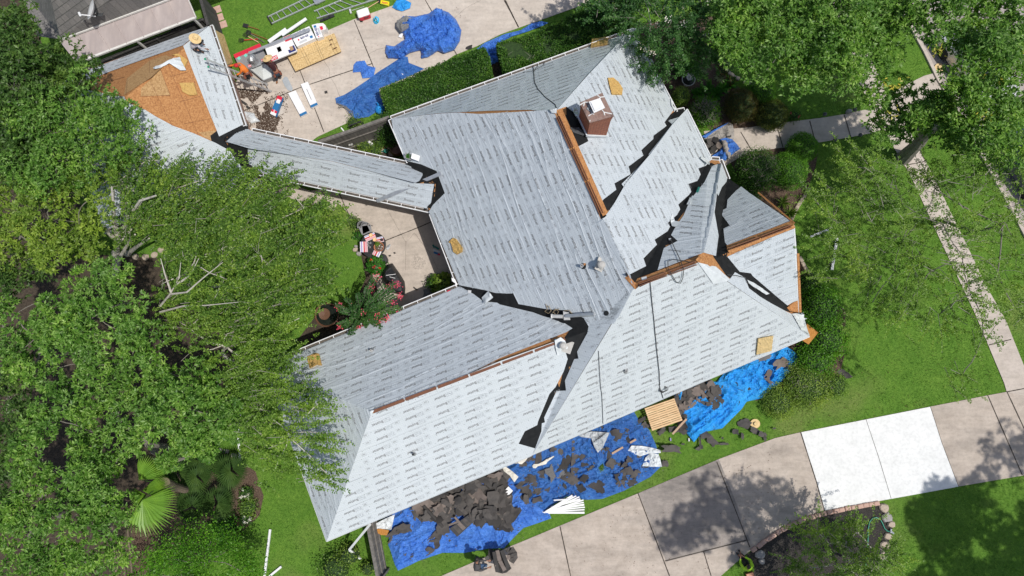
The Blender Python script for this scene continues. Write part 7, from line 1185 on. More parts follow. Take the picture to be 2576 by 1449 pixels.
rock(z('4', (718, 812))[0], .16, 'pale rounded stone between the two upper path lights', 'stone_grey', .8, .2)
rock(z('4', (430, 522))[0], .2, 'tan straw coloured stump under the top right oak', 'tan_wood', .9, .12)
# tiered urn fountain in the front bed
uf = thing('tiered_fountain', W(*q1('H', 600, 770), 0), 'small grey two tiered garden fountain in the front bed', 'fountain'); c = W(*q1('H', 600, 770), 0); g = MB(); g.lathe(c, [(.14, 0), (.1, .2), (.12, .35), (.30, .5), (.34, .56), (.33, .57), (.29, .53), (0, .5)], 24); g.build('basin', M['concrete_pot'], uf); g = MB(); g.lathe(c, [(.06, .5), (.05, .7), (.15, .8), (.17, .84), (.16, .845), (.12, .82), (0, .8)], 20); g.build('upper_bowl', M['concrete_pot'], uf); g = MB(); g.lathe(c, [(.04, .8), (.05, .86), (.02, .92), (0, .94)], 10); g.build('finial', M['concrete_pot'], uf); g = MB(); g.lathe(c, [(.29, .54), (0, .541)], 20); g.build('water', M['water'], uf)
# dark fountain between the elm and the pink tree
df = thing('bowl_fountain', W(*z('2b', (565, 915))[0], 0), 'dark round stone fountain half hidden left of the pink crape myrtle', 'fountain'); c = W(*z('2b', (570, 925))[0], 0); g = MB(); g.lathe(c, [(.50, 0), (.56, .18), (.60, .35), (.58, .36), (.52, .3), (0, .28)], 26); g.build('basin', M['p_brown'], df); g = MB(); g.lathe(c, [(.52, .31), (0, .312)], 24); g.build('water', M['water'], df); g = MB(); g.lathe(c, [(.12, .28), (.08, .55), (.26, .66), (.28, .7), (.24, .69), (0, .66)], 18); g.build('upper_bowl', M['p_brown'], df)
# --- small courtyard things
c = gp('2', 880, 1050, .02); st_ = thing('statue', onfloor(c), 'small white garden statue of a seated figure beside the vine', 'statue'); g = MB(); g.lathe(c, [(.16, 0), (.15, .1), (.1, .22), (.11, .3), (.05, .36), (.08, .42), (.07, .5), (0, .54)], 14, squash=.8); g.tube([c+Vector((.1, 0, .3)), c+Vector((.16, -.08, .2)), c+Vector((.05, -.14, .16))], .035, 6); g.tube([c+Vector((-.1, 0, .3)), c+Vector((-.16, -.06, .2)), c+Vector((-.06, -.14, .16))], .035, 6); g.build('figure', M['p_white'], st_, smooth=True)
c = gp('2', 915, 1035, .02); g = MB(); g.lathe(c, [(.12, 0), (.13, .12), (.09, .2), (.05, .26), (0, .28)], 12); g.tube([c+Vector((0, 0, .2)), c+Vector((.1, .04, .26)), c+Vector((.16, .04, .22))], [.05, .05, .02], 6); one(g, 'animal_ornament', M['p_black'], 'small dark animal ornament behind the white statue', 'ornament')
c = gp('2', 710, 1010, .8); ur = thing('garden_urn', onfloor(c), 'pale pedestal urn standing against the courtyard fence', 'urn'); g = MB(); g.lathe(onfloor(c), [(.14, 0), (.1, .1), (.06, .35), (.08, .6), (.16, .75), (.18, .8), (.17, .81), (.1, .76), (0, .74)], 16); g.build('pedestal_bowl', M['concrete_pot'], ur, smooth=False)
def on_fence(code, x, y, zz, kind, label, cat):
    c = gp(code, x, y, zz); d_ = Vector((.94, .34, 0)).normalized(); nn = Vector((d_.y, -d_.x, 0)); c += nn*.05; R = Matrix((d_, Vector((0, 0, 1)), nn)).transposed(); g = MB()
    if kind == 'plate': g.lathe(c, [(.11, 0), (.12, .015), (.1, .03), (0, .02)], 18, R=R)
    else:
        for k in range(4): t_ = k*math.pi/2+.5; g.lathe(c+R @ Vector((math.cos(t_)*.08, math.sin(t_)*.08, 0)), [(.055, 0), (.055, .015), (0, .02)], 10, R=R)
    one(g, kind+'_ornament', M['p_white'], label, cat)
on_fence('2', 925, 898, 1.4, 'plate', 'white oval plate hung on the courtyard fence', 'ornament'); on_fence('2', 787, 960, 1.35, 'butterfly', 'white butterfly ornament hung highest on the courtyard fence', 'ornament'); on_fence('2', 726, 1042, .8, 'butterfly', 'white butterfly ornament low on the courtyard fence', 'ornament')
wc = thing('watering_can', gp('2', 995, 1100, .0), 'teal watering can on the courtyard paving', 'watering can'); c = gp('2', 990, 1100, .03); g = MB(); g.lathe(c, [(.11, 0), (.13, .1), (.12, .2), (.1, .21), (.1, .19), (0, .18)], 18, squash=.8); g.build('body', M['p_teal_dark'], wc); g = MB(); g.tube([c+Vector((-.1, 0, .08)), c+Vector((-.24, -.03, .2))], [.03, .015], 6); g.build('spout', M['p_teal_dark'], wc); g = MB(); g.tube([c+Vector((.1, .02, .15)), c+Vector((.22, .06, .18)), c+Vector((.18, .05, .05)), c+Vector((.1, .02, .03))], .015, 5); g.build('handle', M['p_teal_dark'], wc)
bp_ = thing('large_pot', gp('2', 1065, 1095, 0), 'large dark red glazed pot in the courtyard corner', 'pot'); c = gp('2', 1072, 1100, .02); g = MB(); g.lathe(c, [(.2, 0), (.32, .2), (.34, .4), (.27, .55), (.25, .55), (.24, .45), (0, .4)], 22); g.build('bowl', M['p_brown'], bp_)
for i, p in enumerate(((940, 1075), (970, 1060), (905, 1110), (855, 1045))): rock(z('2', p)[0], .13, ('terracotta coloured stone left of the watering can', 'terracotta coloured stone above the watering can', 'terracotta shard under the ground plant', 'terracotta shard left of the statue')[i], 'p_terra', .8, .06)
for i, p in enumerate(((960, 1085), (1015, 1065), (1030, 1110))): rock(z('2', p)[0], .2, 'flat pale paving stone near the watering can, '+ORD[i]+' from left', 'stone', .8, .04, group='courtyard paving stones', cat='paving stone')
bn = thing('garden_bench', gp('2', 760, 900, 0), 'low black metal bench frame overgrown beside the courtyard fence', 'bench'); a = gp('2', 715, 912, .45); b_ = gp('2', 802, 880, .45); g = MB(); g.bar(a, b_, .05, .05); g.bar(a+Vector((.08, -.25, 0)), b_+Vector((.08, -.25, 0)), .05, .05); g.build('seat_frame', M['black'], bn)
for p in (a, b_, a+Vector((.08, -.25, 0)), b_+Vector((.08, -.25, 0))): g = MB(); g.bar((p.x, p.y, 0), p, .04, .04, up=Vector((1, 0, 0))); g.build('leg', M['black'], bn)
g = MB(); g.bar(gp('2', 660, 925, .03), gp('2', 680, 950, .03), .06, .04); one(g, 'white_stake', M['p_white'], 'short white stake in the grass strip by the courtyard', 'stake')
tg = thing('planter_tray', Vector(drape([q1('L', 1560, 945)], ['MW'])[0]), 'grey tray with green leaves sitting at the roof corner', 'tray'); P = drape(q('L', (1515, 880), (1618, 905), (1600, 1000), (1500, 975)), ['MW', 'KN'], .08); V = [Vector(p) for p in P]; g = MB(); zt_ = max(v.z for v in V)+.05; g.prism([(v.x, v.y) for v in V], zt_-.1, zt_); g.build('tray', M['p_grey'], tg); cq = sum(V, Vector())/4; lvq = Leaves(); lvq.add(*leaf_quads(np.array((cq.x, cq.y, zt_+.02))+RS.normal(size=(120, 3))*np.array([.05, .07, .02]), sphere_dirs(120), .06, .04)); lvq.build('leaves', M['lf_strap'], tg)
P = drape(q('L', (1625, 890), (1738, 912), (1725, 1012), (1612, 985)), ['MW', 'KN'], .1); V = [Vector(p) for p in P]; zt_ = max(v.z for v in V)+.03; g = MB(); g.prism([(v.x, v.y) for v in V], zt_-.05, zt_); one(g, 'square_sheet', M['p_white'], 'square white lid beside the planter tray on the roof', 'lid')
# --- patio furniture
tb = thing('patio_table', W(*q1('B', 375, 395), 0), 'round black cast metal patio table set with placemats', 'table'); c = W(*q1('B', 372, 400), .74); c0_ = onfloor(c); g = MB(); g.lathe(c0_, [(.62, .70), (.63, .72), (.62, .74), (.57, .745), (.56, .73), (.56, .71)], 40); 
for k in range(24):
    t_ = 2*math.pi*k/24; g.tube([c+Vector((math.cos(t_)*.57, math.sin(t_)*.57, -.01)), c+Vector((math.cos(t_+.35)*.3, math.sin(t_+.35)*.3, -.01)), c+Vector((math.cos(t_)*.06, math.sin(t_)*.06, -.01))], .012, 4); g.tube([c+Vector((math.cos(t_+.5)*.57, math.sin(t_+.5)*.57, -.01)), c+Vector((math.cos(t_+.15)*.3, math.sin(t_+.15)*.3, -.01))], .012, 4)
for r_ in (.15, .3, .43): g.tube([c+Vector((math.cos(t_)*r_, math.sin(t_)*r_, -.005)) for t_ in np.linspace(0, 6.283, 25)], .014, 4)
g.lathe(c0_, [(.56, .705), (0, .706)], 24); g.build('tabletop', M['black'], tb); 
for k in range(4): t_ = k*math.pi/2+.4; g = MB(); g.tube([c0_+Vector((math.cos(t_)*.4, math.sin(t_)*.4, .7)), c0_+Vector((math.cos(t_)*.33, math.sin(t_)*.33, .35)), c0_+Vector((math.cos(t_)*.48, math.sin(t_)*.48, 0))], .022, 5); g.build('leg', M['black'], tb)
for i, (pp, lb) in enumerate(((((227, 262), (388, 196), (420, 280), (262, 352)), 'upper left, under a bowl'), (((160, 350), (282, 345), (287, 515), (165, 518)), 'left side beside the cups'), (((400, 292), (525, 262), (548, 345), (430, 370)), 'right side under the dark candle'), (((398, 462), (508, 510), (465, 602), (355, 555)), 'bottom, beside the planter'))):
    Qm_ = q('B', *pp); o = slabq('placemat', Qm_, .748, .754, 'p_white', 'pink and white placemat on the round table, '+lb, 'placemat', 'placemats on the patio table'); decal(sub(Qm_, 0, .35, 1, .55) if i in (0, 2) else sub(Qm_, .45, 0, .62, 1) if i == 1 else sub(Qm_, .35, 0, .55, 1), .757, 'p_red', o, 'red_border'); decal(sub(Qm_, 0, .6, 1, .95) if i in (0, 2) else sub(Qm_, .65, 0, .97, 1) if i == 1 else sub(Qm_, .02, 0, .3, 1), .757, 'p_pink', o, 'pink_pattern'); decal(sub(Qm_, 0, .08, 1, .22) if i in (0, 2) else sub(Qm_, .12, 0, .3, 1) if i == 1 else sub(Qm_, .7, 0, .85, 1), .757, 'p_lilac', o, 'lilac_pattern')
for i, p in enumerate(((345, 250), (405, 320))): c = W(*q1('B', *p), .76); g = MB(); g.lathe(c, [(.04, 0), (.085, .05), (.095, .08), (.088, .08), (.03, .03), (0, .03)], 20); one(g, 'wooden_bowl', M['p_orange'], 'small peach coloured bowl on the table, '+('upper' if i == 0 else 'lower')+' one', 'bowl')
for i, p in enumerate(((296, 374), (336, 377), (301, 415), (330, 444))): c = W(*q1('B', *p), .75); t = thing('cup', c, 'dark cup with white rim on the table, '+('upper left', 'upper right', 'middle left', 'lowest')[i]+' of four', 'cup', 'cups on the patio table'); g = MB(); g.lathe(c, [(.03, 0), (.038, .09), (.033, .09), (.028, .02), (0, .02)], 14); g.build('body', M['p_black'], t); g = MB(); g.tube([c+Vector((.037*math.cos(t_), .037*math.sin(t_), .092)) for t_ in np.linspace(0, 6.283, 15)], .006, 4); g.build('rim', M['p_white'], t)
c = W(*q1('B', 517, 322), .76); g = MB(); g.lathe(c, [(.04, 0), (.065, .03), (.07, .09), (.06, .09), (.055, .04), (0, .04)], 16); one(g, 'candle_holder', M['p_black'], 'dark candle holder at the right of the table', 'candle holder')
c = W(*q1('B', 475, 440), .75); pp_ = thing('table_planter', c, 'terracotta bowl planter with green plant on the round table', 'planter'); g = MB(); g.lathe(c, [(.16, 0), (.22, .1), (.25, .15), (.24, .155), (.2, .12), (0, .11)], 24); g.build('bowl', M['p_terra'], pp_); g = MB(); g.lathe(c, [(.2, .125), (0, .13)], 20); g.build('soil', M['mulch'], pp_); lvq = Leaves(); cc2 = np.array(W(*q1('B', 440, 385), .95)); lvq.add(*leaf_quads(cc2+RS.normal(size=(260, 3))*np.array([.05, .05, .04]), sphere_dirs(260), .06, .035)); lvq.build('plant', M['lf_lime'], pp_)
for i in range(14): t_ = random.uniform(0, 6.28); r_ = random.uniform(.03, .17); g = MB(); g.lathe(c+Vector((math.cos(t_)*r_, math.sin(t_)*r_, .13)), [(.02, 0), (.015, .02), (0, .025)], 6); g.build('pebble', M['p_white'] if i % 2 else M['stone_grey'], pp_)
def chair(p, ang, label):
    c = W(*p, 0); t = thing('patio_chair', c, label, 'chair', 'patio chairs at the round table'); R = Matrix.Rotation(ang, 3, 'Z'); g = MB(); g.box(c+Vector((0, 0, .42)), (.46, .46, .04), rz=ang, bev=.015); g.build('seat', M['p_grey'], t); g = MB(); bk = [c+R @ Vector((x, .22+.05*math.cos(x*6), h)) for x in (-.22, 0, .22) for h in ()]
    pts = [c+R @ Vector((.24*math.sin(a_), .10+.20*math.cos(a_), .62+.24*math.cos(a_)**2)) for a_ in np.linspace(-1.5, 1.5, 9)]; g.tube(pts, .022, 6); lo = [Vector((v.x, v.y, .5)) for v in pts]; g.add([v for v in pts]+lo, [(k, k+1, 9+k+1, 9+k) for k in range(8)]); g.build('backrest', M['p_grey'], t)
    for sx in (-1, 1):
        for sy in (-1, 1): g = MB(); g.tube([c+R @ Vector((sx*.2, sy*.2, .41)), c+R @ Vector((sx*.24, sy*.24, 0))], .016, 5); g.build('leg', M['black'], t)
chair(q1('B', 305, 185), .15, 'grey rounded patio chair pushed in at the top of the table'); chair(q1('B', 262, 170), .45, 'second grey patio chair tucked behind the first one')
c = W(*q1('B', 555, 655), 0); g = MB(); g.lathe(c, [(.2, 0), (.23, .25), (.25, .5), (.26, .52), (.24, .54), (.05, .56), (.03, .6), (0, .6)], 26); g.tube([c+Vector((-.08, .05, .6)), c+Vector((-.04, .05, .66)), c+Vector((.04, -.02, .6))], .018, 5); one(g, 'fire_bin', M['black'], 'black round lidded bin below the patio table', 'bin')
gc = q('B', (600, 722), (688, 698), (735, 770), (800, 860), (880, 990), (893, 1100), (885, 1200), (800, 1205), (640, 1165), (560, 1010), (500, 900), (520, 800)); P = ws(gc, .95)
def gz(x, y, g): ed = np.clip(edge_dist(g, gc)/9, 0, 1); return .9*np.sqrt(ed)+.15+.06*ridge(x*2.5+y, y*2.5-x, 5, 3)+.25*np.clip(1-np.abs((g[:, 0]*.52+g[:, 1]*.85-(gc[2][0]+8)*.52-gc[2][1]*.85-14)/22), 0, 1)
gcv = surf('covered_grill', gc, gz, 'black_cloth', 'black cloth covered grill at the left edge of the patio', 'grill', .045); gcv2 = MB(); 
for a_, b_ in (((580, 892), (735, 872)), ((635, 915), (728, 938))): gt = MB(); gt.bar(W(*q1('B', *a_), 1.33), W(*q1('B', *b_), 1.33), .02, .01); gt.build('reflective_tape', M['p_white'], gcv)
sheet(q('B', (1180, 1120), (1260, 1095), (1370, 1090), (1390, 1180), (1360, 1230), (1230, 1250), (1165, 1255), (1190, 1180)), 'p_blue' if False else 'scrap_shingle', 'crumpled blue grey cloth on the shaded patio corner', .06, .06, name='cloth', cat='cloth'); SHT = sheet(q('B', (590, 420), (640, 385), (655, 400), (640, 450), (600, 490), (580, 460)), 'galv', 'crumpled foil sheet on the patio beside the table', .05, .05, name='foil', cat='foil')
for i, (a_, b_, m, lb) in enumerate((((1335, 400), (1360, 445), 'p_teal_dark', 'dark teal snack packet in the patio shade, highest'), ((1370, 430), (1430, 470), 'p_teal_dark', 'teal snack packet next to the gutter line'), ((1340, 480), (1455, 520), 'p_grey_light', 'long pale packet between the teal and red ones'), ((1350, 520), (1420, 545), 'p_blue', 'blue packet under the long pale one'), ((1400, 545), (1450, 560), 'p_red', 'red snack bag in the patio shade, lowest'))): g = MB(); g.bar(W(*q1('B', *a_), .08), W(*q1('B', *b_), .08), .09, .04); one(g, 'packet', M[m], lb, 'packet')
for i, (p, r_, lb) in enumerate((((85, 485), .14, 'tan rock left of the patio table, outermost'), ((112, 470), .09, 'small tan rock between the grey one and the table'), ((150, 545), .15, 'pale grey rock touching the table edge'), ((105, 430), .1, 'grey rock nearest the spiky plant'))): rock(q1('B', *p), r_, lb, 'stone' if i < 2 else 'stone_grey', .85, .16)
def rag(code, pts, zz, m, label, name='rag'): g = MB(); return sheet(q(code, *pts), m, label, .05, zz, name, name, .05)
rag('B', [(1632, 930), (1690, 950), (1725, 1030), (1690, 1075), (1700, 1020), (1645, 985)], 2.92, 'p_white', 'white rag caught on the inside corner of the patio gutters'); rag('B', [(1555, 1150), (1580, 1130), (1620, 1125), (1600, 1160), (1570, 1168)], 2.9, 'p_red', 'red rag lying in the gutter near the patio corner')
# --- cords, mast and vents on the roof
def cord(code, pts, facs, label, m='rope', r=.016, dz=.07, name='cord'):
    P = []; pp = [z(c, p)[0] if isinstance(c, str) else p for c, p in [(code, p) if not isinstance(p[0], str) else (p[0], p[1]) for p in pts]]
    D = []
    for a, b_ in zip(pp[:-1], pp[1:]):
        for s_ in np.linspace(0, 1, 7)[:-1]: D.append((a[0]+(b_[0]-a[0])*s_+random.uniform(-.3, .3), a[1]+(b_[1]-a[1])*s_+random.uniform(-.3, .3)))
    D.append(pp[-1]); P = drape(D, facs, dz); g = MB(); g.tube([Vector(p) for p in P], r, 5); return one(g, name, M[m], label, 'cord')
cord('3', [(238, 450), (244, 520), (250, 600), (275, 650), (330, 710), (400, 762), (412, 795)], ['MN'], 'dark cord hanging down the top slope from the ridge corner'); cord('3', [(165, 528), (240, 518), (310, 480), (325, 457), (280, 470), (245, 520)], ['MN'], 'thin looped cord crossing the long cord on the top slope', 'rope', .010)
cord('3b', [(1230, 378), (1262, 450), (1300, 530), (1325, 600), (1318, 660), (1300, 698), (1272, 690), (1240, 640), (1212, 590), (1210, 540), (1250, 525), (1320, 535), (1400, 550)], ['SN', 'RS'], 'dark looped cord hanging over the bare ridge deck', dz=.16)
cord('3b', [(1085, 684), (1095, 800), (1112, 960), (1130, 1150), (1150, 1330), (1155, 1430), ('3c', (1150, 60)), ('3c', (1160, 100)), ('3c', (1180, 162))], ['RS'], 'long dark cord running down the bright south slope to the pallet', dz=.1); cord('3b', [(712, 1185), (718, 1300), (728, 1449), ('3c', (735, 120)), ('3c', (742, 250)), ('3c', (745, 345))], ['RW', 'RS', 'LS'], 'thin dark cord running down the south slope left of the long one', r=.011, dz=.1); cord('3b', [(1640, 635), (1700, 640), (1770, 655), (1785, 690), (1830, 725), (1850, 740)], ['Q', 'RE'], 'dark cord lying in the right hand valley', dz=.12)
g = MB(); cc3 = Vector(drape([z('3c', (1170, 92))[0]], ['RS'], .12)[0])
for k in range(4): g.tube([cc3+Vector((math.cos(t_)*(.13+.02*k)+.02*k, math.sin(t_)*(.17-.02*k), .01*k-.5*math.sin(t_)*.1)) for t_ in np.linspace(0, 6.283, 15)], .011, 4)
one(g, 'cord_coil', M['rope'], 'small coil of dark cord near the bottom eave', 'cord')
g = MB(); a = Vector(drape([z('2b', (930, 108))[0]], ['KS'], .25)[0]); b_ = Vector(drape([z('2', (1385, 1262))[0]], ['MW'], .12)[0]); g.bar(a, b_, .16, .07); one(g, 'metal_channel', M['galv'], 'long grey metal channel lying across the link roof and the main roof', 'metal strip')
ms = thing('antenna_mast', Vector(drape([z('3b', (470, 935))[0]], ['MW'])[0]), 'dismounted metal mast and white pipe lying in the black valley', 'mast')
def dp(x, y, dz, fac='MW'): return Vector(drape([z('3b', (x, y))[0]], ['MW', 'LN', 'RW'], dz)[0])
g = MB(); g.tube([dp(375, 935, .25), dp(455, 938, .25)], .075, 12); g.lathe(dp(375, 935, .25), [(.09, -.04), (.09, .04)], 12, R=Matrix.Rotation(math.pi/2, 3, 'Y')); g.build('white_pipe', M['pvc'], ms); g = MB(); g.tube([dp(475, 935, .3), dp(680, 922, .25)], [.07, .085], 12); g.build('tube', M['galv'], ms); g = MB()
PP = [dp(455, 900, .25), dp(500, 908, .25), dp(508, 962, .25), dp(460, 965, .25)]; g.prism([(v.x, v.y) for v in PP], PP[0].z-.02, PP[0].z+.03); g.build('mounting_plate', M['alu_dark'], ms)
for i, pts in enumerate(([(330, 845), (345, 880), (325, 900), (350, 915), (370, 895), (355, 860), (335, 870)], [(380, 910), (400, 880), (425, 900), (410, 925), (385, 905), (400, 890), (430, 880)], [(460, 895), (500, 890), (520, 915), (560, 925)], [(1560-0, 0)][:0])):
    if pts: g = MB(); g.tube([dp(x, y, .1+.02*(k % 3)) for k, (x, y) in enumerate(pts)], .014, 5); one(g, 'rope', M['rope_tan'], ('tangle of tan rope left of the white pipe', 'tan rope loops above the white pipe', 'tan rope end over the metal tube')[i], 'rope')
fl_ = flue(z('3b', (455, 1150))[0], 'LS', 'flue_vent'); flap(z('3b', (395, 1110), (440, 1085), (470, 1110), (490, 1160), (480, 1200), (415, 1215), (405, 1180)), ['LS'], .12, 'flashing_sheet', 'sheet_white'); flap(z('3b', (395, 1100), (440, 1110), (435, 1140), (405, 1150)), ['LS'], .1, 'flashing_sheet', 'p_blue')
for pp, lb in ((z('3b', (1020, 655), (1058, 645), (1062, 665), (1025, 675)), 'small white torn paper in the dark valley corner'), (z('3b', (1218, 372), (1235, 370), (1236, 384), (1222, 384)), 'small white scrap at the top end of the looped cord'), (z('2b', (1578, 745), (1605, 748), (1600, 768), (1580, 762)), 'small pale can lying in the black valley')): P = drape(pp, ['MW', 'GE', 'SN', 'LN'], .06); V = [Vector(p) for p in P]; g = MB(); V2 = [v+Vector((0, 0, .05)) for v in V]; nn_ = len(V); g.add(V+V2, [tuple(range(nn_)), tuple(range(2*nn_-1, nn_-1, -1))]+[(i, (i+1) % nn_, nn_+(i+1) % nn_, nn_+i) for i in range(nn_)]); one(g, 'litter_piece', M['p_white'], lb, 'litter')
g = MB(); a = Vector(drape([z('3b', (1425, 35))[0]], ['SN', 'GE'], .1)[0]); b_ = Vector(drape([z('3b', (1437, 5))[0]], ['SN', 'GE'], .1)[0]); g.tube([a, b_], .05, 8); one(g, 'caulk_tube', M['p_teal_dark'], 'teal sealant tube lying in the second black valley', 'tube')
g = MB(); a = W(*q1('G', 1060, 0), .1)
# old tyre beside the neighbour's fence
c = gp('1', 1272, 195, 1.3); g = MB(); g.lathe(c, [(.17, -.08), (.26, -.09), (.3, 0), (.26, .09), (.17, .08), (.17, -.08)], 24, R=Matrix.Rotation(.9, 3, 'X')); one(g, 'tyre', M['tyre'], 'black tyre hanging at the edge of the neighbour patio cover', 'tyre')
# fallen pink pieces and cans
for code, p, m, lb in (('3c', (1235, 460), 'p_lilac', 'small lilac can on the grass below the pallet'), ('3c', (1368, 462), 'p_white', 'crushed white cup on the grass at the tip of the bright tarp'), ('2', (858, 800), 'p_pink', 'small pink and white cup on the navy tarp')): c = gp(code, *p, .1); g = MB(); g.lathe(c, [(.035, -.07), (.035, .07), (0, .07)], 10, R=Matrix.Rotation(1.4, 3, 'X')); one(g, 'can', M[m], lb, 'can')
c = gp('2', 1090, 258, .05); g = MB(); P = ws(z('2', (1075, 265), (1090, 235), (1110, 242), (1098, 275)), .12); g.prism([(p.x, p.y) for p in P], .05, .12); one(g, 'white_cloth', M['p_white'], 'white cloth poking out at the left of the big crumpled tarp', 'cloth')
# vine stems lying on the navy tarp
g = MB()
for k in range(5): pts = [gp('2', 640+random.uniform(-10, 10)+i*16, 790-40*math.sin(i*.45+k*.3)+i*6+random.uniform(-6, 6), .22) for i in range(8)]; g.tube(pts, .012, 4)
one(g, 'vine_stems', M['bark_twig'], 'tangle of dry vine stems on the lower end of the navy tarp', 'vine')
# parked cars glimpsed through the oaks on the street
def car(p, ang, m, label):
    c = W(*p, 0); R = Matrix.Rotation(ang, 3, 'Z'); t = thing('parked_car', c, label, 'car'); g = MB(); prof = [(-2.25, .45), (-2.2, .85), (-1.5, .95), (-.9, 1.42), (.5, 1.45), (1.15, 1.0), (2.1, .85), (2.25, .5), (2.2, .3), (-2.2, .3)]; n_ = len(prof); vs = []
    for s_, wy in ((-1, .9), (1, .9)):
        for x, h in prof: k_ = .74 if h > 1.2 else 1; vs.append(c+R @ Vector((x, s_*wy*k_, h)))
    g.add(vs, [tuple(range(n_)), tuple(range(2*n_-1, n_-1, -1))]+[(i, n_+i, n_+(i+1) % n_, (i+1) % n_) for i in range(n_)]); g.build('body', M[m], t)
    for x0, x1, h0, h1 in ((.52, 1.12, 1.455, 1.03), (-1.45, -.92, .98, 1.43)):
        y0 = .62; y1 = .78; P = [c+R @ Vector(v) for v in (((x0, -y0, h0+.01), (x0, y0, h0+.01), (x1, y1, h1+.02), (x1, -y1, h1+.02)) if x0 > 0 else ((x0, -y1, h0+.02), (x0, y1, h0+.02), (x1, y0, h1+.02), (x1, -y0, h1+.02)))]; mesh('windscreen' if x0 > 0 else 'rear_window', P, [(0, 1, 2, 3)], M['glass_dark'], t)
    for sx in (-1.4, 1.4):
        for sy in (-.82, .82): g = MB(); g.lathe(c+R @ Vector((sx, sy, .33)), [(0, -.1), (.33, -.1), (.33, .1), (0, .1)], 18, R=R @ Matrix.Rotation(math.pi/2, 3, 'X')); g.build('wheel', M['tyre'], t)
    for s_ in (-.6, .6): g = MB(); g.box(c+R @ Vector((2.2, s_, .68)), (.08, .3, .14), rz=ang, bev=.02); g.build('headlight', M['plastic'], t)
car((2440, 180), -1.07, 'carpaint', 'silver parked car glimpsed through the oak at the top right'); car((2570, 420), -1.07, 'carpaint2', 'dark blue parked car glimpsed at the right edge of the street')
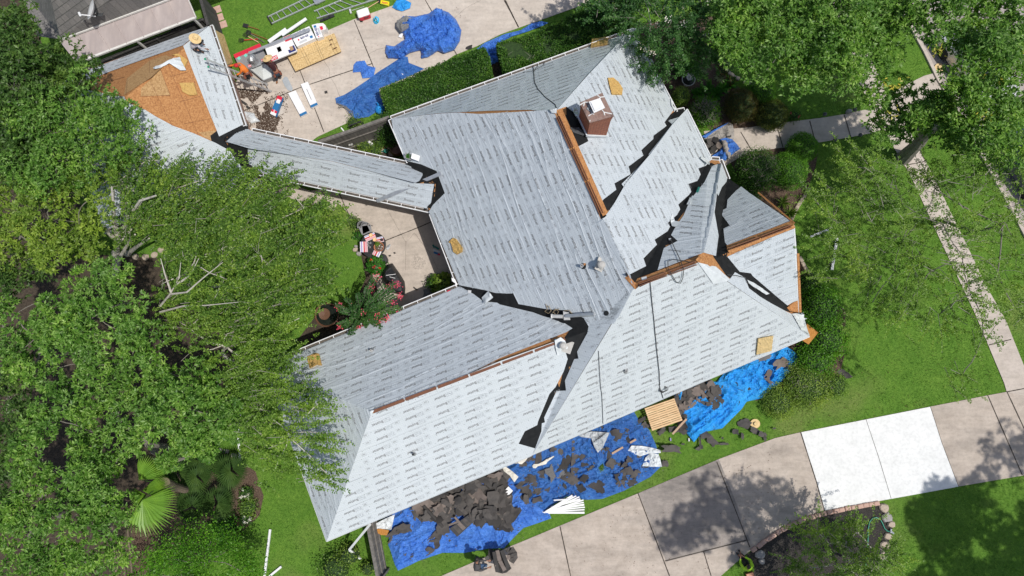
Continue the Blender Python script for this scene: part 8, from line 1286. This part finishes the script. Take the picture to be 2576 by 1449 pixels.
# ================================================================ people
def skin_chain(name, joints, edges, mat, parent, org, sub_=2):
    """one continuous surface grown over a skeleton: joints = [(point, radius)]"""
    me = bpy.data.meshes.new(name); me.from_pydata([tuple(Vector(p)-org) for p, r in joints], edges, []); me.update(); o = bpy.data.objects.new(name, me); COL.objects.link(o); o.parent = parent
    me.materials.append(M[mat]); md = o.modifiers.new('skin', 'SKIN'); md.use_smooth_shade = True
    for i, (p, r) in enumerate(joints):
        sv = me.skin_vertices[0].data[i]; sv.radius = (r, r) if not isinstance(r, tuple) else r; sv.use_root = (i == 0)
    sm = o.modifiers.new('sub', 'SUBSURF'); sm.levels = sub_; sm.render_levels = sub_; ORG[o.name] = org; return o
def lerp(a, b, t): return Vector(a)+(Vector(b)-Vector(a))*t
def person(label, J, top, legm, shoem, hair=True, skin='skin', hat_=None, extra=None, bulk=1.0):
    """J: joints in world metres: pelvis, chest, neck, head, (sh,el,wr)L/R, (hip,kn,an,toe)L/R"""
    org = Vector((J['pelvis'].x, J['pelvis'].y, min(J['anL'].z, J['anR'].z)-.08)); t = thing('person', org, label, 'person'); ORG[t.name] = org
    pel, ch_, nk, hd = J['pelvis'], J['chest'], J['neck'], J['head']; jt = [(pel, .12), (lerp(pel, ch_, .5), .11), (ch_, .125), (nk, .055), (lerp(nk, hd, .6), .06)]; ed = [(0, 1), (1, 2), (2, 3), (3, 4)]
    for s_ in 'LR':
        b0 = len(jt); jt += [(J['sh'+s_], .055), (J['el'+s_], .042), (J['wr'+s_], .028), (lerp(J['el'+s_], J['wr'+s_], 1.25), .036)]; ed += [(2, b0), (b0, b0+1), (b0+1, b0+2), (b0+2, b0+3)]
        b0 = len(jt); jt += [(J['hip'+s_], .085), (J['kn'+s_], .058), (J['an'+s_], .04), (J['toe'+s_], .032)]; ed += [(0, b0), (b0, b0+1), (b0+1, b0+2), (b0+2, b0+3)]
    body = skin_chain('body', jt, ed, skin, t, org, 1)
    for s_ in 'LR':                                    # hands: four fingers and a thumb curled round what they hold
        w_ = J['wr'+s_]; d = (w_-J['el'+s_]).normalized(); sd = d.cross(Vector((0, 0, 1))); sd = sd.normalized() if sd.length > .1 else Vector((1, 0, 0)); dn = Vector((0, 0, -1)); palm = w_+d*.08
        jt = [(w_+d*.02, .024), (palm, .032)]; ed = [(0, 1)]
        for k, (off, L_) in enumerate(((-.030, .062), (-.010, .072), (.010, .068), (.030, .052))): b0 = len(jt); jt += [(palm+sd*off+d*.02, .010), (palm+sd*off+d*(.02+L_*.5)+dn*.008, .009), (palm+sd*off*1.05+d*(.02+L_*.75)+dn*.035, .008)]; ed += [(1, b0), (b0, b0+1), (b0+1, b0+2)]
        b0 = len(jt); th_ = -1 if s_ == 'L' else 1; jt += [(w_+d*.05+sd*.03*th_, .012), (w_+d*.085+sd*.055*th_+dn*.01, .010), (w_+d*.11+sd*.05*th_+dn*.025, .009)]; ed += [(0, b0), (b0, b0+1), (b0+1, b0+2)]
        skin_chain('hand', jt, ed, skin, body, org, 1)
    hdir = (hd-nk).normalized(); g = MB(); R = hdir.to_track_quat('Z', 'Y').to_matrix(); fw = J.get('face', Vector((0, -1, 0))); fw = (fw-hdir*fw.dot(hdir)).normalized(); R = Matrix((hdir.cross(fw)*-1, fw, hdir)).transposed()
    g.lathe(hd, [(0, -.12), (.045, -.115), (.065, -.07), (.075, 0), (.078, .05), (.06, .10), (.03, .12), (0, .125)], 16, R=R, squash=1.15); g.lathe(hd+R @ Vector((0, .085, -.01)), [(.014, -.03), (.018, -.005), (.008, .03)], 6, R=R)
    for s_ in (-1, 1): g.lathe(hd+R @ Vector((s_*.078, 0, -.01)), [(0, -.03), (.014, -.01), (.016, .015), (0, .03)], 6, R=R)
    head = g.build('head', M[skin], body, smooth=True)
    for s_ in (-1, 1): g = MB(); g.lathe(hd+R @ Vector((s_*.028, .08, .015)), [(0, -.008), (.010, 0), (0, .008)], 6, R=R); g.build('eye', M['p_black'], body)
    g = MB(); g.box(hd+R @ Vector((0, .082, -.055)), (.05, .012, .010), R=R); g.build('mouth', M['p_red'] if False else M['leather'], body)
    if hair: g = MB(); g.lathe(hd+R @ Vector((0, -.012, .015)), [(.082, -.05), (.086, .0), (.083, .05), (.064, .105), (.03, .125), (0, .128)], 14, R=R, squash=1.15); g.build('hair', M['hair'], t)
    sj = [(lerp(pel, ch_, .12), .135*bulk), (lerp(pel, ch_, .5), .14*bulk), (ch_, .15*bulk), (lerp(ch_, nk, .7), .09*bulk)]; se = [(0, 1), (1, 2), (2, 3)]
    for s_ in 'LR': b0 = len(sj); sj += [(J['sh'+s_], .078*bulk), (J['el'+s_], .056), (lerp(J['el'+s_], J['wr'+s_], .85), .040)]; se += [(2, b0), (b0, b0+1), (b0+1, b0+2)]
    skin_chain('shirt', sj, se, top, t, org, 1)
    lj = [(pel, .145)]; le = []
    for s_ in 'LR': b0 = len(lj); lj += [(J['hip'+s_], .105), (J['kn'+s_], .075), (lerp(J['kn'+s_], J['an'+s_], .9), .06)]; le += [(0, b0), (b0, b0+1), (b0+1, b0+2)]
    skin_chain('trousers', lj, le, legm, t, org, 1)
    for s_ in 'LR': skin_chain('shoe', [(J['an'+s_]+Vector((0, 0, -.01)), .05), (lerp(J['an'+s_], J['toe'+s_], .5)+Vector((0, 0, -.01)), .05), (J['toe'+s_], .042)], [(0, 1), (1, 2)], shoem, t, org, 1)
    if hat_: g = MB(); hc = hd+R @ Vector((0, 0, .06)); r_ = hat_; g.lathe(hc, [(r_, .0), (r_*1.01, .012), (r_*.7, .02), (r_*.44, .035), (r_*.42, .1), (r_*.34, .135), (r_*.12, .12), (0, .11)], 26, R=R, squash=.97); g.tube([hc+R @ Vector((math.cos(t_)*r_*.435, math.sin(t_)*r_*.42, .045)) for t_ in np.linspace(0, 6.283, 17)], .012, 4); g.build('straw_hat', M['straw'], t)
    if extra: extra(t, J, R, hd)
    return t
def F3(code, x, y, zz): p = q1(code, x, y); return W(p[0], p[1], zz)
# 1: on the small roof under a wide straw hat
rz_ = Vector(drape([q1('J', 560, 800)], ['TE'])[0]).z
J = dict(pelvis=F3('J', 440, 790, rz_+.28), chest=F3('J', 440, 700, rz_+.62), neck=F3('J', 462, 640, rz_+.80), head=F3('J', 478, 590, rz_+.93), shL=F3('J', 530, 700, rz_+.72), elL=F3('J', 600, 790, rz_+.48), wrL=F3('J', 745, 820, rz_+.22), shR=F3('J', 400, 690, rz_+.72) if False else F3('J', 520, 620, rz_+.74), elR=F3('J', 625, 630, rz_+.5), wrR=F3('J', 675, 690, rz_+.25),
         hipL=F3('J', 490, 820, rz_+.3), knL=F3('J', 560, 850, rz_+.50), anL=F3('J', 640, 880, rz_+.1), toeL=F3('J', 705, 910, rz_+.06), hipR=F3('J', 500, 740, rz_+.3), knR=F3('J', 640, 640, rz_+.50), anR=F3('J', 655, 620, rz_+.12), toeR=F3('J', 685, 600, rz_+.08), face=Vector((.8, -.4, -.3)))
def knife(t, J, R, hd): g = MB(); g.tube([J['wrL']+Vector((.05, -.04, -.02)), J['wrL']+Vector((.16, -.2, -.12))], .012, 5); g.build('held_knife', M['dark_metal'], t) if False else one(g, 'utility_knife', M['dark_metal'], 'small utility knife held by the worker on the small roof', 'knife')
person('person in a wide straw hat and white long sleeved shirt crouching on the small roof', J, 'whitecloth', 'blackcloth', 'darkboot', hat_=.27, extra=knife)
# 2: climbing the ladder in orange
J = dict(pelvis=F3('A', 905, 780, 2.17), chest=F3('A', 845, 670, 2.47), neck=F3('A', 790, 645, 2.62), head=F3('A', 755, 655, 2.70), shL=F3('A', 780, 640, 2.52), elL=F3('A', 700, 655, 2.37), wrL=F3('A', 630, 668, 2.37), shR=F3('A', 830, 720, 2.47), elR=F3('A', 800, 770, 2.27), wrR=F3('A', 738, 800, 2.27),
         hipL=F3('A', 900, 760, 2.12), knL=F3('A', 850, 790, 1.92), anL=F3('A', 900, 830, 1.57), toeL=F3('A', 870, 820, 1.52), hipR=F3('A', 935, 810, 2.12), knR=F3('A', 890, 840, 1.77), anR=F3('A', 940, 850, 1.37), toeR=F3('A', 905, 850, 1.32), face=Vector((-.8, .1, -.6)))
def beltcap(t, J, R, hd):
    g = MB(); g.lathe(hd+R @ Vector((0, 0, .01)), [(.096, -.01), (.1, .04), (.085, .10), (.05, .13), (0, .14)], 16, R=R, squash=1.1); g.box(hd+R @ Vector((0, .13, .02)), (.14, .12, .012), R=R, bev=.004); g.build('cap', M['red'], t); belt(t, J, R, hd)
def belt(t, J, R, hd):
    p = J['pelvis']; g = MB(); ax = (J['chest']-p).normalized(); Rb = ax.to_track_quat('Z', 'Y').to_matrix(); g.lathe(p+ax*.04, [(.165, -.03), (.17, 0), (.165, .03)], 16, R=Rb); 
    for k in range(3): a_ = .6+k*2.0; g.box(p+Rb @ Vector((math.cos(a_)*.19, math.sin(a_)*.19, -.06)), (.1, .12, .18), R=Rb, bev=.02)
    g.build('tool_belt', M['leather'], t)
person('person in an orange shirt and red cap climbing the leaning ladder', J, 'orange', 'blackcloth', 'boot', hair=False, extra=beltcap, bulk=1.15)
# 3: beside the shingle stacks, maroon shirt and straw hat
J = dict(pelvis=F3('A', 1330, 760, .95), chest=F3('A', 1265, 650, 1.32), neck=F3('A', 1225, 600, 1.48), head=F3('A', 1205, 570, 1.6), shL=F3('A', 1205, 640, 1.38), elL=F3('A', 1165, 625, 1.15), wrL=F3('A', 1135, 600, 1.0), shR=F3('A', 1290, 620, 1.38), elR=F3('A', 1330, 690, 1.15), wrR=F3('A', 1330, 760, 1.0),
         hipL=F3('A', 1295, 775, .92), knL=F3('A', 1315, 830, .5), anL=F3('A', 1335, 880, .12), toeL=F3('A', 1325, 925, .06), hipR=F3('A', 1350, 770, .92), knR=F3('A', 1390, 800, .5), anR=F3('A', 1365, 820, .14), toeR=F3('A', 1350, 850, .08), face=Vector((-.8, .5, -.1)))
person('person in a maroon shirt and straw hat reaching toward the shingle bundles', J, 'maroon', 'jeans', 'boot', hat_=.25, extra=belt)
# 4: carrying roof debris at the bottom
J = dict(pelvis=F3('C', 1545, 1330, .95), chest=F3('C', 1525, 1300, 1.32), neck=F3('C', 1532, 1245, 1.45), head=F3('C', 1535, 1215, 1.5), shL=F3('C', 1545, 1235, 1.35), elL=F3('C', 1600, 1225, 1.15), wrL=F3('C', 1690, 1230, 1.05), shR=F3('C', 1530, 1350, 1.35), elR=F3('C', 1600, 1370, 1.15), wrR=F3('C', 1700, 1330, 1.0),
         hipL=F3('C', 1590, 1300, .92), knL=F3('C', 1670, 1300, .55), anL=F3('C', 1640, 1290, .14), toeL=F3('C', 1690, 1290, .08), hipR=F3('C', 1570, 1340, .92), knR=F3('C', 1620, 1340, .5), anR=F3('C', 1570, 1345, .14), toeR=F3('C', 1620, 1345, .08), face=Vector((.7, .4, -.5)))
pr = person('person in a charcoal shirt and jeans carrying roof debris on the lower driveway', J, 'greycloth', 'bluejeans', 'darkboot', bulk=1.45)
def debris(pts, zz, m, label, name='roofing_debris', amp=.1, th=None): return sheet(q('C', *pts), m, label, amp, zz, name, 'roofing debris', .05)
debris([(1760, 1085), (1800, 1070), (1850, 1060), (1900, 1080), (1960, 1200), (2030, 1340), (1960, 1400), (1900, 1415), (1800, 1390), (1770, 1250)], .9, 'scrap_dark', 'armful of black ridge felt held by the person at the bottom', 'felt_armful', .12); debris([(1960, 1160), (2050, 1020), (2110, 1110), (2120, 1190), (2060, 1275), (2000, 1240)], .8, 'scrap', 'torn curved felt flap sticking out right of the carried load', 'felt_armful', .15); debris([(1925, 1060), (1990, 1045), (2060, 1030), (2040, 1080), (1960, 1110)], .7, 'scrap', 'small felt tongue at the top of the carried load', 'felt_armful', .1); debris([(1705, 1050), (1760, 1060), (1790, 1180), (1740, 1240), (1690, 1180)], .7, 'scrap_dark', 'black felt sheet between the person and the load', 'felt_armful', .12)
for i, (a_, b_, m, lb) in enumerate((((1825, 1080), (1860, 1230), 'scrap_brown', 'upper half of the brown strip on the carried load'), ((1860, 1230), (1935, 1370), 'scrap_brown', 'lower half of the brown strip on the carried load'), ((1890, 1080), (1985, 1330), 'scrap_dark', 'black strip right of the brown strip on the load'), ((1780, 1100), (1830, 1390), 'scrap_dark', 'black strip left of the brown strip on the load'))): g = MB(); g.bar(F3('C', *a_, 1.12), F3('C', *b_, 1.12), .17, .04); one(g, 'felt_strip', M[m], lb, 'strip')
for i, (x, y, lb) in enumerate(((1590, 1220, 'small tan shingle square in front of the person'), (1680, 1190, 'grey shingle square between the arms'), (1985, 1180, 'tan shingle square on the right felt flap'), (1800, 1300, 'small chip on the carried load'))): g = MB(); g.box(F3('C', x, y, 1.15 if i else 1.0), (.2 if i < 3 else .06, .15 if i < 3 else .05, .02), rz=-.4+i); one(g, 'shingle_square', M['scrap_brown' if i != 1 else 'scrap'], lb, 'shingle')
# 5: sitting on the grass in a lime shirt
J = dict(pelvis=F3('F', 420, 950, .3), chest=F3('F', 430, 950, .68), neck=F3('F', 428, 935, .85), head=F3('F', 432, 925, .97), shL=F3('F', 372, 950, .75), elL=F3('F', 325, 880, .6), wrL=F3('F', 328, 805, .55), shR=F3('F', 478, 920, .75), elR=F3('F', 462, 840, .6), wrR=F3('F', 365, 790, .55),
         hipL=F3('F', 400, 930, .25), knL=F3('F', 370, 850, .52), anL=F3('F', 305, 780, .14), toeL=F3('F', 275, 735, .08), hipR=F3('F', 430, 920, .25), knR=F3('F', 400, 830, .52), anR=F3('F', 325, 745, .14), toeR=F3('F', 303, 700, .08), face=Vector((-.6, .8, -.3)))
person('person in a lime green shirt sitting on the grass corner with hands clasped', J, 'hivis', 'blackcloth', 'p_black')
g = MB(); g.box(F3('F', 450, 1035, .1), (.34, .25, .2), rz=.3, bev=.01); one(g, 'brick_block', M['p_terra'], 'orange brown block behind the sitting person', 'block')
